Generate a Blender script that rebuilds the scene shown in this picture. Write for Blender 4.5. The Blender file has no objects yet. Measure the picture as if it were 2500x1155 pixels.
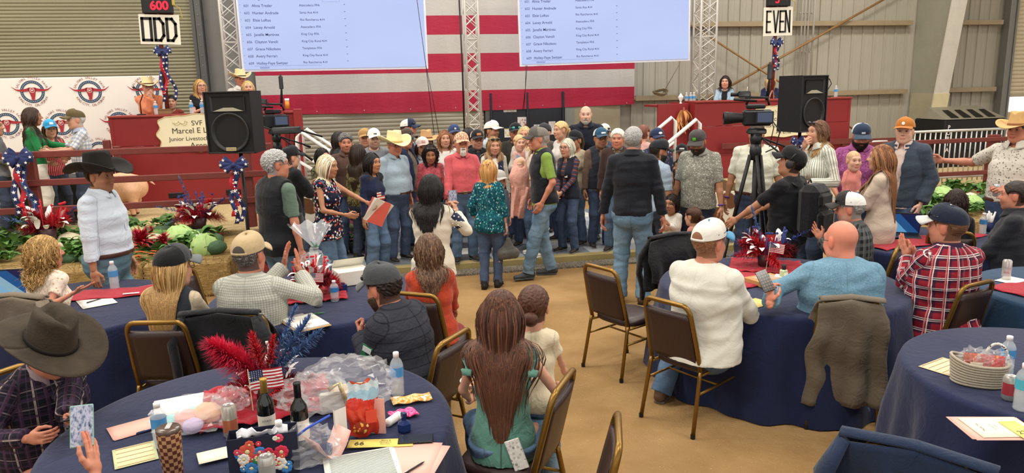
import bpy,math,random
import numpy as np
from mathutils import Matrix,Vector
random.seed(7);rng=np.random.default_rng(7)
S=bpy.context.scene;COL=S.collection
pi=math.pi
# ---------------------------------------------------------------- camera
F=1780.0;CH=2.3;TH=math.radians(11);PIT=math.radians(11.5);ROL=0.023
A3=lambda*v:np.array(v,float)
fw0=A3(math.sin(TH),math.cos(TH),0);R0=A3(math.cos(TH),-math.sin(TH),0);ZU=A3(0,0,1)
fw=fw0*math.cos(PIT)-ZU*math.sin(PIT);U0=np.cross(R0,fw)
CR=math.cos(ROL)*R0-math.sin(ROL)*U0;CU=math.sin(ROL)*R0+math.cos(ROL)*U0
CC=A3(0,0,CH)
cam_d=bpy.data.cameras.new('camera');cam=bpy.data.objects.new('camera',cam_d);COL.objects.link(cam)
cam_d.sensor_fit='HORIZONTAL';cam_d.sensor_width=36;cam_d.lens=36*F/2500;cam_d.clip_start=.05;cam_d.clip_end=300
cam.matrix_world=Matrix(((CR[0],CU[0],-fw[0],0),(CR[1],CU[1],-fw[1],0),(CR[2],CU[2],-fw[2],CH),(0,0,0,1)))
S.camera=cam
def ray(px,py):return fw+CR*(px-1250)/F-CU*(py-577.5)/F
def P(px,py,z=0.0):
 d=ray(px,py);return CC+d*((z-CH)/d[2])
def D(px,py,dep):
 d=ray(px,py);return CC+d*(dep/d.dot(fw0))
def W(px,py,Y):
 d=ray(px,py);return CC+d*(Y/d[1])
 # ---------------------------------------------------------------- world, lights, exposure
S.view_settings.view_transform='Standard';S.view_settings.look='None'
S.view_settings.exposure=-0.04;S.view_settings.gamma=1;S.view_settings.use_curve_mapping=False
wd=bpy.data.worlds.new('world');S.world=wd;wd.use_nodes=True
wb=wd.node_tree.nodes['Background'];wb.inputs[0].default_value=(1.0,0.985,0.96,1);wb.inputs[1].default_value=1.15
LAMPS=[(x,y)for x in(-11,-5.5,0,5.5,11)for y in(1.5,7.0,12.5)]
for x,y in LAMPS:
 ld=bpy.data.lights.new('high_bay_light','AREA');ld.shape='RECTANGLE';ld.size=2.4;ld.size_y=1.0
 ld.energy=235;ld.color=(1.0,0.965,0.90)
 lo=bpy.data.objects.new('high_bay_light',ld);COL.objects.link(lo);lo.location=(x,y,7.25)
 # ---------------------------------------------------------------- helpers
def tag(o,label=None,cat=None,group=None,kind=None):
 if label:o['label']=label
 if cat:o['category']=cat
 if group:o['group']=group
 if kind:o['kind']=kind
 return o
def thing(name,label,cat,loc=(0,0,0),rz=0.0,group=None):
 o=bpy.data.objects.new(name,None);COL.objects.link(o);o.empty_display_size=.1
 o.location=loc;o.rotation_euler=(0,0,rz);return tag(o,label,cat,group)
def link(name,me,mat=None,parent=None,smooth=True):
 if mat is not None:
  for m in(mat if isinstance(mat,(list,tuple))else[mat]):me.materials.append(m)
 o=bpy.data.objects.new(name,me);COL.objects.link(o)
 if parent is not None:o.parent=parent
 if smooth and len(me.polygons):me.polygons.foreach_set('use_smooth',np.ones(len(me.polygons),bool))
 return o
def npmesh(name,v,q):
 me=bpy.data.meshes.new(name);v=np.asarray(v,np.float32);q=np.asarray(q,np.int32);k=q.shape[1]
 me.vertices.add(len(v));me.vertices.foreach_set('co',v.ravel())
 me.loops.add(q.size);me.loops.foreach_set('vertex_index',q.ravel())
 me.polygons.add(len(q));me.polygons.foreach_set('loop_start',np.arange(0,q.size,k,dtype=np.int32))
 me.update(calc_edges=True);return me
def vattr(me,name,arr):
 if arr.shape[1]==4:
  a=me.attributes.new(name,'FLOAT_COLOR','POINT');a.data.foreach_set('color',np.asarray(arr,np.float32).ravel())
 else:
  a=me.attributes.new(name,'FLOAT_VECTOR','POINT');a.data.foreach_set('vector',np.asarray(arr,np.float32).ravel())
def copy_tree(o,parent=None,loc=None,rz=None,label=None,group=None):
 c=o.copy();COL.objects.link(c);c.parent=parent
 if loc is not None:c.location=loc
 if rz is not None:c.rotation_euler=(0,0,rz)
 if label:c['label']=label
 if group:c['group']=group
 for ch in list(o.children):
  d=copy_tree(ch,c);d.matrix_parent_inverse=ch.matrix_parent_inverse.copy()
 return c
def unit(v):v=np.asarray(v,float);return v/max(1e-9,np.linalg.norm(v))
def rotm(ax,a):
 c,s=math.cos(a),math.sin(a)
 return{'x':np.array([[1,0,0],[0,c,-s],[0,s,c]]),'y':np.array([[c,0,s],[0,1,0],[-s,0,c]]),'z':np.array([[c,-s,0],[s,c,0],[0,0,1.]])}[ax]
class MB:
 def __init__(s):s.v=[];s.f=[];s.m=[];s.R=np.eye(3);s.T=np.zeros(3);s.mi=0
 def at(s,T=(0,0,0),R=None):s.T=np.array(T,float);s.R=np.eye(3)if R is None else R;return s
 def add(s,v,f):
  n=len(s.v);v=np.asarray(v,float)@s.R.T+s.T;s.v.extend(map(tuple,v))
  for q in f:s.f.append(tuple(i+n for i in q));s.m.append(s.mi)
  return s
 def box(s,c,d,b=0.0):
  x,y,z=[k/2 for k in d]
  if b:
   i=min(b,x*.9,y*.9,z*.9);v=[]
   for sx in(-1,1):
    for sy in(-1,1):
     for sz in(-1,1):v+=[(sx*x,sy*(y-i),sz*(z-i)),(sx*(x-i),sy*y,sz*(z-i)),(sx*(x-i),sy*(y-i),sz*z)]
   I=lambda a,b_,c_,k:((a*2+b_)*2+c_)*3+k;f=[]
   for t in(0,1):
    f+=[[I(t,0,0,0),I(t,1,0,0),I(t,1,1,0),I(t,0,1,0)][::1 if t else-1],[I(0,t,0,1),I(1,t,0,1),I(1,t,1,1),I(0,t,1,1)][::-1 if t else 1],[I(0,0,t,2),I(1,0,t,2),I(1,1,t,2),I(0,1,t,2)][::1 if t else-1]]
    for u in(0,1):
     f+=[(I(t,u,0,0),I(t,u,1,0),I(t,u,1,1),I(t,u,0,1)),(I(t,0,u,0),I(t,1,u,0),I(t,1,u,2),I(t,0,u,2)),(I(0,t,u,1),I(1,t,u,1),I(1,t,u,2),I(0,t,u,2))]
     for w in(0,1):f.append((I(t,u,w,0),I(t,u,w,1),I(t,u,w,2)))
  else:
   v=[(sx*x,sy*y,sz*z)for sx in(-1,1)for sy in(-1,1)for sz in(-1,1)]
   f=[(0,1,3,2),(4,6,7,5),(0,4,5,1),(2,3,7,6),(0,2,6,4),(1,5,7,3)]
  return s.add(np.array(v)+np.array(c,float),f)
 def tube(s,pts,r,n=8,cap=True,flat=1.0,closed=False):
  p=np.array(pts,float);m=len(p);r=np.full(m,r)if np.isscalar(r)else np.array(r,float)
  if closed:t=np.roll(p,-1,0)-np.roll(p,1,0)
  else:t=np.gradient(p,axis=0)
  t/=np.maximum(1e-9,np.linalg.norm(t,axis=1))[:,None]
  u=np.cross(t[0],(0,0,1.));u=np.cross(t[0],(1.,0,0))if np.linalg.norm(u)<.15 else u;u=unit(u);v=[]
  for k in range(m):
   u=unit(u-t[k]*u.dot(t[k]));w=np.cross(t[k],u)
   for j in range(n):a=2*pi*j/n;v.append(p[k]+r[k]*(u*math.cos(a)+w*flat*math.sin(a)))
  f=[(k*n+j,k*n+(j+1)%n,((k+1)%m)*n+(j+1)%n,((k+1)%m)*n+j)for k in range(m if closed else m-1)for j in range(n)]
  if cap and not closed:f+=[tuple(range(n))[::-1],tuple((m-1)*n+j for j in range(n))]
  return s.add(v,f)
 def bar(s,a,b,w,h=None):
  a,b=np.array(a,float),np.array(b,float);h=h or w;t=unit(b-a);u=np.cross(t,(0,0,1.))
  u=unit(u)if np.linalg.norm(u)>1e-3 else A3(1,0,0);q=np.cross(u,t)
  v=[e+u*i*w/2+q*j*h/2 for e in(a,b)for i,j in((-1,-1),(1,-1),(1,1),(-1,1))]
  return s.add(v,[(3,2,1,0),(4,5,6,7),(0,1,5,4),(1,2,6,5),(2,3,7,6),(3,0,4,7)])
 def lathe(s,prof,n=20,sx=1.0,sy=1.0,c=(0,0,0),cap=True):
  m=len(prof);v=[(c[0]+r*sx*math.cos(2*pi*j/n),c[1]+r*sy*math.sin(2*pi*j/n),c[2]+z)for r,z in prof for j in range(n)]
  f=[(k*n+j,k*n+(j+1)%n,(k+1)*n+(j+1)%n,(k+1)*n+j)for k in range(m-1)for j in range(n)]
  if cap:f+=[tuple(range(n))[::-1],tuple((m-1)*n+j for j in range(n))]
  return s.add(v,f)
 def ball(s,c,r,n=10,m=6):
  r=(r,r,r)if np.isscalar(r)else r;v=[(0,0,-1)]
  for k in range(1,m):v+=[(math.sin(pi*k/m)*math.cos(2*pi*j/n),math.sin(pi*k/m)*math.sin(2*pi*j/n),-math.cos(pi*k/m))for j in range(n)]
  v.append((0,0,1));f=[(0,1+(j+1)%n,1+j)for j in range(n)]
  f+=[(1+k*n+j,1+k*n+(j+1)%n,1+(k+1)*n+(j+1)%n,1+(k+1)*n+j)for k in range(m-2)for j in range(n)]
  f+=[(1+(m-2)*n+j,1+(m-2)*n+(j+1)%n,len(v)-1)for j in range(n)]
  return s.add(np.array(v)*np.array(r)+np.array(c,float),f)
 def prism(s,poly,d,axis='y'):
  n=len(poly);v=[(x,0,z)for x,z in poly]+[(x,d,z)for x,z in poly]
  if axis=='z':v=[(x,y,0)for x,y in poly]+[(x,y,d)for x,y in poly]
  return s.add(v,[tuple(range(n)),tuple(range(n,2*n))[::-1]]+[((i+1)%n,i,n+i,n+(i+1)%n)for i in range(n)])
 def sheet(s,fn,nu,nv,th=0.0):
  g=np.array([[fn(i/nu,j/nv)for j in range(nv+1)]for i in range(nu+1)],float)
  f=[(i*(nv+1)+j,(i+1)*(nv+1)+j,(i+1)*(nv+1)+j+1,i*(nv+1)+j+1)for i in range(nu)for j in range(nv)]
  if not th:return s.add(g.reshape(-1,3),f)
  nn=np.cross(np.gradient(g,axis=0),np.gradient(g,axis=1));nn/=np.maximum(1e-9,np.linalg.norm(nn,axis=2))[...,None]
  N=(nu+1)*(nv+1);v=np.concatenate([(g+nn*th/2).reshape(-1,3),(g-nn*th/2).reshape(-1,3)])
  f2=f+[tuple(N+i for i in q[::-1])for q in f];e=[i*(nv+1)for i in range(nu+1)]
  E=[i*(nv+1)for i in range(nu)]
  for i in range(nu):
   a,b=i*(nv+1),(i+1)*(nv+1);f2+=[(b,a,a+N,b+N),(a+nv,b+nv,b+nv+N,a+nv+N)]
  for j in range(nv):
   a,b=j,j+1;f2+=[(a,b,b+N,a+N)];a+=nu*(nv+1);b+=nu*(nv+1);f2+=[(b,a,a+N,b+N)]
  return s.add(v,f2)
 def mesh(s,name='mesh'):
  me=bpy.data.meshes.new(name);me.from_pydata(s.v,[],s.f);me.polygons.foreach_set('material_index',s.m);return me
 def build(s,name,mat,parent=None,smooth=False,loc=None,rz=None):
  o=link(name,s.mesh(name),mat,parent,smooth)
  if loc is not None:o.location=loc
  if rz is not None:o.rotation_euler=(0,0,rz)
  return o
  # ---------------------------------------------------------------- materials
def rgb(c):
 if isinstance(c,str):
  c=c.lstrip('#');c=[int(c[i:i+2],16)/255 for i in(0,2,4)]
  return tuple(x/12.92 if x<=.04045 else((x+.055)/1.055)**2.4 for x in c)
 return tuple(c)
class NT:
 def __init__(s,name):
  s.m=bpy.data.materials.new(name);s.m.use_nodes=True;s.t=s.m.node_tree;s.b=s.t.nodes['Principled BSDF'];s.out=s.t.nodes['Material Output']
 def n(s,ty,**kw):
  x=s.t.nodes.new('ShaderNode'+ty)
  for k,v in kw.items():
   if k in x.inputs.keys():x.inputs[k].default_value=v
   elif k.startswith('i')and k[1:].isdigit():x.inputs[int(k[1:])].default_value=v
   else:setattr(x,k,v)
  return x
 def l(s,a,b):s.t.links.new(a,b)
 def coord(s,src='Object',scale=(1,1,1),rot=(0,0,0)):
  if src=='pat':c=s.n('Attribute',attribute_name='pat').outputs['Vector']
  else:c=s.n('TexCoord').outputs[src]
  mp=s.n('Mapping');mp.inputs['Scale'].default_value=scale;mp.inputs['Rotation'].default_value=rot;s.l(c,mp.inputs[0]);return mp.outputs[0]
 def noise(s,co,sc,det=3,rough=.55,dist=0):
  x=s.n('TexNoise');x.inputs['Scale'].default_value=sc;x.inputs['Detail'].default_value=det;x.inputs['Roughness'].default_value=rough;x.inputs['Distortion'].default_value=dist;s.l(co,x.inputs['Vector']);return x.outputs[0]
 def ramp(s,fac,stops,const=False):
  x=s.n('ValToRGB');e=x.color_ramp.elements;x.color_ramp.interpolation='CONSTANT' if const else 'LINEAR'
  while len(e)<len(stops):e.new(.5)
  for k,(p,c)in enumerate(stops):e[k].position=p;e[k].color=(*rgb(c),1)
  s.l(fac,x.inputs[0]);return x.outputs[0]
 def math(s,op,a,b=None,c=None):
  x=s.n('Math',operation=op)
  for i,v in enumerate((a,b,c)):
   if v is None:continue
   if isinstance(v,(int,float)):x.inputs[i].default_value=v
   else:s.l(v,x.inputs[i])
  return x.outputs[0]
 def mix(s,fac,a,b,mode='MIX'):
  x=s.n('Mix',data_type='RGBA',blend_type=mode)
  for i,v in((0,fac),(6,a),(7,b)):
   if isinstance(v,(int,float)):x.inputs[i].default_value=v
   elif isinstance(v,(str,tuple)):x.inputs[i].default_value=(*rgb(v),1)
   else:s.l(v,x.inputs[i])
  return x.outputs[2]
 def sep(s,co):
  x=s.n('SeparateXYZ');s.l(co,x.inputs[0]);return x.outputs
 def base(s,c):
  if isinstance(c,(str,tuple)):s.b.inputs['Base Color'].default_value=(*rgb(c),1)
  else:s.l(c,s.b.inputs['Base Color'])
 def bump(s,h,st=.3,d=.01):
  x=s.n('Bump');x.inputs['Strength'].default_value=st;x.inputs['Distance'].default_value=d;s.l(h,x.inputs['Height']);s.l(x.outputs[0],s.b.inputs['Normal'])
 def fin(s,r=.6,spec=.4,metal=0):s.b.inputs['Roughness'].default_value=r;s.b.inputs['Specular IOR Level'].default_value=spec;s.b.inputs['Metallic'].default_value=metal;return s.m
_MC={}
def memo(fn):
 def g(*a,**k):
  key=(fn.__name__,str(a),str(k))
  if key not in _MC:_MC[key]=fn(*a,**k)
  return _MC[key]
 return g
@memo
def plain(c,r=.55,metal=0,spec=.4,var=.12,sc=6.,bump=0.0):
 n=NT('plain');co=n.coord();f=n.noise(co,sc,4);k=rgb(c)
 n.base(n.mix(f,tuple(x*(1-var)for x in k),tuple(min(1,x*(1+var))for x in k))if var else tuple(k))
 if bump:n.bump(n.noise(co,sc*6,3),bump,.01)
 return n.fin(r,spec,metal)
@memo
def glow(c,st):
 n=NT('glow');n.base((0,0,0));n.b.inputs['Emission Color'].default_value=(*rgb(c),1);n.b.inputs['Emission Strength'].default_value=st;return n.fin(.4)
@memo
def clear(c='#ffffff',a=.25,r=.08,spec=.5):
 n=NT('clear');n.base(c);n.b.inputs['Alpha'].default_value=a;return n.fin(r,spec)
def _folds(n,st=.45,src='pat',d=.02,wv=260.):
 co=n.coord(src);a=n.noise(co,9,3,.6,1.2);b=n.noise(co,320,1)
 n.bump(n.math('ADD',a,n.math('MULTIPLY',b,.06)),st,d)
@memo
def cloth(c,r=.85,var=.16,fold=.5,src='pat'):
 n=NT('cloth');k=rgb(c);f=n.noise(n.coord(src),7,4,.6)
 n.base(n.mix(f,tuple(x*(1-var)for x in k),tuple(min(1,x*(1+var))for x in k)));_folds(n,fold,src)
 n.b.inputs['Sheen Weight'].default_value=.15;return n.fin(r,.2)
@memo
def denim(c='#3c5a80',fade='#7d9bb8',amt=.55,src='pat'):
 n=NT('denim');f=n.noise(n.coord(src,(1,.5,1)),5,4,.65);g=n.noise(n.coord(src,(60,400,60)),1,2)
 k=rgb(c);n.base(n.mix(n.math('MULTIPLY',g,.10),n.mix(n.math('MULTIPLY',n.ramp(f,[(.38,'#000000'),(.7,'#ffffff')]),amt),c,fade),'#dfe6ee'));_folds(n,.6,src);return n.fin(.85,.2)
def _lines(n,co,axis,per,w,off=0.):
 x=n.sep(co)[axis];m=n.math('FRACT',n.math('ADD',n.math('MULTIPLY',x,1/per),off));return n.math('LESS_THAN',m,w/per)
@memo
def plaid(bg,bands,src='pat',fold=.45):
 n=NT('plaid');co=n.coord(src);c=bg
 for ax,per,w,off,col_,op in bands:c=n.mix(n.math('MULTIPLY',_lines(n,co,ax,per,w,off),op),c,col_)
 if isinstance(c,str):c=n.mix(0.,c,c)
 n.base(c);_folds(n,fold,src);return n.fin(.85,.2)
@memo
def blotch(cols,sc=40.,vor=True,src='pat',dist=.6,stops=None):
 n=NT('print');co=n.coord(src)
 if vor:
  x=n.n('TexVoronoi');x.inputs['Scale'].default_value=sc;n.l(co,x.inputs['Vector']);f=n.sep(x.outputs['Color'])[0]
  g=n.math('LESS_THAN',x.outputs['Distance'],.42);k=len(cols)-1
  c=n.mix(g,cols[0],n.ramp(f,[(i/k,cols[i+1])for i in range(k)],True))
 else:k=len(cols);c=n.ramp(n.noise(co,sc,4,.6,dist),[(stops[i]if stops else .3+.4*i/k,cols[i])for i in range(k)],True)
 n.base(c);_folds(n,.45,src);return n.fin(.85,.2)
SKINM=None
def vcol(name,r=.5,spec=.3,sss=0.0,bump=0,sc=200):
 n=NT(name);a=n.n('Attribute',attribute_name='col');n.l(a.outputs['Color'],n.b.inputs['Base Color'])
 if sss:n.b.inputs['Subsurface Weight'].default_value=sss;n.b.inputs['Subsurface Scale'].default_value=.01;n.b.inputs['Subsurface Radius'].default_value=(1,.35,.2)
 if bump:n.bump(n.noise(n.coord('Object'),sc,2),bump,.002)
 return n.fin(r,spec)
SKIN=vcol('skin',.52,.35,0,.12,150);HAIRM=vcol('hair',.5,.35)
# ---------------------------------------------------------------- smooth bodies from tapered limbs (distance field -> quads)
class Pr:
 __slots__=('a','b','wa','da','wb','db','R','ca','cb','k','tor')
 def __init__(s,a,b,ra,rb,R=None,ca=False,cb=False,k=.03,tor=False):
  s.a=np.array(a,float);s.b=np.array(b,float)
  s.wa,s.da=(ra,ra)if np.isscalar(ra)else ra;s.wb,s.db=(rb,rb)if np.isscalar(rb)else rb
  s.R=None if R is None else unit(R);s.ca=ca;s.cb=cb;s.k=k;s.tor=tor
 def dist(s,X,Y,Z,e=0.0):
  ab=s.b-s.a;L2=max(1e-9,ab.dot(ab));qx,qy,qz=X-s.a[0],Y-s.a[1],Z-s.a[2]
  tu=(qx*ab[0]+qy*ab[1]+qz*ab[2])/L2;t=np.clip(tu,0,1)
  rx,ry,rz=qx-t*ab[0],qy-t*ab[1],qz-t*ab[2];r2=rx*rx+ry*ry+rz*rz
  w=s.wa+t*(s.wb-s.wa)+e
  if s.R is None:d=np.sqrt(r2)-w
  else:
   dd=s.da+t*(s.db-s.da)+e;la=rx*s.R[0]+ry*s.R[1]+rz*s.R[2];l2=la*la;o2=np.maximum(r2-l2,0)
   k1=np.sqrt(l2/w**2+o2/dd**2);k2=np.sqrt(l2/w**4+o2/dd**4);d=k1*(k1-1)/np.maximum(k2,1e-6)
   d=np.where(k1<.05,-np.minimum(w,dd),d)
  L=math.sqrt(L2)
  if s.cb:d=np.maximum(d,(tu-1)*L)
  if s.ca:d=np.maximum(d,-tu*L)
  return d
 def bb(s,e):
  r=max(s.wa,s.da,s.wb,s.db)+e;return np.minimum(s.a,s.b)-r,np.maximum(s.a,s.b)+r
def smin(a,b,k):h=np.maximum(k-np.abs(a-b),0)/k;return np.minimum(a,b)-h*h*k*.25
def field(prims,h,e=0.0,sub=(),clip=None,pad=.03):
 bb=[p.bb(e)for p in prims];lo=np.min([b[0]for b in bb],0)-2*h-.004;hi=np.max([b[1]for b in bb],0)+2*h+.004
 ax=[np.arange(lo[i],hi[i]+h,h)for i in range(3)];V=np.full([len(a)for a in ax],.5,np.float32)
 for p,(a,b)in zip(prims,bb):
  sl=[];
  for i in range(3):sl.append(slice(max(0,int((a[i]-pad-lo[i])/h)),min(len(ax[i]),int((b[i]+pad-lo[i])/h)+2)))
  X,Y,Z=ax[0][sl[0]][:,None,None],ax[1][sl[1]][None,:,None],ax[2][sl[2]][None,None,:]
  V[tuple(sl)]=smin(V[tuple(sl)],p.dist(X,Y,Z,e),p.k)
 if sub or clip:
  X,Y,Z=ax[0][:,None,None],ax[1][None,:,None],ax[2][None,None,:]
  for p,k in sub:V=-smin(-V,p.dist(X,Y,Z),k)
  if clip is not None:V=np.maximum(V,clip(X,Y,Z))
 return V,lo
CRN=np.array([(i,j,k)for i in(0,1)for j in(0,1)for k in(0,1)])
EDG=[(a,b)for a in range(8)for b in range(a+1,8)if abs(CRN[a]-CRN[b]).sum()==1]
def nets(V,lo,h):
 s=V<0;c=sum(s[i:s.shape[0]-1+i,j:s.shape[1]-1+j,k:s.shape[2]-1+k].astype(np.int8)for i,j,k in CRN)
 I=np.argwhere((c>0)&(c<8));
 if not len(I):return np.zeros((0,3)),np.zeros((0,4),int)
 vals=np.stack([V[I[:,0]+i,I[:,1]+j,I[:,2]+k]for i,j,k in CRN],1).astype(float)
 acc=np.zeros((len(I),3));cnt=np.zeros(len(I))
 for a,b in EDG:
  va,vb=vals[:,a],vals[:,b];m=(va<0)!=(vb<0);t=np.where(m,va/np.where(m,va-vb,1),0)
  acc+=m[:,None]*(CRN[a]+t[:,None]*(CRN[b]-CRN[a]));cnt+=m
 v=(I+acc/cnt[:,None])*h+lo;idx=np.full(c.shape,-1,np.int32);idx[I[:,0],I[:,1],I[:,2]]=np.arange(len(I));Q=[]
 for ax in range(3):
  o=[k for k in range(3)if k!=ax];a=np.take(s,range(s.shape[ax]-1),ax);b=np.take(s,range(1,s.shape[ax]),ax)
  E=np.argwhere(a!=b);
  if not len(E):continue
  ok=np.all([(E[:,k]>0)&(E[:,k]<s.shape[k]-1)for k in o],0);E=E[ok];inn=s[E[:,0],E[:,1],E[:,2]]
  def g(d1,d2):e=E.copy();e[:,o[0]]-=d1;e[:,o[1]]-=d2;return idx[e[:,0],e[:,1],e[:,2]]
  q=np.stack([g(1,1),g(0,1),g(0,0),g(1,0)],1);fl=inn if ax!=1 else~inn;q[~fl]=q[~fl][:,::-1];Q.append(q)
 q=np.concatenate(Q);return v,q[(q>=0).all(1)]
def vnorm(v,q):
 n=np.cross(v[q[:,2]]-v[q[:,0]],v[q[:,3 if q.shape[1]>3 else 1]]-v[q[:,1 if q.shape[1]>3 else 0]]);o=np.zeros_like(v)
 for k in range(q.shape[1]):np.add.at(o,q[:,k],n)
 return o/np.maximum(1e-9,np.linalg.norm(o,axis=1))[:,None]
def blob(prims,h,e=0.0,sub=(),clip=None,fold=0.0,seed=0,fq=(13,13,26)):
 V,lo=field(prims,h,e,sub,clip);v,q=nets(V,lo,h)
 if fold and len(v):
  r=np.random.default_rng(seed);d=np.zeros(len(v))
  for i in range(5):
   k1=r.normal(size=3)*fq;k2=r.normal(size=3)*np.array(fq)*.7;d+=np.sin(v@k1+1.6*np.sin(v@k2+r.uniform(0,6))+r.uniform(0,6))
  v=v+vnorm(v,q)*(fold*d*.45)[:,None]
 return v,q
def pats(v,prims,cx=0.):
 D_=np.stack([p.dist(v[:,0],v[:,1],v[:,2])for p in prims],1);w=D_.argmin(1);o=np.zeros((len(v),3))
 for i,p in enumerate(prims):
  m=w==i
  if not m.any():continue
  x=v[m]
  if p.tor:o[m]=np.stack([np.arctan2(x[:,0],x[:,1]+.0)*.17,x[:,2],x[:,1]*0],1)
  else:
   t=unit(p.b-p.a);e1=unit(np.cross(t,(1,.2,.1)));e2=np.cross(t,e1);qv=x-p.a
   o[m]=np.stack([np.arctan2(qv@e2,qv@e1)*max(.045,p.wa),qv@t+i*.37,qv[:,0]*0+i*3.1],1)
 return o
 # ---------------------------------------------------------------- heads, hands, shoes (built once, then posed)
E_=lambda c,r:Pr(A3(*c)-A3(0,0,.0005),A3(*c)+A3(0,0,.0005),(r[0],r[1]),(r[0],r[1]),R=(1,0,0))
class El:
 def __init__(s,c,r,k=.02):s.c=A3(*c);s.r=A3(*r);s.k=k
 def dist(s,X,Y,Z,e=0.):
  a,b,c=(X-s.c[0]),(Y-s.c[1]),(Z-s.c[2]);r=s.r+e
  k1=np.sqrt((a/r[0])**2+(b/r[1])**2+(c/r[2])**2);k2=np.sqrt((a/r[0]**2)**2+(b/r[1]**2)**2+(c/r[2]**2)**2);return np.where(k1<.05,-r.min(),k1*(k1-1)/np.maximum(k2,1e-6))
 def bb(s,e):return s.c-s.r-e,s.c+s.r+e
def head_prims(sex):
 f=sex=='f';j=.88 if f else 1.0
 P_=[El((0,-.012,.033),(.074,.094,.086)),El((0,.026,-.025),(.061*j,.066,.088),.03),El((0,.056,-.092),(.030*j,.028,.026),.035),El((.040*j,.02,-.066),(.024,.036,.03),.04),El((-.040*j,.02,-.066),(.024,.036,.03),.04),El((.036,.062,-.022),(.024,.022,.026),.03),El((-.036,.062,-.022),(.024,.022,.026),.03),Pr((0,.088,.016),(0,.110,-.020),.007,.0112 if not f else .0095,k=.014),El((.011,.097,-.025),(.007,.009,.007),.008),El((-.011,.097,-.025),(.007,.009,.007),.008),Pr((-.036,.076,.034),(.036,.076,.034),.0105 if not f else .0085,.0105 if not f else .0085,k=.03),Pr((-.017,.088,-.053),(.017,.088,-.053),.0065,.0065,k=.008),Pr((-.014,.088,-.0645),(.014,.088,-.0645),.0075,.0075,k=.008),El((.077,-.010,-.002),(.009,.020,.032),.012),El((-.077,-.010,-.002),(.009,.020,.032),.012),Pr((0,-.018,-.04),(0,-.032,-.15),.056*(.86 if f else 1),.055*(.86 if f else 1),k=.03)]
 sub=[(El((.031,.103,.012),(.019,.022,.014)),.018),(El((-.031,.103,.012),(.019,.022,.014)),.018)]
 return P_,sub
_HP={}
def head_proto(sex,h):
 if(sex,h)in _HP:return _HP[sex,h]
 pr,sub=head_prims(sex);v,q=blob(pr,h,sub=sub);x,y,z=v.T;ax=np.abs(x);m={}
 g=lambda d,w:np.exp(-(d/w)**2)
 m['lip']=((z<-.046)&(z>-.073)&(ax<.026)&(y>.080))*g(z+.059,.012)*1.0
 m['mouth']=((y>.08)&(ax<.024))*g(z+.0590,.0032)
 m['brow']=((ax>.012)&(ax<.048)&(y>.055))*g(z-(.0385+.0045*np.sin((ax-.01)*75)),.0050)
 m['eye']=(y>.06)*g(np.hypot((ax-.031)*.8,(z-.012)*1.5),.017)
 m['cheek']=(y>.03)*g(np.hypot(ax-.042,z+.03),.028)
 m['beard']=((y>-.005)&(z<-.032))*np.clip((-.030-z)/.014,0,1)*np.clip((y+.0)/.02,0,1)*(1-m['lip'])
 m['go']=((y>.06)&(z<-.036)&(ax<.036))*1.0*(1-m['lip'])
 m['scalp']=((.853*(y-.080)-.521*(z-.075)<0)&(z>-.07)&~((ax>.066)&(y>-.03)&(z<.03))&~((z<-.02)&(y>-.01)))*1.0
 m['ear']=(ax>.07)*(z<.03)*(z>-.035)*1.0
 # eyeballs
 e=MB()
 for s in(-1,1):e.ball((s*.031,.0762,.0110),(.0130,.0115,.0088),12,8)
 ev=np.array(e.v);eq=np.array([f if len(f)==4 else(*f,f[2])for f in e.f]);
 _HP[sex,h]=(v,q,m,ev,[f for f in e.f]);return _HP[sex,h]
_HN={}
def hand_proto(pose,h=.0045):
 if(pose,h)in _HN:return _HN[pose,h]
 cv={'relax':(.35,.45,.35),'flat':(.06,.08,.05),'grip':(.95,1.05,.6),'hold':(.55,.75,.45),'fist':(1.35,1.6,.9)}[pose]
 L=[];xs=(.030,.010,-.010,-.029);ln=((.043,.026,.021),(.048,.029,.022),(.044,.027,.021),(.034,.021,.019));y0=(.088,.092,.089,.081)
 L+=[Pr((.018,.025,0),(.021,.085,.002),(.022,.0125),(.019,.0115),R=(1,0,0),k=.014),Pr((-.014,.025,0),(-.019,.080,0),(.020,.0125),(.018,.0105),R=(1,0,0),k=.014),Pr((0,-.03,0),(0,.03,0),(.026,.020),(.030,.015),R=(1,0,0),k=.02)]
 for i in range(4):
  p=A3(xs[i],y0[i],.001);a=0.;sp=(.06,.02,-.03,-.09)[i]*(1 if pose=='flat' else .6);r=.0092 if i<3 else .0080
  for k in range(3):
   a+=cv[k]*(1+.12*i);d=A3(math.sin(sp)*math.cos(a),math.cos(sp)*math.cos(a),-math.sin(a));q=p+d*ln[i][k]*1.02
   L.append(Pr(p,q,r-.0006*k,r-.0006*(k+1),k=.005));p=q
 t={'flat':((.034,.030,-.004),(.058,.058,-.010),(.068,.088,-.012),(.070,.112,-.010)),'relax':((.030,.025,-.006),(.050,.052,-.020),(.052,.082,-.030),(.046,.104,-.036)),'grip':((.028,.025,-.010),(.042,.052,-.030),(.034,.080,-.046),(.018,.096,-.052)),'hold':((.030,.025,-.010),(.050,.050,-.028),(.050,.080,-.044),(.042,.102,-.054)),'fist':((.028,.025,-.010),(.040,.052,-.028),(.026,.074,-.040),(.006,.084,-.042))}[pose]
 for k in range(3):L.append(Pr(t[k],t[k+1],(.0155,.0115,.0095)[k],(.0115,.0095,.0085)[k],k=.008))
 v,q=blob(L,h);_HN[pose,h]=(v,q);return v,q
_SH={}
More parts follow.
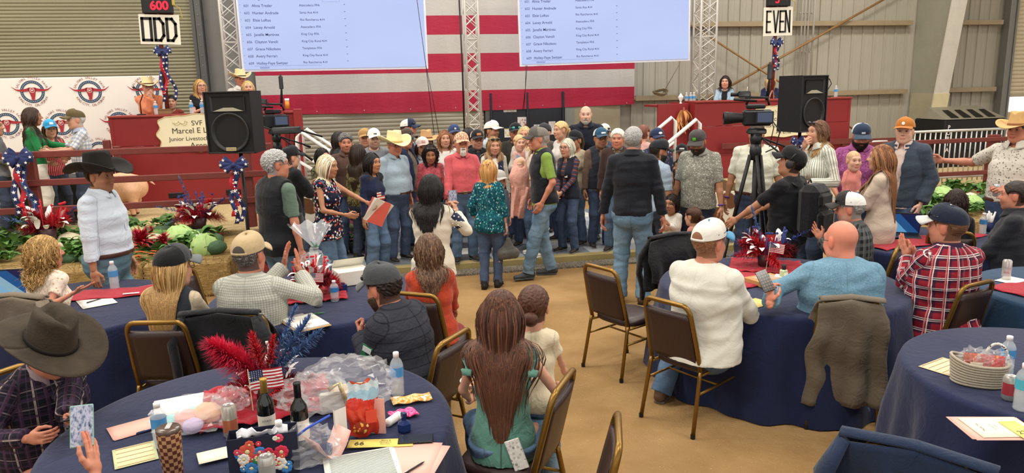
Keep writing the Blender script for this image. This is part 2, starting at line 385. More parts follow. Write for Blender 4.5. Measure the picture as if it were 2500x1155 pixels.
def shoe_proto(kind):
 if kind in _SH:return _SH[kind]
 k={'shoe':1.0,'boot':1.08,'flat':.8}[kind]
 up=[Pr((0,-.045,-.045),(0,.06,-.05),(.040,.038),(.043,.032),R=(1,0,0),k=.02),Pr((0,.06,-.055),(0,.16,-.062),(.044,.030),(.034,.022),R=(1,0,0),k=.02),Pr((0,-.04,-.04),(0,-.02,.03*k+.005),.042,.046,k=.02)]
 sl=[Pr((0,-.055,-.082),(0,.165,-.084),(.044,.016),(.040,.014),R=(1,0,0),k=.01)]
 v,q=blob(up,.009,clip=lambda X,Y,Z:np.maximum(-.078-Z,Z-.045*k)+X*0+Y*0);v2,q2=blob(sl,.009,clip=lambda X,Y,Z:np.maximum(-.092-Z,Z+.066)+X*0+Y*0)
 _SH[kind]=(np.concatenate([v,v2]),np.concatenate([q,q2+len(v)]),np.r_[np.zeros(len(q),int),np.ones(len(q2),int)]);return _SH[kind]
 # ---------------------------------------------------------------- hats (head space)
def cap_mesh(o,mats,bill_m,back_m=None,hole=False,back=False,patch=None,flatb=.6,sun=False,Hm=None,parent=None,size=1.0,btn=True):
 """baseball cap: crown with front panel and mesh back, bill, button, strap"""
 dome=MB();n=32;m=9;size*=1.04;rx,ry,rz=.088*size,.109*size,.094*size;cz=lambda th:.046+.012*math.sin(th)
 V=[]
 for k in range(m+1):
  ph=k/m*pi/2
  for j in range(n):
   th=2*pi*j/n;cr=math.cos(ph)**.72;fr=max(0,math.sin(th));seam=1-.006*abs(math.cos(3*th+pi/2))**8
   V.append((rx*cr*math.cos(th)*seam,-.006+ry*cr*math.sin(th)*seam*(1+.03*fr*math.sin(ph)),cz(th)+rz*math.sin(ph)**(1.0-.18*fr)))
 fc=[];mi=[]
 for k in range(m):
  for j in range(n):
   th=2*pi*(j+.5)/n;bk=abs(((th-1.5*pi+pi)%(2*pi))-pi)
   fc.append((k*n+j,k*n+(j+1)%n,(k+1)*n+(j+1)%n,(k+1)*n+j));mi.append(0 if math.sin(th)>.12 else 1)
 dome.add(V,fc);dome.m=mi;R=Hm[0]@rotm('z',pi)if back else Hm[0]
 dome.v=[tuple(x)for x in(np.array(dome.v)@R.T+Hm[1])]
 c=dome.build('cap',[mats,back_m or mats],parent,True)
 def bl(u,v):
  a=(u-.5)*2.1;r=v*.078*(math.cos(a*.62)**.8)
  return(rx*1.0*math.sin(a)*(1+.10*v),-.006+ry*math.cos(a)*1.0+r*1.0,cz(pi/2-a)+.004-flatb*.055*(math.sin(a)**2)*(.35+v*.9)-.012*v)
 b=MB().at(Hm[1],R);b.sheet(bl,14,5,.005);b.build('bill',bill_m,c,True)
 if btn:d=MB().at(Hm[1],R);d.ball((0,-.006,.046+rz),(.007,.007,.005),8,4);d.build('button',bill_m,c,True)
 if hole:
  s_=MB().at(Hm[1],R);s_.sheet(lambda u,v:(rx*1.03*math.cos(1.5*pi+(u-.5)*1.1),-.006+ry*1.03*math.sin(1.5*pi+(u-.5)*1.1),cz(1.5*pi)-.002+v*.014),8,1,.003);s_.build('strap',back_m or mats,c,True)
  def hf(u,v):a=(u-.5)*2;ph=v*.56*math.sqrt(max(0,1-a*a));th=1.5*pi+a*.46;cr=math.cos(ph)**.72;return(rx*1.012*cr*math.cos(th),-.006+ry*1.012*cr*math.sin(th),cz(th)+rz*math.sin(ph))
  s_=MB().at(Hm[1],R);s_.sheet(hf,18,6);s_.build('opening',plain(hole,.7,var=.25,sc=90),c,True)
 if patch:
  kind,pm,pw,phh=patch;p_=MB().at(Hm[1],R)
  def pf(u,v):
   a=(u-.5)*pw/.09;ph=(.10+v*phh/.09)*1.0;cr=math.cos(ph)**.72;th=pi/2-a;fr=max(0,math.sin(th))
   if kind=='o':rr=1.0;uu=(u-.5)*2;vv=(v-.5)*2;q=max(abs(uu),abs(vv));L=math.hypot(uu,vv);k_=q/L if L>1e-6 else 1;a=uu*k_*.5*pw/.09;ph=(.10+(vv*k_*.5+.5)*phh/.09);cr=math.cos(ph)**.72;th=pi/2-a;fr=max(0,math.sin(th))
   return(rx*1.025*cr*math.cos(th),-.006+ry*1.03*cr*math.sin(th)*(1+.03*fr*math.sin(ph)),cz(th)+rz*math.sin(ph)**(1.0-.18*fr))
  p_.sheet(pf,6,6,.002);p_.build('patch',pm,c,True)
 if sun:
  g=MB().at(Hm[1],R)
  for s in(-1,1):g.ball((s*.034,.093,.080),(.030,.010,.019),10,6);g.tube([(s*.06,.085,.082),(s*.084,.03,.075),(s*.086,-.03,.068)],.0028,5)
  g.tube([(-.01,.102,.082),(.01,.102,.082)],.003,5);g.build('sunglasses',sun if not isinstance(sun,bool)else SUNM,c,True)
 return c
def cowboy_hat(mat,band_m,Hm,parent,size=1.0,curl=.075,brim=.095,crown=.115,tilt=0.0):
 size*=1.08;rx,ry=.083*size,.104*size;R=Hm[0]@rotm('x',tilt);T=Hm[1];z0=.048
 def cr(u,v):
  th=2*pi*u;h=min(v/.78,1);k=1-.17*h-(0 if v<.78 else(v-.78)/.22*.83);k=max(k,.002)
  x=rx*k*math.cos(th);y=ry*k*math.sin(th)*(1+.02*h);pin=math.exp(-((th-pi/2-.55)/.3)**2)+math.exp(-((th-pi/2+.55)/.3)**2)
  x*=1-.22*h*pin;z=crown*size*h;
  if v>.6:z+=(.012-.046*math.exp(-(x/.022)**2))*min(1,(v-.6)/.3)+.012*min(1,(v-.6)/.3)*math.cos(th-pi/2)*k
  return(x,-.004+y,z0+z)
 c=MB().at(T,R);c.sheet(cr,32,14);c.build('x',mat,None)if False else None
 o=c.build('hat',mat,parent,True)
 def br(u,v):
  th=2*pi*u;a=(rx+brim*size*v)*math.cos(th);b=(ry+brim*size*1.05*v)*math.sin(th);lift=curl*size*(abs(math.cos(th))**1.7)*v**1.6-.020*size*(abs(math.sin(th))**2)*v**1.4
  return(a*(1-.10*v*v*abs(math.cos(th))*(curl/.075)),-.004+b,z0+lift)
 b=MB().at(T,R);b.sheet(br,40,6,.005);b.build('brim',mat,o,True)
 d=MB().at(T,R);d.lathe([(1.02,.002),(1.03,.003),(1.0,.022),(.99,.023)],28,rx,ry,(0,-.004,z0),False);d.build('hat_band',band_m,o,True)
 return o
 # ---------------------------------------------------------------- hair
def hair_keep(y,z):return .853*(y-.078)-.521*(z-.072)
def short_hair(Hm,h,c,parent,thick=.013,curly=0.,nape=-.07,recede=0.,side=1.0,seed=0,name='hair',var=.35,gray=0.,under=False):
 pr=[El((0,-.014,.033),(.074,.094,.086))]
 def cl(X,Y,Z):
  k=.853*(Y-.078+recede)-.521*(Z-.072);k2=nape-Z+0*X+0*Y;ear=.055-np.hypot((np.abs(X)-.08)*1.0,np.hypot(Y+.0-.0,(Z+.01)*.9))
  return np.maximum(np.maximum(k,k2),np.maximum(-.02-Z-(Y*-1.2),0*X-1)*1.0+0)+0*X if False else np.maximum(np.maximum(np.maximum(k+0*X,k2),ear*.8),Z-.05 if under else-1)
 v,q=blob(pr,min(h,.007),thick,clip=cl);r=np.random.default_rng(seed+5)
 n=vnorm(v,q);am=.0022+curly*.006;fq=130 if not curly else 170
 d=np.sin(v@(r.normal(size=3)*fq)+2*np.sin(v@(r.normal(size=3)*fq*.6)))*np.sin(v@(r.normal(size=3)*fq)+2*np.sin(v@(r.normal(size=3)*fq)))
 v=v+n*(am*d)[:,None];v=v@Hm[0].T*1.0+Hm[1];me=npmesh(name,v,q);k=np.array(rgb(c));g=1+var*d+r.normal(size=len(v))*.10
 cc=np.clip(k[None]*g[:,None],0,1)
 if gray:cc=cc+(r.random(len(v))<gray)[:,None]*.25
 vattr(me,'col',np.c_[np.clip(cc,0,1),np.ones(len(v))]);return link(name,me,HAIRM,parent)
def strands(roots,dirs,n_seg,step,coll,w,c,r,grav=.35,wave=0.,wfreq=30.,name='hair',parent=None,tip=None,drift=None,c2=None,ax_=None,taper=.5):
 """hair locks: each falls from its root, sliding over the head and body"""
 p=roots.copy();d=dirs.copy();path=[p.copy()];N=len(p)
 for k in range(n_seg):
  g=grav*(1 if k>0 else .3);d=d+np.array([0,0,-1.])*g
  if drift is not None:d=d+drift
  if ax_ is not None:rr=p[:,:2]-ax_[None,:2];d[:,:2]-=rr*2.6*(p[:,2]<ax_[2]+.02)[:,None]
  d+=r.normal(size=d.shape)*.03;d/=np.linalg.norm(d,axis=1)[:,None];p=p+d*step[:,None]
  for _ in range(2):
   dist,nrm=coll(p);push=np.maximum(0,-dist);p=p+nrm*push[:,None]
  d=unit_rows(p-path[-1]);path.append(p.copy())
 path=np.array(path);K=n_seg+1
 if wave:
  ph=r.uniform(0,6.3,N);dd=r.normal(size=(N,3));dd[:,2]*=.3;t=np.arange(K)[:,None]*step[None]*wfreq;amp=wave*np.clip(np.arange(K)/3,0,1)[:,None]
  path=path+(amp*np.sin(t+ph))[...,None]*dd[None]+(amp*np.cos(t*1.1+ph*1.7))[...,None]*np.roll(dd,1,1)[None]
 tg=np.gradient(path,axis=0);tg/=np.maximum(1e-9,np.linalg.norm(tg,axis=2))[...,None]
 _,nr=coll(path.reshape(-1,3));nr=nr.reshape(path.shape);sd=np.cross(tg,nr);sd/=np.maximum(1e-9,np.linalg.norm(sd,axis=2))[...,None]
 prof=np.linspace(1,taper,K)[:,None]*w[None];prof[-1]*=.35
 a=path+sd*prof[...,None];b=path-sd*prof[...,None];cx=path+nr*prof[...,None]*.7
 V=np.stack([a,cx,b],2)
 idx=np.arange(K*N*3).reshape(K,N,3);Q=np.concatenate([np.stack([idx[:-1,:,i],idx[:-1,:,i+1],idx[1:,:,i+1],idx[1:,:,i]],-1).reshape(-1,4)for i in(0,1)])
 me=npmesh(name,V.reshape(-1,3),Q);k=np.array(rgb(c))[None];t_=r.normal(size=N)*.26;cc=np.clip(k*(1+t_[:,None]),.002,1)
 if c2 is not None:s_=(r.random(N)<.45)[:,None];cc=np.where(s_,np.array(rgb(c2))[None]*(1+t_[:,None]),cc)
 C=np.repeat(cc[None],K,0)
 if tip is not None:f=np.clip((np.arange(K)/(K-1)-.35)/.5,0,1)[:,None,None];C=C*(1-f)+np.array(rgb(tip))[None,None]*(1+t_[None,:,None])*f
 C=np.repeat(C[:,:,None],3,2).reshape(-1,3);vattr(me,'col',np.c_[np.clip(C,0,1),np.ones(len(C))]);return link(name,me,HAIRM,parent)
def unit_rows(d):return d/np.maximum(1e-9,np.linalg.norm(d,axis=1))[:,None]
# ---------------------------------------------------------------- the person builder
def ik(a,b,l1,l2,pole):
 a,b=np.array(a,float),np.array(b,float);d=b-a;L=np.linalg.norm(d);L2=min(L,(l1+l2)*.999);u=d/max(L,1e-6);b=a+u*L2
 x=(l1*l1-l2*l2+L2*L2)/(2*L2);hgt=math.sqrt(max(0,l1*l1-x*x));p=np.array(pole,float);p=unit(p-u*p.dot(u));return a+u*x+p*hgt,b
SKINS={'l':'#cd9a80','p':'#d8ab94','t':'#b07c5e','b':'#9a6245','r':'#c4836a','d':'#8a5a42'}
ARM={'down':(.255,.02,.845),'pocket':(.215,.06,.93),'clap':(.045,.30,1.27),'front':(.10,.30,1.05),'fold':(.02,.23,1.08),'table':(.20,.36,1.02),'lap':(.12,.30,.98),'phone':(.06,.34,1.33),'mouth':(.02,.19,1.48),'chin':(.05,.19,1.40),'back':(.26,-.06,.86),'fwd':(.25,.16,.88)}
_TOT={'n':0}
REPORT=[]
def person(label,pos,face,ht=1.75,sex='m',b=1.0,belly=0.,z0=0.,sit=False,lean=0.,side=0.,twist=0.,head=(0,0,0),ra='down',la='down',rh=None,lh=None,skin='l',hair=('short','#3a2a1c'),hat=None,beard=None,top=None,over=None,bot=None,shoe=('shoe','#2a2520','#777777'),lod=1,legs=None,glasses=None,belt=None,seat=.46,group=None,extra=None,hs=None,pole=None,seed=None,roll=0.,flat=None,noleg=False,bust=None,knees=.11,footw=None):
 global _P
 _TOT['n']+=1;seed=seed or _TOT['n']*17;r=np.random.default_rng(seed)
 # --- where and how tall
 if pos[0]=='t':
  q=D(*pos[1:4]);X,Y=q[0],q[1];ex=.0
  if hat:ex={'cap':.026,'cow':.066}[hat[0]]
  ht0=ht;ht=q[2]-z0-ex if not sit else ht
  if sit:ht=min(max((q[2]-ex-z0-seat-.1287)/.452,1.5),2.0)if ht0>1.2 else ht0
 elif pos[0]=='f':q=P(pos[1],pos[2],z0);X,Y=q[0],q[1]
 elif pos[0]=='d':q=D(pos[1],500,pos[2]);X,Y=q[0],q[1]
 else:X,Y=pos[1],pos[2]
 REPORT.append((label[:40],round(float(X),2),round(float(Y),2),round(float(ht),2)))
 c_=unit((-X,-Y));rt=A3(-c_[1],c_[0],0)[:2];a=math.radians(face);f2=math.cos(a)*c_+math.sin(a)*rt
 rz=math.atan2(f2[1],f2[0])-pi/2
 hs=hs or((1.05 if lod else 1.08)if ht>1.5 else .74+.28*ht/1.5)*(1.0 if sex=='m' else .97);s=(ht-.235*hs)/(1.75-.235);fm=sex=='f'
 hh={0:.010,1:.0135,2:.017}[lod];hd={0:.0042,1:.0058,2:.0068}[lod]
 sw=(.172 if not fm else .148)*(.6+.4*b)*s;hw=.088*s
 # --- joints
 pz=.945*s;root=A3(0,0,pz)
 if sit:root=A3(0,0,seat+.115*s)
 J={};M=rotm('z',math.radians(twist))@rotm('x',-math.radians(lean))@rotm('y',math.radians(side))
 up=lambda x,y,z:root+M@A3(x*s,y*s,(z-.945)*s)
 if sit:
  kn={1:(hw+.0+knees*s,.43*s,seat+.06),-1:(-hw-knees*s,.43*s,seat+.06)};an={1:(hw+(knees+.02)*s,.45*s,.095*s),-1:(-hw-(knees+.02)*s,.45*s,.095*s)}
  if legs:an={1:legs[0],-1:legs[1]}
  if footw:an={k:tuple(rotm('z',-rz)@(P(*footw[0 if k==1 else 1],.09)-A3(X,Y,z0)))for k in(1,-1)}
 else:
  an={1:(hw+.03*s,0,.092*s),-1:(-hw-.03*s,0,.092*s)}
  if legs:an={1:tuple(x*s for x in legs[0]),-1:tuple(x*s for x in legs[1])}
 L={}
 for k in(1,-1):
  hip=root+rotm('z',math.radians(twist*.4))@A3(k*hw,0,-.03*s);
  kne,ank=ik(hip,an[k],.42*s,.415*s,(k*(.12 if not sit else .4),1,.0 if not sit else .8));L[k]=(hip,kne,ank)
 nb=up(0,-.01,1.475);ARMS={}
 wmap={}
 for k,spec_,wr in((1,ra,rh),(-1,la,lh)):
  sh=up(k*sw/s,-.005,1.425)
  t=ARM[spec_]if isinstance(spec_,str)else spec_[:3]
  tg=up(k*t[0]if isinstance(spec_,str)else t[0],t[1],t[2])if len(spec_)!=4 or isinstance(spec_,str)else rotm('z',-rz)@(A3(*t)-A3(X,Y,z0))
  if isinstance(spec_,str)and spec_ in('down','back','pocket','fwd'):tg=tg+A3(k*(sw/s-.18)*s+k*.05*(b-1),0,0)
  pl=M@A3(k*.55,-.7,-.55)if pole is None or pole.get(k)is None else M@A3(*pole[k])
  el,wrp=ik(sh,tg,.285*s,.255*s,pl);ARMS[k]=(sh,el,wrp)
  # --- body limbs
 tw=b*s;fd=1.0 if not fm else .9;bl=belly*s;Rl=M@A3(1,0,0)
 st=[(.90,.158 if not fm else .165,.112,0.0),(.99,.150 if not fm else .148,.108,.0),(1.10,.148 if not fm else .128,.106*fd,0.),(1.27,.165 if not fm else .142,.118*fd,.005),(1.385,.160 if not fm else .135,.098*fd,-.005),(1.455,.085,.062,-.012)]
 bel={0:.35,1:.9,2:1.0,3:.35,4:0,5:0}
 TOR=[];tn=s*(.92+.25*(b-1))
 for i in range(5):
  (za,wa,da,ya),(zb,wb_,db,yb)=st[i],st[i+1]
  TOR.append(Pr(up(0,ya+bel[i]*belly*.55,za),up(0,yb+bel[i+1]*belly*.55,zb),(wa*tw+bel[i]*bl*.35,da*tw+bel[i]*bl*.5),(wb_*(tw if i<4 else tn)+bel[i+1]*bl*.35,db*(tw if i<4 else tn)+bel[i+1]*bl*.5),R=Rl,k=.035,tor=True))
 for k in(1,-1):TOR.append(Pr(up(k*.05,-.015,1.470),up(k*(sw/s-.02),-.008,1.428),.040*s,.046*s*(.7+.3*b),k=.04,tor=True))
 bu=(.0 if bust is None else bust)
 if fm:bu=.05 if bust is None else bust
 if bu:
  for k in(1,-1):TOR.append(Pr(up(k*.065,.085,1.265),up(k*.060,.075,1.30),bu*1.25*s,bu*1.1*s,k=.05,tor=True))
 GL=[]if sit else[Pr(up(k*.075,-.05,.93),up(k*.075,-.045,.88),.085*tw,.08*tw,k=.05,tor=True)for k in(1,-1)]
 ar=(.047 if not fm else .038)*(.55+.45*b)*s
 AR=[]
 for k in(1,-1):
  sh,el,wr=ARMS[k];AR+=[Pr(sh,el,ar*1.12,ar*.86,k=.03),Pr(el,el+(wr-el)*.35,ar*.86,ar*.84,k=.02),Pr(el+(wr-el)*.35,wr,ar*.84,ar*.60,k=.02)]
 LG=[];lr=(.55+.45*b)*s*(1.0 if not fm else .98)
 for k in(1,-1):
  hi,kn_,an_=L[k];LG+=[Pr(hi,kn_,.086*lr,.058*lr,k=.04),Pr(kn_,kn_+(an_-kn_)*.35,.057*lr,.058*lr,k=.03),Pr(kn_+(an_-kn_)*.35,an_,.058*lr,.038*lr,k=.03)]
  # --- head frame: the top of the head lies above the neck
 hy,hp,hr=[math.radians(x)for x in head];HR=M@rotm('z',-hy)@rotm('x',-hp)@rotm('y',hr);hc=nb+M@A3(0,.028*s,0)*1.0+HR@A3(0,0,.0)+(M@A3(0,0,.030*s))+HR@A3(0,.012,.115*hs)
 if pos[0]=='t':
  of=rotm('z',rz)@(hc+HR@A3(0,0,.1*hs));X-=of[0];Y-=of[1]
  if sit and ht<1.2:z0=q[2]-(hc+HR@A3(0,0,.119*hs))[2]
 Hm=(HR*hs,hc)
 NK=[Pr(nb-M@A3(0,0,.03),hc+HR@A3(0,-.028,-.075)*hs,(.060 if not fm else .050)*s*(.6+.4*b),(.056 if not fm else .047)*s*(.6+.4*b),k=.03)]
 # --- body mesh
 bv,bq=blob(TOR+GL+AR+LG+NK,.018 if lod else .014,-.006)
 sk=np.array(rgb(SKINS.get(skin,skin)));rt_=np.array([1.03,.84,.80])
 hv,hq,hm,ev,ef=head_proto(sex,hd);hcn=np.repeat(sk[None],len(hv),0)
 hc_col=np.array(rgb(hair[1]if hair and hair[1]else '#5a4030'))
 def tint(m,c,amt):
  nonlocal hcn
  w=(m*amt)[:,None];hcn=hcn*(1-w)+np.array(c)[None]*w
 tint(hm['cheek'],sk*A3(1.04,.82,.78),.45);tint(hm['ear'],sk*A3(1.02,.72,.66),.5);tint(hm['lip'],sk*A3(.95,.48,.48)if not fm else sk*A3(.85,.33,.36),.75);tint(hm['mouth'],sk*.28,.8)
 tint(hm['eye'],sk*.7,.35);bc=hc_col*.75 if hc_col.mean()<.35 else hc_col*.55;tint(hm['brow'],bc,.75 if not fm else .6)
 if hair and hair[0]not in('bald','none'):tint(hm['scalp'],hc_col*.8,.9)
 elif hair and hair[0]=='bald' and len(hair)>2:tint(hm['scalp']*(hv[:,2]<.045),np.array(rgb(hair[2])),.5)
 if beard:tint(hm['go' if beard[0]=='goatee' else 'beard'],np.array(rgb(beard[1])),.3 if beard[0]=='stubble' else .9)
 HV=hv@Hm[0].T+hc;EV=ev@Hm[0].T+hc
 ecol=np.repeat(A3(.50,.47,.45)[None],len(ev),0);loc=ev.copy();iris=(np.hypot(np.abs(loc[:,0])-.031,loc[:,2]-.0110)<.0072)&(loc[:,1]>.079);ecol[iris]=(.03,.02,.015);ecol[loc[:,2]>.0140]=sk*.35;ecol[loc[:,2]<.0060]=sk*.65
 VV=[bv,HV];QQ=[bq,hq+len(bv)];CCs=[np.repeat(sk[None],len(bv),0),hcn];n0=len(bv)+len(HV)
 # hands
 HP_={}
 for k,arm,hnd in((1,ra,rh),(-1,la,lh)):
  sh,el,wr=ARMS[k];fd_=unit(wr-el);pose='relax';hd_dir=fd_;pn=None
  nm=arm if isinstance(arm,str)else None
  inw=M@A3(-k,0,0);
  if nm=='clap':pose='flat';hd_dir=unit(M@A3(-k*.15,.45,.88));pn=inw
  elif nm in('phone',):pose='hold';hd_dir=unit(M@A3(-k*.35,.25,.9));pn=unit(M@A3(-k*.7,-.7,0))
  elif nm in('mouth','chin'):pose='grip';hd_dir=unit(M@A3(-k*.5,.0,.85));pn=M@A3(0,-1,0)
  elif nm in('front','fold','table','lap'):pose='hold' if nm!='table' else 'relax';pn=M@A3(-k*.5,0,-.9)
  if hnd:
   pose=hnd[0]
   if len(hnd)>1 and hnd[1]is not None:hd_dir=unit(M@A3(*hnd[1]))
   if len(hnd)>2 and hnd[2]is not None:pn=M@A3(*hnd[2])
  if pn is None:pn=inw
  if pose=='none':continue
  pn=unit(pn-hd_dir*np.dot(pn,hd_dir));zb_=-pn;xb=np.cross(hd_dir,zb_)
  # thumb side: pick the mirror so that the hand is truly left or right
  hx,hq_=hand_proto(pose,.0042 if lod==0 else .0055);sc=(.98 if not fm else .88)*s if ht>1.4 else s*1.08
  mir=1 if k==-1 else-1
  lv=hx*A3(mir,1,1)*sc;Bm=np.stack([xb,hd_dir,zb_],1);wv=lv@Bm.T+wr+hd_dir*.012*s;q_=hq_ if mir==1 else hq_[:,::-1]
  VV.append(wv);QQ.append(q_+n0);n0+=len(wv);tc=np.clip((hx[:,1]-.10)/.08,0,1)[:,None];CCs.append(sk[None]*(1-tc)+(sk*A3(1.04,.82,.78))[None]*tc)
  HP_[k]=(wr,hd_dir,pn,xb)
 v=np.concatenate(VV);q=np.concatenate(QQ);cc=np.concatenate(CCs)
 me=bpy.data.meshes.new('person');nq=len(q);nE=len(EV)
 allv=np.concatenate([v,EV]);me.vertices.add(len(allv));me.vertices.foreach_set('co',allv.astype(np.float32).ravel())
 e4=[f for f in ef if len(f)==4];e3=[f for f in ef if len(f)==3]
 li=np.concatenate([q.ravel(),np.array(e4).ravel()+len(v),np.array(e3).ravel()+len(v)]).astype(np.int32);me.loops.add(len(li));me.loops.foreach_set('vertex_index',li)
 ls=np.concatenate([np.arange(nq+len(e4))*4,(nq+len(e4))*4+np.arange(len(e3))*3]).astype(np.int32);me.polygons.add(len(ls));me.polygons.foreach_set('loop_start',ls);me.update(calc_edges=True)
 vattr(me,'col',np.c_[np.clip(np.concatenate([cc,ecol]),0,1),np.ones(len(allv))])
 o=link('person',me,SKIN);o.location=(X,Y,z0);o.rotation_euler=(0,0,rz);tag(o,label,'person',group)
 ctx=dict(o=o,s=s,M=M,up=up,J=ARMS,L=L,Hm=Hm,HR=HR,hands=HP_,root=root,sw=sw,hs=hs,seed=seed,r=r)
 # --- clothing
 def garment(name,prims,mat,e,clip=None,fold=.005,hh_=None,mi=None):
  v,q=blob(prims,hh_ or hh,e,clip=clip,fold=fold,seed=seed+len(name))
  if not len(v):return None
  me=npmesh(name,v,q);vattr(me,'pat',pats(v,prims));return link(name,me,mat,o)
 ux=M@A3(0,0,1)
 def hemclip(zh,op=None,vneck=None,acut=None):
  h0=up(0,0,zh);n0_=up(0,0,1.478)
  def f(X,Y,Z):
   d=-((X-h0[0])*ux[0]+(Y-h0[1])*ux[1]+(Z-h0[2])*ux[2])
   fx,fy=M@A3(1,0,0),M@A3(0,1,0)
   lx=(X-root[0])*fx[0]+(Y-root[1])*fx[1]+(Z-root[2])*fx[2];ly=(X-root[0])*fy[0]+(Y-root[1])*fy[1]+(Z-root[2])*fy[2];lz=(X-root[0])*ux[0]+(Y-root[1])*ux[1]+(Z-root[2])*ux[2]+pz
   # neck hole
   d=np.maximum(d,.078*s*(1.0 if not fm else 1.12)-np.sqrt(lx**2+(ly-.015*s)**2+((lz-1.515*s)*.9)**2))
   if op is not None:d=np.maximum(d,np.minimum(np.minimum((op[0]+(op[1]-op[0])*np.clip((lz/s-zh)/(1.45-zh),0,1))*s-np.abs(lx),ly),.05))
   if acut:d=np.maximum(d,np.where(lz>1.2*s,np.abs(lx)-acut,-1.))
   if vneck is not None:d=np.maximum(d,np.minimum(np.minimum((lz-(1.47-vneck)*s)*.45-np.abs(lx),ly),.05))
   return d
  return f
 def sleeves(fr,e,k_=None,loose=1.0):
  out=[]
  for k in(1,-1):
   sh,el,wr=ARMS[k]
   if fr<=0:continue
   a1=min(fr,1.0);en=sh+(el-sh)*a1;out.append(Pr(sh,en,ar*1.06,ar*(1.10-.2*a1)*loose,cb=fr<=1,k=.03))
   if fr>1:a2=min(fr-1,.97);out.append(Pr(el,el+(wr-el)*a2,ar*.94*loose,ar*(.94-.16*a2)*loose,cb=True,k=.02))
  return out
 clo={}
 if top:
  sl=top.get('sl',2.0);e=top.get('e',.011 if not over else .007)*s;zh=top.get('hem',.86 if not top.get('tuck')else .965)
  if sit and not top.get('tuck'):zh=.85
  tp=TOR+(GL if zh<.93 else[])+([Pr(up(0,bel[0]*belly*.3-.01,.95),up(0,-.02,.84),(.165*tw+bl*.3,.125*tw),(.178*tw+bl*.2,.15*tw),R=Rl,k=.04,tor=True)]if sit else[]);
  if zh<.88 and not sit:tp=tp+[Pr(up(0,belly*.2,.9),up(0,belly*.1,.72),((.168 if not fm else .178)*tw,.122*tw),((.172 if not fm else .185)*tw,.125*tw),R=Rl,k=.03,tor=True)]
  clo['top']=garment(top.get('name','shirt'),tp+sleeves(sl,e,loose=top.get('loose',1.0)),top['m'],e,hemclip(zh,top.get('open'),top.get('v')),top.get('fold',.005 if not over else .0015))
  if top.get('col'):
   cm=top['col'];cb_=MB()
   def cf(u,v):
    th=-pi/2+(u-.5)*2*pi*.90;rr=(.068+.032*v**1.2)*s*(.93 if fm else 1)*(.6+.4*b)*(1.04 if not over else .92);sp=max(0,abs(u-.5)*2-.72)/.28
    return tuple(up(0,0,1.497+.02*max(0,b-1))+M@A3(rr*1.05*math.cos(th),.012*s+rr*math.sin(th)*1.0,(.042-.056*v-.022*sp*v-.016*(math.sin(th)*.5+.5))*s))
   cb_.sheet(cf,26,4,.004);cb_.build('collar',cm,clo['top'],True)
  if top.get('placket'):
   pk=MB();
   def pf(u,v):
    z_=(zh+.02)+(1.44-zh)*v;i=[j for j in range(6)if st[min(j,5)][0]<=z_];j=min(i[-1]if i else 0,4);t_=(z_-st[j][0])/(st[j+1][0]-st[j][0]);t_=min(max(t_,0),1)
    y=(st[j][3]+(st[j+1][3]-st[j][3])*t_)+(bel[j]+(bel[j+1]-bel[j])*t_)*belly*.55+((st[j][2]+(st[j+1][2]-st[j][2])*t_)*b+(bel[j]+(bel[j+1]-bel[j])*t_)*belly*.5)+e/s+.004+bu*.25*math.exp(-((z_-1.28)/.07)**2)
    return tuple(up((u-.5)*.032,y,z_))
   pk.sheet(pf,1,16,.003);pk.build('placket',top['placket'],clo['top'],True)
 if over:
  sl=over.get('sl',0);e=over.get('e',.024 if sl==0 else .027)*s;zh=over.get('hem',.88);tp=TOR+(GL if zh<.93 else[])
  if sit:zh=.87;tp=tp+[Pr(up(0,bel[0]*belly*.3-.01,.95),up(0,-.02,.84),(.165*tw+bl*.3,.125*tw),(.178*tw+bl*.2,.15*tw),R=Rl,k=.04,tor=True)]
  if zh<.88 and not sit:tp=tp+[Pr(up(0,belly*.2,.9),up(0,belly*.1,max(.5,zh-.1)),((.168 if not fm else .178)*tw,.122*tw),((.175 if not fm else .19)*tw,.13*tw),R=Rl,k=.03,tor=True)]
  if sl==0:
   tp=[p_ for p_ in tp];
  clo['over']=garment(over.get('name','vest'),tp+sleeves(sl,e,loose=over.get('loose',1.05)),over['m'],e,hemclip(zh,over.get('open'),over.get('v'),(sw-.012*s)if sl==0 else None),over.get('fold',.004))
  if over.get('col'):
   cb_=MB();hgt=over.get('colh',.05)
   def cf2(u,v):
    th=-pi/2+(u-.5)*2*pi*.86;rr=(.078+.008*v)*s*(.75+.25*b);return tuple(up(0,0,1.465)+M@A3(rr*1.06*math.cos(th),.012*s+rr*math.sin(th),(-.012+hgt*v-.014*(math.sin(th)*.5+.5))*s))
   cb_.sheet(cf2,24,3,.006);cb_.build('collar',over['col'],clo['over'],True)
 if bot and not noleg:
  e=.010*s;fl=bot.get('flare',1.0);fr=bot.get('len',1.0);pl=[]
  for k in(1,-1):
   hi,kn_,an_=L[k];pl.append(Pr(hi,kn_ if fr>=.5 else hi+(kn_-hi)*fr*2,.090*lr,(.064 if fr>=.5 else .085)*lr*(.5+.5*fl),k=.05,cb=fr<.5))
   if fr>=.5:
    en=an_+(kn_-an_)*(1-fr)*2*.9+unit(an_-kn_)*.028*s;pl.append(Pr(kn_,en,.064*lr*(.5+.5*fl),.060*lr*fl,cb=True,k=.03))
  pel=[p_ for p_ in TOR[:2]]+GL;wc=up(0,0,bot.get('waist',.995 if(not top or top.get('tuck'))else min(.995,top.get('hem',.86 if not sit else .9)+.035)))
  cl=lambda X,Y,Z:(X-wc[0])*ux[0]+(Y-wc[1])*ux[1]+(Z-wc[2])*ux[2]
  if sit:pel=TOR[:2]+[Pr(root+A3(k*.07*s,.03,-.02*s),root+A3(k*.075*s,-.05*s,-.01),.095*lr,.095*lr,k=.05)for k in(1,-1)]
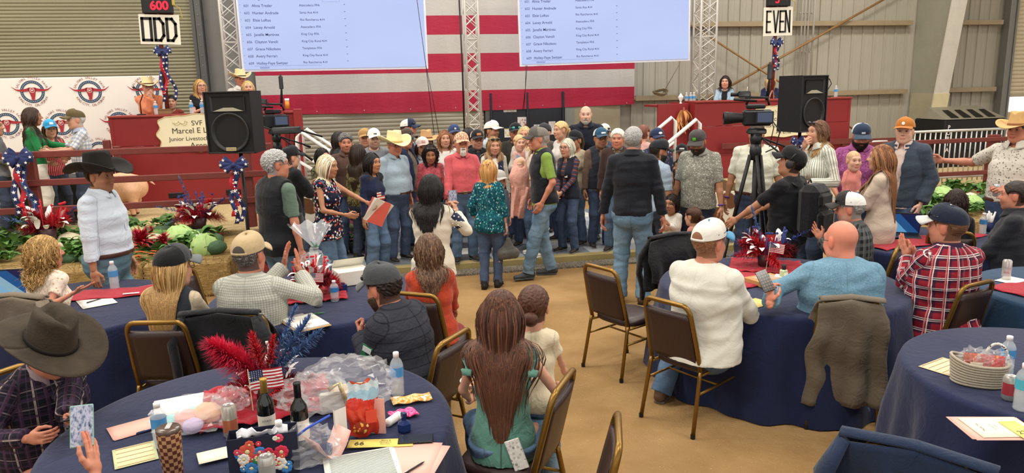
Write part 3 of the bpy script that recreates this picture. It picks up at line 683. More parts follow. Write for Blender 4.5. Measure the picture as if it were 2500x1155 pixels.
  if bot.get('skirt'):pl=[Pr(up(0,0,.9),up(0,0,bot['skirt']),(.17*tw,.12*tw),(.22*tw,.18*tw),R=Rl,cb=True,tor=True)]
  clo['bot']=garment(bot.get('name','jeans'),pel+pl,bot['m'],e,cl,bot.get('fold',.004))
 if belt and not noleg:
  b0=up(0,0,.985);bt=lambda X,Y,Z:np.abs((X-b0[0])*ux[0]+(Y-b0[1])*ux[1]+(Z-b0[2])*ux[2])-.019*s
  clo['belt']=garment('belt',TOR[:3],belt,.017*s,bt,0)
  bk=MB();yb=st[1][3]+.9*belly*.55+.108*b+.9*belly*.5+.019;bk.at(up(0,yb,.985),M);bk.box((0,0,0),(.05*s,.008,.04*s),.006);bk.build('buckle',BUCK,clo['belt'])
 if shoe and not noleg:
  sv,sq,sm=shoe_proto(shoe[0])
  for k in(1,-1):
   hi,kn_,an_=L[k];dv=A3(k*.22,1,0);
   if legs and len(legs)>2:dv=A3(*legs[2 if k==1 else 3],0)
   dv=unit(dv);Bm=np.stack([A3(dv[1],-dv[0],0),dv,ZU],1);v=(sv*s)@Bm.T+an_
   me=npmesh('shoe',v,sq);ob=link('shoe',me,[plain(shoe[1],.6),plain(shoe[2],.6)],o);me.polygons.foreach_set('material_index',sm)
   # --- hair
 coll_pr=TOR+AR[:1]+AR[3:4]
 def coll(p):
  lp=(p-hc)@np.linalg.inv(Hm[0]).T;e1=El((0,-.012,.030),(.080,.100,.093));d=e1.dist(lp[:,0],lp[:,1],lp[:,2])*hs
  g=unit_rows(((lp-e1.c)/e1.r**2)@HR.T);ex=(.022 if lod else .034)*s+(over.get('e',.024)*s if over else 0)*.8
  for q_ in coll_pr:
   dq=q_.dist(p[:,0],p[:,1],p[:,2],ex);m=dq<d
   if m.any():
    h_=.004;gx=np.stack([q_.dist(p[:,0]+h_*(i==0),p[:,1]+h_*(i==1),p[:,2]+h_*(i==2),ex)-dq for i in range(3)],1);g=np.where(m[:,None],unit_rows(gx),g);d=np.minimum(d,dq)
  return d,g
 def roots_(n,zmin=-.05,cap_=False):
  out=[]
  while len(out)<n:
   d=r.normal(size=(n*3,3));d=unit_rows(d);p_=np.array([0,-.014,.033])+d*np.array([.082,.102,.094])
   kp=hair_keep(p_[:,1],p_[:,2])<-.002;kp&=p_[:,2]>zmin
   if cap_:kp&=(p_[:,2]<.055)
   out+=list(p_[kp])
  out=np.array(out[:n]);return out
 if hair and hair[0]not in('bald','none'):
  stl,hcx=hair[0],hair[1];hk=dict(hair[2])if len(hair)>2 and isinstance(hair[2],dict)else{}
  if stl=='short':clo['hair']=short_hair(Hm,hd,hcx,o,seed=seed,under=hat is not None,**{**({'thick':.009}if hat else{}),**hk})
  elif stl in('long','bob','curly','bun','pony'):
   ln=hk.get('len',.45 if stl=='long' else .20);nst=hk.get('n',{0:900,1:460,2:260}[lod]);cap_=hat is not None
   if stl in('bun','pony'):
    clo['hair']=short_hair(Hm,hd,hcx,o,thick=.016,seed=seed)
    bp=MB().at(hc,Hm[0]);bz=hk.get('z',.0);
    if stl=='bun':bp.ball((0,-.125,bz),(.045,.04,.042),14,10)
    else:bp.tube([(0,-.10,bz+.03),(0,-.14,bz+.01),(0,-.15,bz-.05),(0,-.135,bz-ln*.6),(0,-.12,bz-ln)],[.018,.028,.03,.026,.008],10)
    ob=bp.build('hair_bun' if stl=='bun' else 'ponytail',HAIRM,clo['hair'],True);k_=np.array(rgb(hcx));n_=len(ob.data.vertices);vattr(ob.data,'col',np.c_[np.clip(k_[None]*(1+r.normal(size=(n_,1))*.18),0,1),np.ones(n_)])
    nst=0
   if nst:
    rt0=roots_(nst,cap_=cap_);
    if stl=='bun':tgt=A3(0,-.125,bz);dd=unit_rows((tgt-rt0)+A3(0,0,.0));gv=.0
    else:
     part=A3(0,.03,.125);fq_=np.clip((rt0[:,1]+.02)/.06,0,1);dd=unit_rows(np.c_[np.sign(rt0[:,0])*.35*fq_+rt0[:,0]*(1+2*fq_),-.3-rt0[:,1]*2,-.3-np.zeros(nst)]);gv=.6
     fr_=rt0[:,1]>.02;dd[fr_]+=np.array([0,-.5,-.3]);dd=unit_rows(dd)
    rw=rt0@Hm[0].T+hc;dw=dd@HR.T;seg=hk.get('seg',9 if ln<.3 else 13);Ls=ln*hs*(r.uniform(.80,1.05,nst));zr=rt0[:,2];Ls=Ls+np.clip(zr,-.02,.1)*1.0
    w=np.full(nst,hk.get('w',{0:.0042,1:.0062,2:.0085}[lod]));wv=hk.get('wave',.0 if stl!='curly' else .012)
    dr=None if 'drift' not in hk else np.array(hk['drift'])
    if cap_:clo['hair']=None
    else:clo['hair']=short_hair(Hm,max(hd,.006),hcx,o,thick=.006,seed=seed,nape=-.06)
    par=clo['hair']or o
    strands(rw,dw,seg,Ls/seg,coll,w,hcx,r,gv,wv,hk.get('wf',60.),'hair' if par is o else 'hair_locks',par,hk.get('tip'),dr,hk.get('c2'),hc+HR@A3(0,-.035,0),taper=hk.get('taper',.55))
 if beard and beard[0]in('full','goatee'):
  pr,sub=head_prims(sex);th_=.010 if beard[0]=='full' else .009;bl_=beard[2]if len(beard)>2 else 0
  def bc(X,Y,Z):
   lo_=np.maximum(Z+.030+np.clip(.05-Y,-1,.05)*-.25,.0-Y)if beard[0]=='full' else np.maximum(np.maximum(Z+.040,.05-Y),np.abs(X)-.036)
   mo=.0-np.maximum(np.maximum(np.abs(X)-.020,np.abs(Z+.058)-.0095),.06-Y);return np.maximum(lo_+0*X,mo)
  pp=[pr[1],pr[2],pr[3],pr[4],pr[5],pr[6],pr[11]]+([Pr((0,.06,-.1),(0,.062,-.1-bl_),.032,.015,k=.03)]if bl_ else[])
  v,q=blob(pp,.0065,th_,clip=bc,fold=.0015,fq=(140,140,140),seed=3);me=npmesh('beard',v@Hm[0].T+hc,q);k_=np.array(rgb(beard[1]));vattr(me,'col',np.c_[np.clip(k_[None]*(1+r.normal(size=(len(v),1))*.25),0,1),np.ones(len(v))]);link('beard',me,HAIRM,o)
 if glasses:
  g=MB().at(hc,Hm[0]);gm=glasses if not isinstance(glasses,str)else plain(glasses,.35,0,.5,0)
  for k in(1,-1):
   g.tube([(k*.032+.024*math.cos(a_),.103-.004*abs(math.cos(a_)),.008+.019*math.sin(a_))for a_ in np.linspace(0,2*pi,13)[:-1]],.0019,5,closed=True);g.tube([(k*.056,.098,.012),(k*.079,.06,.014),(k*.083,-.01,.012)],.0019,5)
  g.tube([(-.009,.105,.010),(.009,.105,.010)],.002,5);g.build('glasses',gm,o,True)
  # --- hat
 if hat:
  kw=dict(hat[1])
  if kw.get('hole'):kw['hole']=hair[1]if hair else '#4a3828'
  if hat[0]=='cap':clo['hat']=cap_mesh(o,kw.pop('m'),kw.pop('bill'),kw.pop('bm',None),Hm=Hm,parent=o,**kw)
  else:clo['hat']=cowboy_hat(kw.pop('m'),kw.pop('band'),Hm,o,**kw)
 ctx['clo']=clo;ctx['wl']=lambda p:A3(X,Y,z0)+rotm('z',rz)@np.array(p)
 ctx['rz']=rz;ctx['TOR']=TOR;ctx['headtop']=hc+HR@A3(0,0,.119*hs);ctx['pos']=(X,Y,z0)
 if extra:extra(ctx)
 return ctx
SUNM=plain('#14161a',.08,0,.8,0);BUCK=plain('#c8b27a',.3,.9,.5,.05)
# ---------------------------------------------------------------- text and small shared shapes
def text(name,body,size,mat,parent=None,R=None,T=(0,0,0),align='LEFT',ls=1.0,ex=0.0,sx=1.0,off=0.0):
 cu=bpy.data.curves.new(name,'FONT');cu.body=body;cu.size=size;cu.align_x=align;cu.space_line=ls;cu.extrude=ex;cu.offset=off;cu.materials.append(mat)
 t_=bpy.data.objects.new(name,cu);COL.objects.link(t_);bpy.context.view_layer.update();me=bpy.data.meshes.new_from_object(t_);bpy.data.objects.remove(t_);me.name=name
 o=bpy.data.objects.new(name,me);COL.objects.link(o)
 if parent is not None:o.parent=parent
 R=np.eye(3)if R is None else R;m=np.eye(4);m[:3,:3]=R@np.diag([sx,1,1]);m[:3,3]=T;o.matrix_local=Matrix(m.tolist());return o
FRONT=rotm('x',pi/2)
_CH={}
def glyph(ch,size=1.0):
 if ch not in _CH:
  cu=bpy.data.curves.new('g','FONT');cu.body=ch;cu.align_x='CENTER';o=bpy.data.objects.new('g',cu);COL.objects.link(o)
  bpy.context.view_layer.update();me=o.to_mesh();v=np.array([x.co[:]for x in me.vertices]).reshape(-1,3);f=[tuple(p.vertices)for p in me.polygons];o.to_mesh_clear();bpy.data.objects.remove(o);_CH[ch]=(v,f)
 return _CH[ch]
def arc_text(mb,s,r,a0,a1,size,flip=False,y=0.0):
 n=len(s)
 for i,ch in enumerate(s):
  if ch==' ':continue
  v,f=glyph(ch);a=a0+(a1-a0)*i/(n-1);rr=r if not flip else r+size*.72
  t=a-pi/2 if not flip else a+pi/2;ux,uz=math.cos(t),math.sin(t)
  p=[(rr*math.cos(a)+x*size*ux-yy*size*uz,y,rr*math.sin(a)+x*size*uz+yy*size*ux)for x,yy,_ in v];mb.add(p,f)
def star_poly(r,n=5,k=.42,rot=pi/2):return[((r if i%2==0 else r*k)*math.cos(rot+pi*i/n),(r if i%2==0 else r*k)*math.sin(rot+pi*i/n))for i in range(2*n)]
WOODRED=plain('#70322b',.6,var=.2,sc=9,bump=.15);BOOTHRED=plain('#8b2527',.55,var=.10,sc=4,bump=.08);STEEL=plain('#cfccc4',.4,.3,.5,.06);BLACK=plain('#121214',.5,0,.4,.1);DKGREY=plain('#2b2c30',.5);WHITEP=plain('#e9e6df',.5,var=.04);ALU=plain('#b9b9b6',.35,.8,.5,.08)
NAVY=plain('#1f2b55',.7);RED=plain('#b51e30',.7);WHT=plain('#f2f0ec',.7,var=.03);GOLDM=plain('#8a6a32',.35,.75,.5,.12)
def struct(o,label=None):return tag(o,label,None,None,'structure')
# ---------------------------------------------------------------- ground
def dirt():
 n=NT('dirt');co=n.coord();a=n.noise(co,1.1,6,.65);b=n.noise(co,9,5,.65);c=n.ramp(a,[(.30,'#86683f'),(.5,'#9d7d52'),(.70,'#ab8d61')])
 c=n.mix(n.math('MULTIPLY',n.ramp(b,[(.35,'#000000'),(.7,'#ffffff')]),.45),c,'#97784f');fl=n.noise(n.coord(scale=(1,1.4,1)),85,2,.5);c=n.mix(n.ramp(fl,[(.70,'#000000'),(.74,'#ffffff')]),c,'#e0c79a')
 n.base(c);n.bump(n.math('ADD',b,n.math('MULTIPLY',n.noise(co,60,3),.4)),.5,.03);return n.fin(.95,.15)
g=MB();g.box((2,12,-.1),(80,70,.2));struct(g.build('floor',dirt()),'tan packed dirt floor of the arena')
YW=16.5
# ceiling and back wall
c=MB();c.box((2,8,7.62),(44,30,.1));struct(c.build('ceiling',plain('#cfccc2',.8)),'pale metal roof over the arena')
wall=MB();wall.box((2,YW+.14,3.8),(28.4,.04,7.6));wo=struct(wall.build('wall_back',plain('#a59f8e',.7)),'beige metal wall behind the stage')
# ribbed panels of the right half: one mesh, many copies
PANM=plain('#b1ab9b',.55,0,.4,.08,2.0)
def panel_mesh(h):
 pr=[(-.15,0),(-.145,.035),(-.115,.035),(-.105,.004),(.0,.004),(.004,.010),(.012,.010),(.016,.004),(.15,.004)]
 m=MB();v=[(x,-d,z)for z in(0,h)for x,d in pr];k=len(pr);m.add(v,[(i,i+1,k+i+1,k+i)for i in range(k-1)]);me=m.mesh('wall_panel');me.materials.append(PANM);return me
pm=panel_mesh(7.5)
for i in range(34):
 x=6.3+.3*i
 if x>16.1:break
 o=bpy.data.objects.new('wall_panel',pm);COL.objects.link(o);o.parent=wo;o.location=(x,YW+.10,0)
 # roll-up doors: corrugated curtains with frames
def slat_mat(c1='#857f64',c2='#a59f84'):
 n=NT('slats');co=n.coord(scale=(.25,1,1));f=n.noise(co,2.0,4);n.base(n.mix(f,c1,c2));n.bump(n.noise(n.coord(scale=(1,1,12)),3,2),.1,.01);return n.fin(.5,.4)
SLATM=slat_mat();SLAT2=slat_mat('#a09a84','#bfb9a3');SLAT3=slat_mat('#cdbf9c','#e0d6ba')
def roll_door(name,x0,x1,z0,z1,y,pitch,m,label):
 n=int((z1-z0)/pitch);mb=MB();v=[]
 for i in range(n):
  for t,d in((0,.0),(.12,.012),(.5,.022),(.85,.014),(.97,-.006)):
   z=z0+(i+t)*pitch;v+=[(x0,y-d,z),(x1,y-d,z)]
 mb.add(v,[(2*i,2*i+1,2*i+3,2*i+2)for i in range(len(v)//2-1)]);return struct(mb.build(name,m,None,True),label)
roll_door('door_1',-12,-3.32,0,7.4,YW+.06,.068,SLATM,'olive beige roll-up door behind the auctioneer')
fr=MB();fr.box((-3.22,YW-.03,3.7),(.13,.2,7.4),.01);fr.box((-3.34,YW+.0,3.7),(.07,.12,7.4));struct(fr.build('trim_1',plain('#5f5f5c',.45,.5)),'dark steel guide beside the olive door')
bo=MB();
for i in range(36):bo.ball((-3.22,YW-.135,.3+i*.2),(.012,.008,.012),6,4)
tag(bo.build('bolts',plain('#8d8d88',.4,.7),bpy.data.objects['trim_1']),kind='stuff')
gp=MB();gp.box((-2.6,YW+.08,3.7),(1.1,.05,7.4));struct(gp.build('trim_2',plain('#76746e',.6)),'grey steel column face beside the flag')
roll_door('door_2',-1.62,2.62,0,2.6,YW+.02,.085,SLAT2,'beige roll-up door under the flag')
tr=MB()
for x in(-1.70,2.72):tr.box((x,YW+.02,.92),(.14,.12,1.84),.01)
struct(tr.build('trim_3',plain('#6b6a64',.5,.4)),'steel guides of the door under the flag')
# dark doors with notices
DK=plain('#23272e',.3,0,.5,.05);d3=MB();d3.box((3.62,YW-.0,1.1),(1.75,.06,2.2));od=struct(d3.build('door_3',DK),'dark double doors behind the crowd')
for x in(2.78,3.62,4.46):m_=MB();m_.box((x,YW-.05,1.1),(.05,.06,2.2),.006);m_.build('door_frame',plain('#3a3f46',.4,.5),od)
for(x,z,w,h,cl_)in((3.22,1.83,.30,.12,'#d8d2c4'),(3.50,1.48,.22,.34,'#c8684a'),(3.44,1.30,.14,.18,'#3a4c86'),(3.92,1.30,.3,.34,'#aebcc4'),(4.2,1.38,.16,.3,'#d9d4c8'),(3.2,1.3,.24,.2,'#d9c46a')):
 m_=MB();m_.box((x,YW-.036,z),(w,.006,h));m_.build('notice',blotch((cl_,'#efece4',cl_),9.,False,'Object'),od)
cl2=MB();cl2.box((5.2,YW+.02,1.1),(1.3,.08,2.2));struct(cl2.build('trim_4',plain('#a79c80',.6)),'tan wall panel beside the dark doors')
cl3=MB();cl3.box((4.62,YW+.02,.92),(.22,.1,1.84));struct(cl3.build('trim_5',plain('#8f9286',.5)),'grey door post right of the dark doors')
# girts, braces, conduits
GIRT=plain('#a89678',.55,.2,.4,.15)
def girt(z,x0,x1,n_):
 m_=MB();m_.box(((x0+x1)/2,YW-.045,z+.09),(x1-x0,.15,.012));m_.box(((x0+x1)/2,YW-.115,z+.04),(x1-x0,.012,.1));m_.box(((x0+x1)/2,YW-.045,z-.01),(x1-x0,.15,.012));return struct(m_.build(f'trim_{n_}',GIRT),'horizontal steel girt on the ribbed wall')
girt(3.62,6.2,13.4,6);girt(1.96,6.2,13.4,7);girt(3.62,14.1,16.0,8);girt(1.96,14.1,16.0,9)
RUST=plain('#a07c50',.6,.4,.4,.25)
def brace(p,q,r,lab):
 m_=MB();m_.tube([p,q],r,8);return tag(m_.build('brace_rod',RUST,None,True),lab,'brace')
b0,b1=W(2155,0,YW-.2),W(1850,172,YW-.2);b2=b1+(b1-b0)*.55;b3=b0+(b0-b1)*.2
brace(b3,b2,.028,'long rust-brown diagonal brace crossing behind the EVEN sign')
c0,c1=W(1735,92,YW-.25),W(1872,180,YW-.25);brace(c0+(c0-c1)*.6,c1+(c1-c0)*2.6,.024,'rust-brown diagonal brace running down behind the right truss')
for i,dx in enumerate((1955,1963,1971,1984)):
 p=W(dx,100,YW-.12);m_=MB();m_.tube([(p[0],YW-.12,2.1),(p[0],YW-.12,7.3)],.018 if i<3 else .026,8)
 for z in(3.0,3.9,4.4):m_.box((p[0],YW-.06,z),(.05,.08,.03))
 tag(m_.build('conduit',STEEL,None,True),('thin grey conduit nearest the EVEN sign','second grey conduit from the EVEN sign','third grey conduit from the EVEN sign','thick outermost grey conduit on the ribbed wall')[i],'pipe','conduits on the wall')
 # tapered frame column
cx=13.6;pw=MB();pts=[(YW,0),(YW,7.5),(YW-1.75,7.5),(YW-.72,0)]
v=[(cx-.01,y,z)for y,z in pts]+[(cx+.01,y,z)for y,z in pts];pw.add(v,[(0,1,2,3),(7,6,5,4),(0,4,5,1),(1,5,6,2),(2,6,7,3),(3,7,4,0)])
pc=struct(pw.build('column',plain('#a3a190',.6)),'wide grey web of the tapered steel column')
fl=MB();n_=unit(A3(0,-7.5,-1.03));q=[A3(cx,YW-.72,0),A3(cx,YW-1.75,7.5)]
fl.add([e+A3(sx*.2,0,0)+n_*t for e in q for sx in(-1,1)for t in(0,.03)],[(0,2,6,4),(1,5,7,3),(0,1,3,2),(4,6,7,5),(0,4,5,1),(2,3,7,6)]);fl.build('flange',plain('#d3cfc2',.55),pc)  # flange paler than the web: the light on it is put into its colour
lw=MB();t_=1.95/7.5;e=q[0]+(q[1]-q[0])*t_
lw.add([p_+A3(sx*.21,0,0)+n_*t for p_ in(q[0],e)for sx in(-1,1)for t in(.031,.05)],[(0,2,6,4),(1,5,7,3),(0,1,3,2),(4,6,7,5),(0,4,5,1),(2,3,7,6)]);lw.build('cover_board',plain('#dccfa6',.6),pc)
wl_=MB();yy=YW-.72-1.03*t_;wl_.add([(cx-.014,YW-.02,0),(cx-.014,YW-.02,1.95),(cx-.014,yy,1.95),(cx-.014,YW-.72,0),(cx-.03,YW-.02,0),(cx-.03,YW-.02,1.95),(cx-.03,yy,1.95),(cx-.03,YW-.72,0)],[(4,5,6,7),(0,3,2,1),(0,1,5,4),(1,2,6,5),(2,3,7,6),(3,0,4,7)]);wl_.build('cover_sheet',plain('#b5ad90',.6),pc)
# right bay: roll-up door half open on to the daylight
roll_door('door_4',16.35,24,1.84,7.4,YW-.02,.10,SLAT3,'cream roll-up door half open at the right')
m_=MB();m_.box((16.22,YW-.05,3.75),(.16,.24,7.5),.01);m_.box((16.33,YW-.16,3.75),(.05,.06,7.5));struct(m_.build('trim_10',plain('#84837c',.5,.4)),'steel jamb of the half open door')
bb_=MB();bb_.box((20.2,YW-.03,1.82),(7.7,.06,.07));struct(bb_.build('trim_11',plain('#b9ae92',.5)),'bottom rail of the half open door')
wl3=MB();wl3.box((-16.0,9,3.8),(.1,22,7.6));struct(wl3.build('wall_left',plain('#b0aa98',.7)),'beige metal wall at the left end')
# ---------------------------------------------------------------- the flag on the wall, screens, trusses
def flag_cloth(c,c2):
 n=NT('vinyl');co=n.coord(scale=(1,1,.35));f=n.noise(co,1.6,3,.5,.8);n.base(n.mix(f,c,c2));n.bump(n.math('ADD',f,n.math('MULTIPLY',n.noise(n.coord(scale=(1,1,2)),5,3,.5,1.5),.25)),.5,.05);return n.fin(.45,.4)
FR=flag_cloth('#a81c38','#c22a45');FW=flag_cloth('#bdb7aa','#d4cfc4');FB=flag_cloth('#232c58','#2c3766')
fx0,fx1,fz0,fs=-2.22,6.17,1.87,.402
def fwave(x,z):return YW-.06-.02*math.sin(x*2.1+z*.7)-.012*math.sin(x*5.3-z*2)+.0
flg=thing('flag','giant striped flag hanging on the back wall behind the screens','flag',(0,0,0))
for i in range(13):
 za,zb=fz0+i*fs,fz0+(i+1)*fs;s_=MB();xa=fx0 if i<6 else 1.42
 s_.sheet(lambda u,v:(xa+(fx1-xa)*u,fwave(xa+(fx1-xa)*u,za+(zb-za)*v),za+(zb-za)*v-(.05*math.sin(u*pi)*(1 if i==0 else 0)*(1-v))-.03*(1-u)*0),40,3);s_.build('stripe',FR if i%2==0 else FW,flg,True)
s_=MB();s_.sheet(lambda u,v:(fx0+(1.42-fx0)*u,fwave(fx0,0)-.0,fz0+6*fs+7*fs*v),20,6);s_.build('canton',FB,flg,True)
st_=MB()
for r_ in range(9):
 for k in range(6 if r_%2==0 else 5):
  x=fx0+.3+k*.6+(0 if r_%2==0 else .3);z=fz0+6*fs+.28+r_*.28;n0=[(x+a,fwave(x,z)-.02,z+b)for a,b in star_poly(.1)];st_.add(n0+[(x,fwave(x,z)-.02,z)],[(i,(i+1)%10,10)for i in range(10)])
tag(st_.build('stars',FW,flg),kind='stuff')
hem=MB()
for i in range(9):x=fx0+.2+i*1.0;hem.ball((x,fwave(x,1.9)-.02,1.90),(.012,.008,.012),6,4)
tag(hem.build('grommets',STEEL,flg),kind='stuff')
# projected lists
def screen_mat():
 n=NT('screen');n.base('#0a0a10');co=n.coord('Generated');f=n.noise(co,1.3,2);c=n.mix(f,'#b3c4f5','#c9d6fb');n.l(c,n.b.inputs['Emission Color']);n.b.inputs['Emission Strength'].default_value=.98;return n.fin(.5)
SCR=screen_mat();INK=plain('#262c66',.6,var=0);INK2=plain('#5b648e',.6,var=0)
ROWS=[('600','Morgan Hancock','Lockwood 4-H'),('601','Ahna Treder','Atascadero FFA'),('602','Hunter Andrade','Santa Ana 4-H'),('603','Elsie Loftus','Rio Rancheros 4-H'),('604','Laney Arnold','Atascadero FFA'),('605','Janelle Martinez','King City FFA'),('606','Clayton Vanoli','King City Rural 4-H'),('607','Grace Nikolaou','Templeton FFA'),('608','Avery Ferrari','King City Rural 4-H'),('609','Holley-Faye Switzer','Rio Rancheros 4-H')]
YS=14.3
def screen(x0,x1,z0,tilt,label,total):
 w=x1-x0;h=w*.5625;s=thing('projection_screen',label,'screen',(x0,YS,z0));s.rotation_euler=(0,-tilt,0);k=w/3.31
 b_=MB();b_.box((w/2,.02,h/2),(w,.03,h));b_.build('screen_panel',SCR,s)
 f_=MB()
 for a,b in(((-.02,0,h/2),(.04,.05,h+.08)),((w+.02,0,h/2),(.04,.05,h+.08)),((w/2,0,-.02),(w,.05,.04)),((w/2,0,h+.02),(w,.05,.04))):f_.box((a[0],.04,a[2]),b)
 f_.build('screen_frame',plain('#d5d9e4',.5),s)
 pit=.1265*k
 for j,(a,b,c_)in enumerate(ROWS):
  z=.085*k+(9-j)*pit
  text('lettering',a,.064*k,INK,s,FRONT,(.085*k,-.006,z));text('lettering',b,.068*k,INK,s,FRONT,(.225*k,-.006,z),off=.0005);text('lettering',c_,.056*k,INK,s,FRONT,(1.05*k,-.006,z+.010),off=.0004)
  text('lettering','-',.10*k,INK,s,FRONT,(1.84*k,-.006,z+.02));text('lettering','-',.07*k,INK2,s,FRONT,(.012*k,-.006,z+.02))
 if total:text('lettering','$512.00',.088*k,INK,s,FRONT,(2.92*k,-.006,.085*k+9*pit+.01))
 l_=MB();l_.box((.78*k,-.006,.060*k),(1.2*k,.002,.008*k));l_.box((.36*k,-.006,.028*k),(.17*k,.002,.03*k));z=.085*k+9*pit
 for a,b in(((1.62*k,z+.03*k),(.30*k,.007*k)),((1.62*k,z-.035*k),(.30*k,.007*k))):l_.box((a[0],-.006,a[1]),(b[0],.002,b[1]))
 for x_ in(1.47,1.77):l_.box((x_*k,-.006,z),(.007*k,.002,.07*k))
 tag(l_.build('ruled_lines',plain('#8797cf',.6,var=0),s),kind='stuff')
 return s
screen(-2.11,1.19,2.74,0.0,'lit projection list hanging nearer the ODD sign',True)
screen(3.06,6.53,2.75,.017,'lit projection list hanging nearer the EVEN sign',False)
# trusses
def truss(x,y,w,lab,z0=0.0):
 t=thing('truss_tower',lab,'truss',(x,y,z0));h=7.4-z0;n=int(h/.23)
 for i,(a,b)in enumerate(((-w/2,-w/2),(w/2,-w/2),(w/2,w/2),(-w/2,w/2))):
  m=MB();m.tube([(a,b,0),(a,b,h)],.024,8);m.build('chord',STEEL,t,True)
 m=MB()
 for a,b,ax in((-w/2,0,1),(w/2,0,1),(0,-w/2,0),(0,w/2,0)):
  for k in range(n):
   z0_,z1_=k*h/n,(k+1)*h/n;s0=(-1)**k
   p=[(a,s0*w/2,z0_),(a,-s0*w/2,z1_)]if ax else[(s0*w/2,b,z0_),(-s0*w/2,b,z1_)];m.tube(p,.010,5,False)
   if ax==0:p=[(-s0*w/2,b,z0_),(s0*w/2,b,z1_)];m.tube(p,.009,5,False)
   if k%7==0:m.tube([(a,-w/2,z0_),(a,w/2,z0_)]if ax else[(-w/2,b,z0_),(w/2,b,z0_)],.012,5,False)
 m.build('lacing',STEEL,t,True);b_=MB();b_.box((0,0,.01),(w+.2,w+.2,.02));b_.build('base_plate',STEEL,t);return t
truss(-2.33,14.6,.27,'pale metal truss tower beside the ODD sign');truss(2.08,14.35,.25,'pale metal truss tower between the two screens');truss(6.90,14.35,.34,'pale metal truss tower beside the EVEN sign')
for(a,b,r_,lab)in(((1018,0),(1060,330),.006,'thin black cable hanging beside the nearer screen edge'),((1040,160),(1072,330),.006,'thin black cable from the corner of the left list'),((1121,0),(1134,330),.016,'thick black cable along the middle truss'),((1284,160),(1279,270),.006,'thin black cable below the right list'),((1287,160),(1276,270),.006,'second thin black cable below the right list')):
 p,q=W(*a,13.9 if a[0]<1200 else YS),W(*b,13.9 if a[0]<1200 else YS);m=MB();m.tube([p+(0,0,.0),(p+q)/2+A3(.01,0,0),q],r_,6);tag(m.build('hanging_cable',BLACK,None,True),lab,'cable')
p=W(1660,155,YW-.3);q=W(1618,228,YW-.3);m=MB();m.tube([p+(0,0,1.5),p,q],.008,6)
for i in range(5):m.tube([q+A3(.14*math.cos(a)*(1+.1*i)-.1,-.05-.01*i,.02*math.sin(2*a)+.05*math.sin(a)+.012*i)for a in np.linspace(0,2*pi,12)[:-1]],.012,6,closed=True)
tag(m.build('rope_coil',plain('#9a8a6a',.8),None,True),'coiled rope tied to the wall girt','rope')
# ---------------------------------------------------------------- sale ring: raised sawdust, bales, fences, booths
def sawdust():
 n=NT('sawdust');co=n.coord();a=n.noise(co,3,5,.7);b=n.noise(co,70,3,.6);c=n.ramp(b,[(.3,'#b39a6c'),(.5,'#d6bd8b'),(.7,'#eddcb4')]);n.base(n.mix(n.math('MULTIPLY',a,.35),c,'#bda271'));n.bump(n.math('ADD',b,n.math('MULTIPLY',a,.6)),.9,.04);return n.fin(.95,.1)
SAW=sawdust();YF=10.4;ZR=.5
def ring(x0,x1,lab):
 m=MB();r=np.random.default_rng(3);nx,ny=44,16;z=.04*r.random((nx+1,ny+1))
 m.sheet(lambda u,v:(x0+(x1-x0)*u,10.22+(12.94-10.22)*v,ZR-.03+z[int(u*nx+.5),int(v*ny+.5)]),nx,ny);m.add([(x0,10.22,0),(x1,10.22,0),(x1,10.22,ZR),(x0,10.22,ZR),(x0,12.94,0),(x1,12.94,0),(x1,12.94,ZR),(x0,12.94,ZR)],[(0,1,2,3),(5,1,2,6),(0,4,7,3),(4,5,6,7)])
 return struct(m.build(f'floor_{lab[0]}',SAW,None,True),lab[1])
ring(-11,-1.35,('ring','pale sawdust bedding of the sale ring'));ring(6.6,14,('pen','pale sawdust behind the right pen fence'))
def rail(name,a,b,w,h,parent,m=None):mb=MB();mb.box((0,0,0),(abs(b[0]-a[0])or w,w if abs(b[0]-a[0])else abs(b[1]-a[1]),h),.008);o=mb.build(name,m or WOODRED,parent);o.location=tuple((np.array(a)+np.array(b))/2);return o
fe=thing('rail_fence','red-brown wooden three-rail fence of the sale ring, starred bow on its post','fence',(0,YF,0))
for z in(1.60,1.237,.883):rail('rail',(-7.2,0,z),(-1.28,0,z),.045,.085,fe)
px_l=W(80,480,YF)[0];px_r=W(607,480,YF)[0]
for x in(px_l,px_r):m=MB();m.box((x,.06,.82),(.14,.1,1.64),.01);m.build('post',WOODRED,fe)
bf=thing('side_gate','short red-brown gate posts between backdrop and left booth','gate',(0,12.7,0))
x_=W(262,360,12.7)[0];z_=W(262,342,12.7)[2]
for dx,dz in((0,0),(.14,-.1)):m=MB();m.box((x_+dx,0,(z_+dz)/2+.2),(.10,.1,z_+dz-.4),.01);m.build('post',WOODRED,bf)
# left booth
bl=thing('announcer_booth','red announcer booth with the scalloped cream sign, left of the stage','booth',(0,13.0,0))
def booth(root,x0,x1,seams,holes,top=1.97,dep=1.2,side=None,z0=.5):
 zz=[z0]+seams+[top]
 for i in range(len(zz)-1):m=MB();m.box(((x0+x1)/2,.03-(.012 if i<len(zz)-2 else 0),(zz[i]+zz[i+1])/2),(x1-x0,.05,zz[i+1]-zz[i]-.006),.004);m.build('board',BOOTHRED,root)
 for s,x in((0,x0),(1,x1)):m=MB();m.box((x,dep/2,top/2),(.05,dep,top));m.build('side_panel',BOOTHRED,root)
 m=MB();m.box(((x0+x1)/2,.22,top+.015),(x1-x0+.06,.5,.035),.006);m.build('counter',plain('#8f3028',.5),root)
 m=MB();m.box(((x0+x1)/2,dep/2+.2,.9),(x1-x0,dep-.4,.06));m.build('deck',plain('#7a5a40',.8),root)
 for x,z in holes:m=MB();m.box((x,-.012,z),(.24,.02,.09),.008);m.build('hand_hole',BLACK,root)
booth(bl,-4.06,-1.18,[.98,1.50],[(W(430,477,12.98)[0],W(430,477,12.98)[2]),(W(570,469,12.98)[0],W(570,469,12.98)[2])])
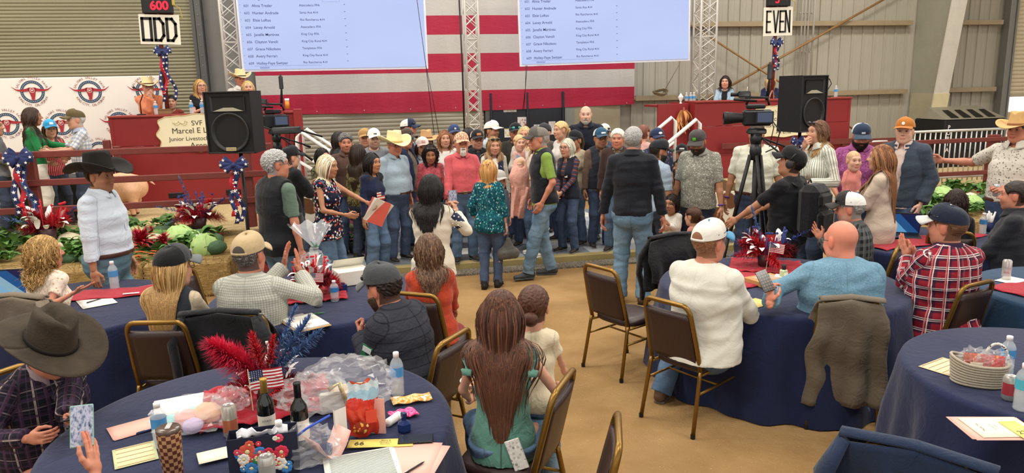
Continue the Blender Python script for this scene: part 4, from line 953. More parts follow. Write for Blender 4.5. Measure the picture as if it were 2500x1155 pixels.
for x in(-1.42,-1.12):m=MB();m.box((x,-.05,1.02),(.14,.12,2.04),.01);m.build('corner_post',BOOTHRED,bl)
br=thing('announcer_booth','red announcer booth below the EVEN sign, right of the stage','booth',(0,13.0,0))
booth(br,6.12,9.36,[.98,1.50],[],1.95);m=MB();m.box((5.76,.25,.97),(.62,.05,1.94),.004);m.build('wing_panel',BOOTHRED,br);m=MB();m.box((5.78,.6,1.9),(.66,.7,.04));m.build('wing_shelf',BOOTHRED,br)
rl=MB();rl.box((9.36+.5,-.1,1.10),(1.4,.06,.12));rl.box((8,-.12,1.13),(2.8,.06,.10));rl.build('rail',WOODRED,br)
# scalloped sign
def sign(parent,x,z,lines,lab,w=1.22,h=.76):
 pts=[]
 n=64
 for i in range(n):
  a=2*pi*i/n;c,s=math.cos(a),math.sin(a);k=(abs(c)**6+abs(s)**6)**(-1/6);bump=1+.05*math.cos(8*a)-.06*math.exp(-((abs(abs(c)-abs(s)))/.12)**2)
  pts.append((x+w/2*k*c*bump,z+h/2*k*s*bump*(1.06 if abs(c)<.5 and s>0 else 1)))
 m=MB();m.at((0,-.036,0));m.prism(pts,.03);o=m.build('sign_board',plain('#efe6c4',.55,var=.03),parent);o['label']=lab
 e=MB();e.at((0,-.040,0));e.tube([(a*.0+x+(a-x)*1.0,0,z+(b-z)*1.0)for a,b in pts],.008,5,closed=True);e.build('sign_edge',plain('#c9b98a',.5),o)
 for(s,sz,zz,dx)in lines:text('lettering',s,sz,plain('#3a3226',.6,var=0),o,FRONT,(x+dx,-.040,z+zz),'CENTER')
 sc=MB()
 for k in(-1,1):
  for q in(0,.05):sc.tube([(x+k*(.16+.09*t+.02*math.sin(6*t+q*40)),-.040,z+.19-q*.5+.025*math.sin(5*t+q*30))for t in np.linspace(0,2.6,12)],.004,4)
 tag(sc.build('scrollwork',plain('#bfae7c',.6),o),kind='stuff');return o
SL=[('SVF',.115,.135,-.02),('Marcel E Layous',.128,.01,.0),('Junior Livestock Auction',.095,-.11,.0),('Arena',.13,-.235,.0)]
sx_,_,sz_=W(486,326,12.95);sign(bl,sx_,sz_,SL,'scalloped cream sign with dark lettering',1.26,.58)
sx_,_,sz_=W(1915,296,12.95);sign(br,sx_,sz_,SL,'scalloped cream sign half hidden by the camera',1.26,.58)
# number signs on poles
def numsign(px,py0,py1,word,num,lab,pole_px,y=13.3):
 c=W(px,(py0+py1)/2,y);zt,zb=W(px,py0,y)[2],W(px,py1,y)[2];w=(zt-zb)*1.30 if word=='ODD' else(zt-zb)*1.14;p0=W(*pole_px,y)
 t=thing('number_sign',lab,'sign',(c[0],y,0));m=MB();m.tube([(p0[0]-c[0],.03,1.9),(0,.03,zt+.75)],.035,8);m.build('pole',WOODRED,t,True)
 hgt=zt-zb;tl=.03;R=rotm('y',tl if word=='ODD' else-.02)
 b=MB().at((0,-.02,(zt+zb)/2),R);b.box((0,0,0),(w,.02,hgt),.004);bo_=b.build('board',plain('#ece8d8',.6,var=.02),t);k=MB().at((0,-.034,(zt+zb)/2),R);H_=hgt*.36;sw=.044
 def st(pts,closed=False):
  q=pts+[pts[0]]if closed else pts
  for a,b_ in zip(q[:-1],q[1:]):
   a3,b3=A3(a[0],0,a[1]),A3(b_[0],0,b_[1]);d=unit(b3-a3)*sw*.5;e_=A3(-d[2],0,d[0]);k.add([a3-d-e_,b3+d-e_,b3+d+e_,a3-d+e_],[(0,1,2,3)])
 if word=='ODD':
  w3=w*.21;st([(-w*.42,H_),(-w*.42+w3,H_),(-w*.42+w3,-H_),(-w*.42,-H_)],True)
  for x0 in(-w*.115,w*.19):st([(x0,H_),(x0+w3*.6,H_),(x0+w3,H_*.55),(x0+w3,-H_*.55),(x0+w3*.6,-H_),(x0,-H_)],True)
 else:
  sw=.034;xs=[-w*.40,-w*.17,w*.06,w*.25];e=w*.13
  for x0 in(xs[0],xs[2]):
   st([(x0+e,H_),(x0,H_),(x0,-H_),(x0+e,-H_)]);st([(x0,0),(x0+e*.85,0)])
  st([(xs[1],H_),(xs[1]+e*.62,-H_),(xs[1]+e*1.24,H_)]);st([(xs[3],-H_),(xs[3],H_),(xs[3]+e*1.1,-H_),(xs[3]+e*1.1,H_)])
 tag(k.build('lettering',plain('#1c1c1c',.6,var=0),bo_),kind='stuff')
 cb=MB();cb.box((0.0,0,zt+.145),(.46,.12,.25),.01);co=cb.build('counter_box',BLACK,t);ba=MB();ba.box((0,.05,zt+.02),(.44,.03,.5));ba.build('backing_board',plain('#7a2420',.6),t)
 text('digits',num,.19,glow('#ff1838',1.6),co,FRONT,(.04,-.065,zt+.075),'CENTER',off=.006)
 cl=MB();cl.box((.25,-.02,zt+.2),(.04,.06,.12),.008);cl.tube([(.26,0,zt+.15),(.34,-.02,zt+.1),(.36,0,zt-.05),(.28,.02,zt-.1)],.008,5);cl.build('clamp_and_wire',plain('#b9a24a',.5),t)
 return t,c
numsign(391,36,109,'ODD','600','white ODD sign on a pole under the red 600 counter',(408,275))
numsign(1898,18,88,'EVEN','599','white EVEN sign on a pole under the red 599 counter',(1888,190))
# starred bows
def bow(p,lab,L=.9,w=.09,s=1.0,sp=.12,dx=0.):
 t=thing('ribbon_bow',lab,'bow',tuple(p));nv=cloth('#26305e',.6,src='Object')
 stm=MB();r=np.random.default_rng(int(abs(p[0]*100))+3)
 for i,(a,ln)in enumerate(((.5,.15),(2.64,.15),(.05,.17),(3.1,.17),(-.55,.13),(3.7,.13))):
  m=MB();d=A3(math.cos(a),0,math.sin(a));u=A3(-d[2],0,d[0])
  fn=lambda x,v:tuple((d*(ln*s*math.sin(x*pi)*1.0)+A3(0,-.02-.06*s*math.sin(2*pi*x)*.7-.02*i*.3,0)+u*(v-.5)*w*s*(.5+.9*math.sin(x*pi))))
  m.sheet(fn,12,2,.002);m.build('loop',nv,t,True)
  for q in(.35,.62):
   c=A3(*fn(q,.5))+A3(0,-.008,0);pp=star_poly(.022*s);stm.add([tuple(c+A3(x_,0,y_))for x_,y_ in pp]+[tuple(c)],[(k,(k+1)%10,10)for k in range(10)])
 m=MB();m.ball((0,-.06,0),(.03*s,.03*s,.03*s));m.build('knot',nv,t,True)
 for i,(o_,ln,col_)in enumerate(((-sp,L,nv),(sp*.9+dx,L*.96,nv),(-.02,L*.86,cloth('#b52232',.6,src='Object')))):
  m=MB();fn=lambda u,v:(o_*s*u**.8+.03*math.sin(u*9+i)+(v-.5)*w*s*.8,-.05-.02*math.sin(u*11+i*2)-.012*i*0+.004*(i==2),-.02-u*ln);m.sheet(fn,20,2,.002);m.build('tail',col_,t,True)
  if i<2:
   for q in np.linspace(.1,.93,int(ln/.09)):
    c=A3(*fn(q,.5))+A3(0,-.006,0);pp=star_poly(.030*s);stm.add([tuple(c+A3(x_,0,y_))for x_,y_ in pp]+[tuple(c)],[(k,(k+1)%10,10)for k in range(10)])
  else:
   for q in np.linspace(.05,.95,14):c=A3(*fn(q,.9))+A3(0,-.006,0);stm.ball(c,.009*s,6,4)
 tag(stm.build('stars',WHT,t),kind='stuff');return t
q=W(47,385,YF-.1);bow(q,'starred navy bow tied on the ring fence post',.72,.10,1.0)
q=W(398,125,13.285);bow(q,'starred navy bow on the pole under the ODD sign',.80,.08,.8,.1,.08)
q=W(1894,104,13.285);bow(q,'starred navy bow on the pole under the EVEN sign',.52,.08,.8,.06)
# backdrop banner with emblems
YB=14.0;bx0,bx1=-9.0,W(397,230,YB)[0];bzt=W(200,190,YB)[2]
bd=thing('backdrop_banner','white banner repeating red longhorn emblems behind the ring','banner',(0,YB,0));m=MB();m.box(((bx0+bx1)/2,0,(.5+bzt)/2),(bx1-bx0,.02,bzt-.5));m.build('banner_sheet',plain('#e9e4dd',.6,var=.03,sc=2),bd)
fm_=MB();fm_.tube([(bx0,.03,.5),(bx0,.03,bzt),(bx1,.03,bzt),(bx1,.03,.5)],.02,8);fm_.build('banner_frame',STEEL,bd,True)
def emblem_meshes():
 out=[];a=MB();n=40
 def annul(r0,r1,y):
  v=[(r*math.cos(2*pi*i/n),y,r*math.sin(2*pi*i/n))for r in(r0,r1)for i in range(n)];return v,[(i,(i+1)%n,n+(i+1)%n,n+i)for i in range(n)]
 a.add(*annul(.215,.285,-.014));out.append((a,'#2f4a66'));d=MB()
 for i in range(36):t=2*pi*i/36;d.add([(.25*math.cos(t)+x,-.016,.25*math.sin(t)+z)for x,z in((-.011,0),(0,-.011),(.011,0),(0,.011))],[(0,1,2,3)])
 out.append((d,'#e4e0d8'));h=MB();N=16
 top=[];bot=[]
 for i in range(N+1):
  t=i/N;x=.06+.42*t;c=.06+.02*t*t-.03*math.sin(t*3)+.12*max(0,t-.72)**1.1*2;w_=.040*(1-t)**.8+.003;top.append((x,c+w_));bot.append((x,c-w_))
 for s in(1,-1):v=[(s*x,-.018,z)for x,z in top]+[(s*x,-.018,z)for x,z in bot];k=N+1;h.add(v,[(i,i+1,k+i+1,k+i)for i in range(N)])
 sk=[(-.085,.105),(.085,.105),(.10,.045),(.07,-.02),(.055,-.10),(.035,-.17),(.045,-.215),(.015,-.19),(.0,-.235),(-.02,-.195),(-.045,-.205),(-.035,-.15),(-.055,-.08),(-.07,-.02),(-.10,.045)]
 h.add([(x,-.018,z)for x,z in sk],[tuple(range(len(sk)))]);out.append((h,'#a52a35'));w=MB();w.add(*[[(v_[0]*.22,-.021,v_[2]*.22+.035)for v_ in annul(.24,.275,0)[0]],annul(.24,.275,0)[1]]);
 for ch,dx in(('S',-.022),('V',0.),('F',.022)):v,f=glyph(ch);w.add([(x*.075+dx,-.022,y*.075+.012)for x,y,_ in v],f)
 out.append((w,'#efe9e0'));l=MB();arc_text(l,'SALINAS VALLEY FAIR',.335,pi*.90,pi*.10,.082,y=-.016);arc_text(l,'KING CITY, CALIFORNIA',.315,pi*1.14,pi*1.86,.082,True,y=-.016);out.append((l,'#8a4a4a'));return[(x.mesh('emblem_mark'),c)for x,c in out]
EM=emblem_meshes()
for me,c in EM:me.materials.append(plain(c,.6,var=0))
for(px,py)in((80,224),(220,224),(360,222),(18,303),(150,303),(293,300),(245,372),(105,392)):
 c=W(px,py,YB);e=bpy.data.objects.new('emblem',EM[0][0]);COL.objects.link(e);e.parent=bd;e.location=(c[0],0,c[2]);e.scale=(.66,1,.66)
 for(me,_),nm in zip(EM[1:],('ring_dots','longhorn_skull','monogram','lettering')):o=bpy.data.objects.new(nm,me);COL.objects.link(o);o.parent=e;tag(o,kind='stuff')if nm in('ring_dots','lettering','monogram')else None
 # crowd platform
PLAT_Z=.10;pf=MB();pf.box((2.2,11.0,.045),(7.6,3.5,.09));pl_o=struct(pf.build('floor_stage',plain('#6d6a64',.8)),'low stage floor laid with grey tiles')
TM=[]
for c in('#6b7076','#9ea3a6','#c3c2bd','#4c5158','#8a8f94'):
 m=MB();m.box((0,0,.004),(.448,.378,.012),.003);me=m.mesh('tile');me.materials.append(plain(c,.6,var=.3,sc=5));TM.append(me)
for i in range(17):
 for j in range(9):
  k=(0,2,3,1)[(i+2*j)%4]if random.random()<.8 else random.randrange(5);o=bpy.data.objects.new('tile',TM[k]);COL.objects.link(o);o.parent=pl_o;o.location=(-1.4+.45*i,9.44+.38*j,.09)
eb=MB();eb.box((2.2,9.19,.05),(7.6,.14,.10),.008);struct(eb.build('trim_12',plain('#9a8a5a',.7,var=.3,sc=5)),'worn wooden edge board along the stage')
st=MB();st.box((2.0,8.97,.012),(7.4,.26,.024));struct(st.build('floor_runner',blotch(('#6d655a','#a39a88','#474a40','#8f8674'),60.,True,'Object')),'speckled runner strip in front of the stage')
# ---------------------------------------------------------------- hay bales and produce
def straw():
 n=NT('straw');co=n.coord(scale=(5,40,40));a=n.noise(co,2.2,4,.7);n.base(n.ramp(a,[(.25,'#7d673c'),(.5,'#b9995f'),(.72,'#dcc594')]));n.bump(a,.9,.03);return n.fin(.9,.15)
STR=straw()
def bale_mesh(seed):
 m=MB();r=np.random.default_rng(seed);m.box((0,0,.21),(.94,.46,.42),.03);n=700
 for i in range(n):
  f=r.integers(3);x,y=r.uniform(-.46,.46),r.uniform(-.22,.22);p=[A3(x,-.23,r.uniform(.01,.41)),A3(x,y,.42),A3(r.choice([-.47,.47]),y,r.uniform(.02,.4))][f]
  nr=[A3(0,-1,0),A3(0,0,1),A3(np.sign(p[0]),0,0)][f];d=r.normal(size=3)*(1,.5,.5);d=unit(d-nr*d.dot(nr)+nr*.05);d[0]*=.6;L=r.uniform(.05,.14);u=unit(np.cross(d,nr))*.0028;q=p+d*L+nr*.010;p=p+nr*.004
  m.add([p-u,p+u,q+u,q-u],[(0,1,2,3)])
 for y in(-.12,.12):m.tube([(-.475,y,.0),(-.475,y,.425),(.475,y,.425),(.475,y,.0)],.004,4)
 me=m.mesh('hay_bale');me.materials.append(STR);return me
BM_=[bale_mesh(i)for i in range(3)]
def bale(x,y,z,rz,lab):o=bpy.data.objects.new('hay_bale',random.choice(BM_));COL.objects.link(o);o.location=(x,y,z);o.rotation_euler=(0,0,rz);tag(o,lab,'hay bale','hay bales under the produce');return o
LB=['straw bale at the end of the produce row, beside the speaker stand','second straw bale from the speaker stand, front row of the left display','straw bale behind the man in the black cowboy hat','straw bale behind the curly-haired woman','straw bale at the far left under the produce']
for i in range(5):bale(-2.12-.96*i,8.95,0,.02*(i%3-1),LB[i])
m=MB();m.box((-4.04,9.70,.22),(4.82,1.0,.44),.02);struct(m.build('floor_display',STR),'straw-covered display bench behind the left bales')
RB=[(7.35,8.35),(8.32,8.55),(9.28,8.75)]
for i,(x,y)in enumerate(RB):bale(x,y,0,.2,('straw bale under produce behind the laptop','straw bale in the middle of the right produce row','straw bale under the radishes at the right')[i])
m=MB();m.at((8.22,9.05,0),rotm('z',.2));m.box((0,0,.21),(2.9,.5,.42),.02);struct(m.build('floor_bench',STR),'straw-covered display bench behind the right bales')
# vegetables
def veg_mat(c1,c2,sc,bump=.6):
 n=NT('veg');f=n.noise(n.coord(),sc,4,.65);n.base(n.mix(f,c1,c2));n.bump(f,bump,.01);return n.fin(.5,.35)
LEAF=veg_mat('#2f5a26','#6f9a4a',25);LEAFL=veg_mat('#6f9e48','#b4cf86',14,.4);BROC=veg_mat('#2c4a34','#567a52',90,1.);CAUL=veg_mat('#d9cd9f','#f2ecd2',60,.9);CRIM=veg_mat('#8a1428','#c22a3e',20,.3);PURP=veg_mat('#5a1a30','#8e3050',20,.4);ORNG=veg_mat('#b9482a','#d9703c',20,.3);BEET=veg_mat('#5c2230','#86424a',15,.5);WHTV=veg_mat('#e6ebd6','#f6f5ec',10,.2)
def leaf(mb,base,tip,w,bend=.3,n=5,cup=.2):
 b,t=np.array(base,float),np.array(tip,float);d=t-b;u=unit(np.cross(d,(0,0,1.))if abs(unit(d)[2])<.95 else A3(1,0,0));nn=unit(np.cross(u,d));L=np.linalg.norm(d);v=[]
 for i in range(n+1):
  s=i/n;c=b+d*s+nn*(bend*L*math.sin(s*pi*.9));ww=w*math.sin(pi*min(.98,.12+.86*s))**.8;v+=[c-u*ww+nn*cup*ww,c,c+u*ww+nn*cup*ww]
 mb.add(v,[(3*i+k,3*i+k+1,3*i+k+4,3*i+k+3)for i in range(n)for k in(0,1)])
def bumpy(r0,n_,amp,seed,sq=.8,lumps=None):
 r=np.random.default_rng(seed);m=MB();m.ball((0,0,0),1,n_,n_*2//3);v=np.array(m.v);d=unit_rows(v);k=np.ones(len(v))
 L=lumps if lumps is not None else unit_rows(r.normal(size=(26,3)))
 k=1+amp*np.max(np.exp(-((1-d@L.T)/.035)),1);m.v=[tuple(x)for x in d*k[:,None]*np.array([r0,r0,r0*sq])];return m
def leaves_around(mb,R,n,L,w,r,up_=.4,z=0.):
 for i in range(n):a=2*pi*i/n+r.uniform(-.2,.2);leaf(mb,(R*.4*math.cos(a),R*.4*math.sin(a),z-R*.5),((R+L)*math.cos(a),(R+L)*math.sin(a),z+R*up_+r.uniform(-.02,.03)),w,-.25)
PROTO={}
def mkproto(kind):
 r=np.random.default_rng(len(kind))
 if kind=='cauliflower':a=bumpy(.10,24,.10,4);b=MB();leaves_around(b,.09,9,.06,.045,r);P_=[('curd',a,CAUL),('leaves',b,LEAFL)]
 elif kind=='broccoli':a=bumpy(.10,24,.12,8,.7);b=MB();b.tube([(0,0,-.12),(0,0,-.03)],[.03,.04],8);P_=[('crown',a,BROC),('stalk',b,LEAFL)]
 elif kind=='cabbage':
  a=MB();a.ball((0,0,0),(.105,.105,.095),18,12);b=MB()
  for i in range(8):
   Rm=rotm('z',2*pi*i/8)@rotm('y',r.uniform(-.5,.5))@rotm('x',r.uniform(-.5,.5));b.sheet(lambda u,v:tuple(Rm@((.104+.006*math.sin(u*29+i)*v+.004*(i%3)+.035*max(0,v-.75))*A3(math.cos((u-.5)*2.1*math.sin(pi*(.2+.7*v)))*math.cos((v-.4)*2.2),math.sin((u-.5)*2.1*math.sin(pi*(.2+.7*v)))*math.cos((v-.4)*2.2),math.sin((v-.4)*2.2)*.92))),10,8)
  P_=[('head',a,LEAFL),('leaves',b,veg_mat('#7fae52','#c6dc9a',12,.5))]
 elif kind=='celery':
  a=MB();b=MB()
  for i in range(9):t=r.uniform(-.05,.05);a.tube([(t,-.2,r.uniform(0,.05)),(t*1.4,.06,.03+r.uniform(0,.05))],[.012,.009],6);leaf(b,(t*1.4,.05,.05),(t*3+r.uniform(-.05,.05),.2,.06+r.uniform(0,.08)),.04)
  P_=[('stalks',a,WHTV),('leaves',b,LEAF)]
 elif kind=='greens':
  b=MB()
  for i in range(44):a_=r.uniform(0,2*pi);q_=A3(r.uniform(-.1,.1),r.uniform(-.1,.1),r.uniform(0,.06));L=r.uniform(.04,.10);leaf(b,q_,q_+A3(L*math.cos(a_),L*math.sin(a_),r.uniform(-.02,.06)),r.uniform(.02,.038),.3,4)
  P_=[('leaves',b,LEAF)]
 elif kind=='chard':
  b=MB();a=MB()
  for i in range(16):a_=r.uniform(0,2*pi);L=r.uniform(.08,.17);e=(L*math.cos(a_),L*math.sin(a_),r.uniform(.04,.14));a.tube([(0,0,0),tuple(x*.6 for x in e)],.008,5);leaf(b,tuple(x*.5 for x in e),e,.045,.3)
  P_=[('stems',a,CRIM),('leaves',b,LEAF)]
 elif kind=='radish':
  a=MB();b=MB()
  for i in range(9):c=r.normal(size=3)*(.05,.04,.02);a.ball(c,(.024,.024,.026),8,6);leaf(b,c+A3(0,.02,.02),c+A3(r.uniform(-.06,.06),.14,.08),.022)
  P_=[('roots',a,PURP),('leaves',b,LEAF)]
 elif kind=='beet':
  a=MB();a.lathe([(.004,-.08),(.02,-.05),(.052,0),(.05,.03),(.02,.05),(.005,.055)],12);b=MB();leaf(b,(0,0,.05),(.05,.02,.13),.02);P_=[('root',a,BEET),('leaves',b,LEAF)]
 elif kind=='celosia':
  b=MB()
  for i in range(70):a_=r.uniform(0,2*pi);e=r.uniform(.1,1.3);L=r.uniform(.10,.17);leaf(b,(0,0,.02),(L*math.cos(a_)*math.cos(e),L*math.sin(a_)*math.cos(e),.02+L*math.sin(e)),.013,.2,4)
  g_=MB();leaves_around(g_,.04,8,.12,.03,r,0.);P_=[('petals',b,CRIM),('leaves',g_,LEAF)]
 elif kind=='mums':
  b=MB();g_=MB()
  for i in range(14):
   c=A3(r.uniform(-.12,.12),r.uniform(-.08,.08),r.uniform(.02,.16))
   for k in range(9):a_=2*pi*k/9;leaf(b,c,c+A3(.035*math.cos(a_),.035*math.sin(a_),.008),.010,.2,2)
  for i in range(18):a_=r.uniform(0,6.3);leaf(g_,(0,0,0),(.15*math.cos(a_),.1*math.sin(a_),r.uniform(0,.12)),.03)
  P_=[('flowers',b,ORNG),('leaves',g_,LEAF)]
 t=thing(kind,None,kind);t.location=(0,0,-50)
 for nm,mb,mt in P_:o=mb.build(nm,mt,t,True);tag(o,kind='stuff')if nm in('leaves','petals','flowers','stems','stalks','roots')else None
 return t
used=set()
def veg(kind,px,py,z,lab,s=1.0,grp='produce display at the ring'):
 if kind not in PROTO:PROTO[kind]=mkproto(kind)
 p=P(px,py,z);t=PROTO[kind]if kind not in used else copy_tree(PROTO[kind]);used.add(kind)
 t.location=tuple(p);t.rotation_euler=(random.uniform(-.15,.15),random.uniform(-.15,.15),random.uniform(0,6));s*=1.3;t.scale=(s,s,s);t['label']=lab;t['category']={'greens':'leafy greens','chard':'chard','mums':'flowers','celosia':'flowers'}.get(kind,kind);t['group']=grp;return t
VL=[('cauliflower',435,574,'cauliflower at the back of the left display, beside the cabbages',1.15),('cauliflower',380,592,'cauliflower in the middle of the left display',1.05),('cauliflower',172,593,'cauliflower just left of the black-hatted man',1.25),('cauliflower',352,565,'small cauliflower at the rear near the red flowers',.6),('cabbage',440,586,'large pale cabbage in the middle of the left display',1.35),('cabbage',502,603,'round bright green cabbage at the front of the left display',1.2),('cabbage',335,578,'pale cabbage right behind the black-hatted man',1.0),('cabbage',68,568,'small green cabbage at the left of the display',.8),('cabbage',470,585,'cabbage half covered by celery',.9),('broccoli',360,573,'dark broccoli crown beside the small cauliflower',1.1),('broccoli',395,570,'dark broccoli crown left of the rear cauliflower',1.15),('broccoli',345,592,'dark broccoli crown in front of the pale cabbage',1.0),('broccoli',418,588,'dark broccoli crown between two cauliflowers',.9),('broccoli',468,598,'broccoli crown in front of the big cabbage',1.1),('broccoli',528,604,'broccoli crown at the outer end of the display',.9),('broccoli',485,580,'broccoli crown behind the celery',1.2),('broccoli',520,588,'broccoli crown near the loose straw',1.0),('broccoli',470,565,'broccoli crown below the crimson bouquet',1.1),('broccoli',62,585,'broccoli crown at the left front of the display',1.1),('broccoli',130,578,'broccoli crown left of the standing man',1.1),('celery',480,588,'bunch of white celery lying on the cabbages',.9),('greens',405,555,'dark leafy greens at the rear of the left display',1.2),('greens',20,610,'bushy leafy greens at the far left front',1.5),('greens',150,585,'leafy greens beside the left cauliflower',1.3),('greens',90,600,'leafy greens at the left middle',1.2),('greens',450,602,'leafy greens under the big cabbage',1.1),('greens',325,565,'leafy greens behind the man in the black hat',1.0),('greens',190,605,'leafy greens at the foot of the left cauliflower',1.0),('greens',40,560,'tall leafy greens beside the red basket',1.6),('radish',338,560,'bunch of radishes near the standing man',1.0),('radish',20,588,'bunch of radishes at the far left',1.4),('radish',402,592,'bunch of radishes beside the middle cauliflower',1.0),('celosia',372,612,'crimson feathery flowers in front of the cauliflower',1.5),('celosia',345,606,'crimson feathery flowers beside the standing man',1.2),('celosia',400,600,'small crimson flowers under the cauliflower',.8),('mums',335,640,'orange flowers with leaves below the display',1.1),('mums',355,660,'orange flowers low beside the black cap',1.0),('chard',325,630,'leafy chard low beside the standing man',1.0)]
for k,x,y,lb,s in VL:veg(k,x,y,.50,lb,s)if y<612 else veg(k,x,y,.30,lb,s)
VR=[('cabbage',2300,482,'pale round cabbage at the rear of the right display',1.25),('cabbage',2372,502,'bright green cabbage in the middle of the right display',1.1),('cabbage',2285,490,'leafy pale cabbage left of the rear one',1.1),('cabbage',2248,490,'small cabbage at the left end of the right display',.8),('cauliflower',2370,490,'cauliflower in front of the bright cabbage',1.1),('cauliflower',2320,522,'cauliflower behind the curly dark hair',.9),('greens',2260,505,'green peppers and leaves beside the young man',1.6),('greens',2340,470,'dark leafy greens at the rear of the right display',1.5),('greens',2280,530,'leafy greens at the right front',1.3),('chard',2410,478,'red-stemmed chard near the fence post',1.3),('broccoli',2395,495,'dark broccoli crown beside the chard',1.3),('celery',2430,470,'bunch of pale celery by the fence',1.0),('beet',2252,528,'brown beet nearest the young man',1.0),('beet',2266,538,'brown beet in front of the peppers',1.1),('beet',2240,545,'brown beet at the front edge',1.0),('beet',2415,510,'dark beet beneath the chard',1.0),('radish',2425,490,'bunch of dark radishes at the right end',1.3)]
for k,x,y,lb,s in VR:veg(k,x,y,.48,lb,s,'produce display at the right')
rv=np.random.default_rng(11);NTH='first second third fourth fifth sixth seventh eighth ninth tenth eleventh twelfth thirteenth fourteenth fifteenth sixteenth'.split();NMV={'greens':'leafy greens','broccoli':'broccoli crown','chard':'chard leaves','cauliflower':'cauliflower','cabbage':'cabbage'}
def filler(spots,side):
 n_={}
 for x,y,k,s_ in sorted(spots):
  n_[k]=n_.get(k,0)+1;t=copy_tree(PROTO[k]);t.location=(x,y,.47);t.scale=(s_,s_,s_);t.rotation_euler=(0,0,rv.uniform(0,6));t['group']=f'loose filler produce on the {side} bales';t['label']=f'loose {NMV[k]}, {NTH[n_[k]-1]} from the left among those filling the {side} display'
filler([(rv.uniform(-6.2,-1.95),rv.uniform(9.0,10.1),('greens','cauliflower','broccoli','chard','greens','broccoli')[i%6],rv.uniform(.9,1.4))for i in range(46)],'left')
filler([(7.0+2.6*u,8.3+.55*u+rv.uniform(0,.7),('greens','greens','broccoli','cabbage')[i%4],rv.uniform(.8,1.3))for i,u in enumerate(rv.uniform(0,1,22))],'right')
# ---------------------------------------------------------------- stage furniture: stairs and rails, speakers, cameras, pig, cow boards
m=MB();m.box((-1.30,11.0,.28),(.05,3.9,.56));tag(m.build('skirt_board',BOOTHRED),'low red board closing the end of the ring','board')
def stairs(x0,dirn,lab,lab2,n=4):
 t=thing('stair_unit',lab,'stairs',(x0,12.4,0))
 for i in range(n):m=MB();m.box((dirn*(.14+.27*i),0,.09+.19*i),(.27,1.0,.19*1.0),.006);m.build('step',plain('#4a4a4c',.7),t)
 for i in range(1,n):m=MB();m.box((dirn*(.14+.27*i),0,.095*i),(.26,.98,.19*i));m.build('riser_block',plain('#3a3030',.8),t)
 for y in(-.52,.52):
  r=thing('hand_rail',lab2+(' nearer the seats' if y<0 else ' nearer the wall'),'hand rail',(x0,12.4+y,0));d=dirn
  p=[(-d*.12,0,0),(-d*.12,0,.80)]+[(-d*.12+d*.16*(1-math.cos(a)),0,.80+.16*math.sin(a))for a in np.linspace(.3,1.75,6)]+[(d*1.05,0,1.70),(d*1.12,0,1.62),(d*1.12,0,.85)]
  m=MB();m.tube(p,.032,10);m.build('top_rail',WHITEP,r,True);m=MB();m.tube([(-d*.12,0,.45),(d*.2,0,.62),(d*1.12,0,1.25)],.026,8);m.build('mid_rail',WHITEP,r,True);m=MB();m.tube([(d*.42,0,.4),(d*.42,0,1.22)],.018,8);m.build('baluster',WHITEP,r,True)
sxl=W(755,450,12.0)[0];stairs(.05,-1,'short grey stair up to the left booth','white curved hand rail of the left stair')
stairs(4.55,1,'short grey stair up to the right booth','white curved hand rail of the right stair')
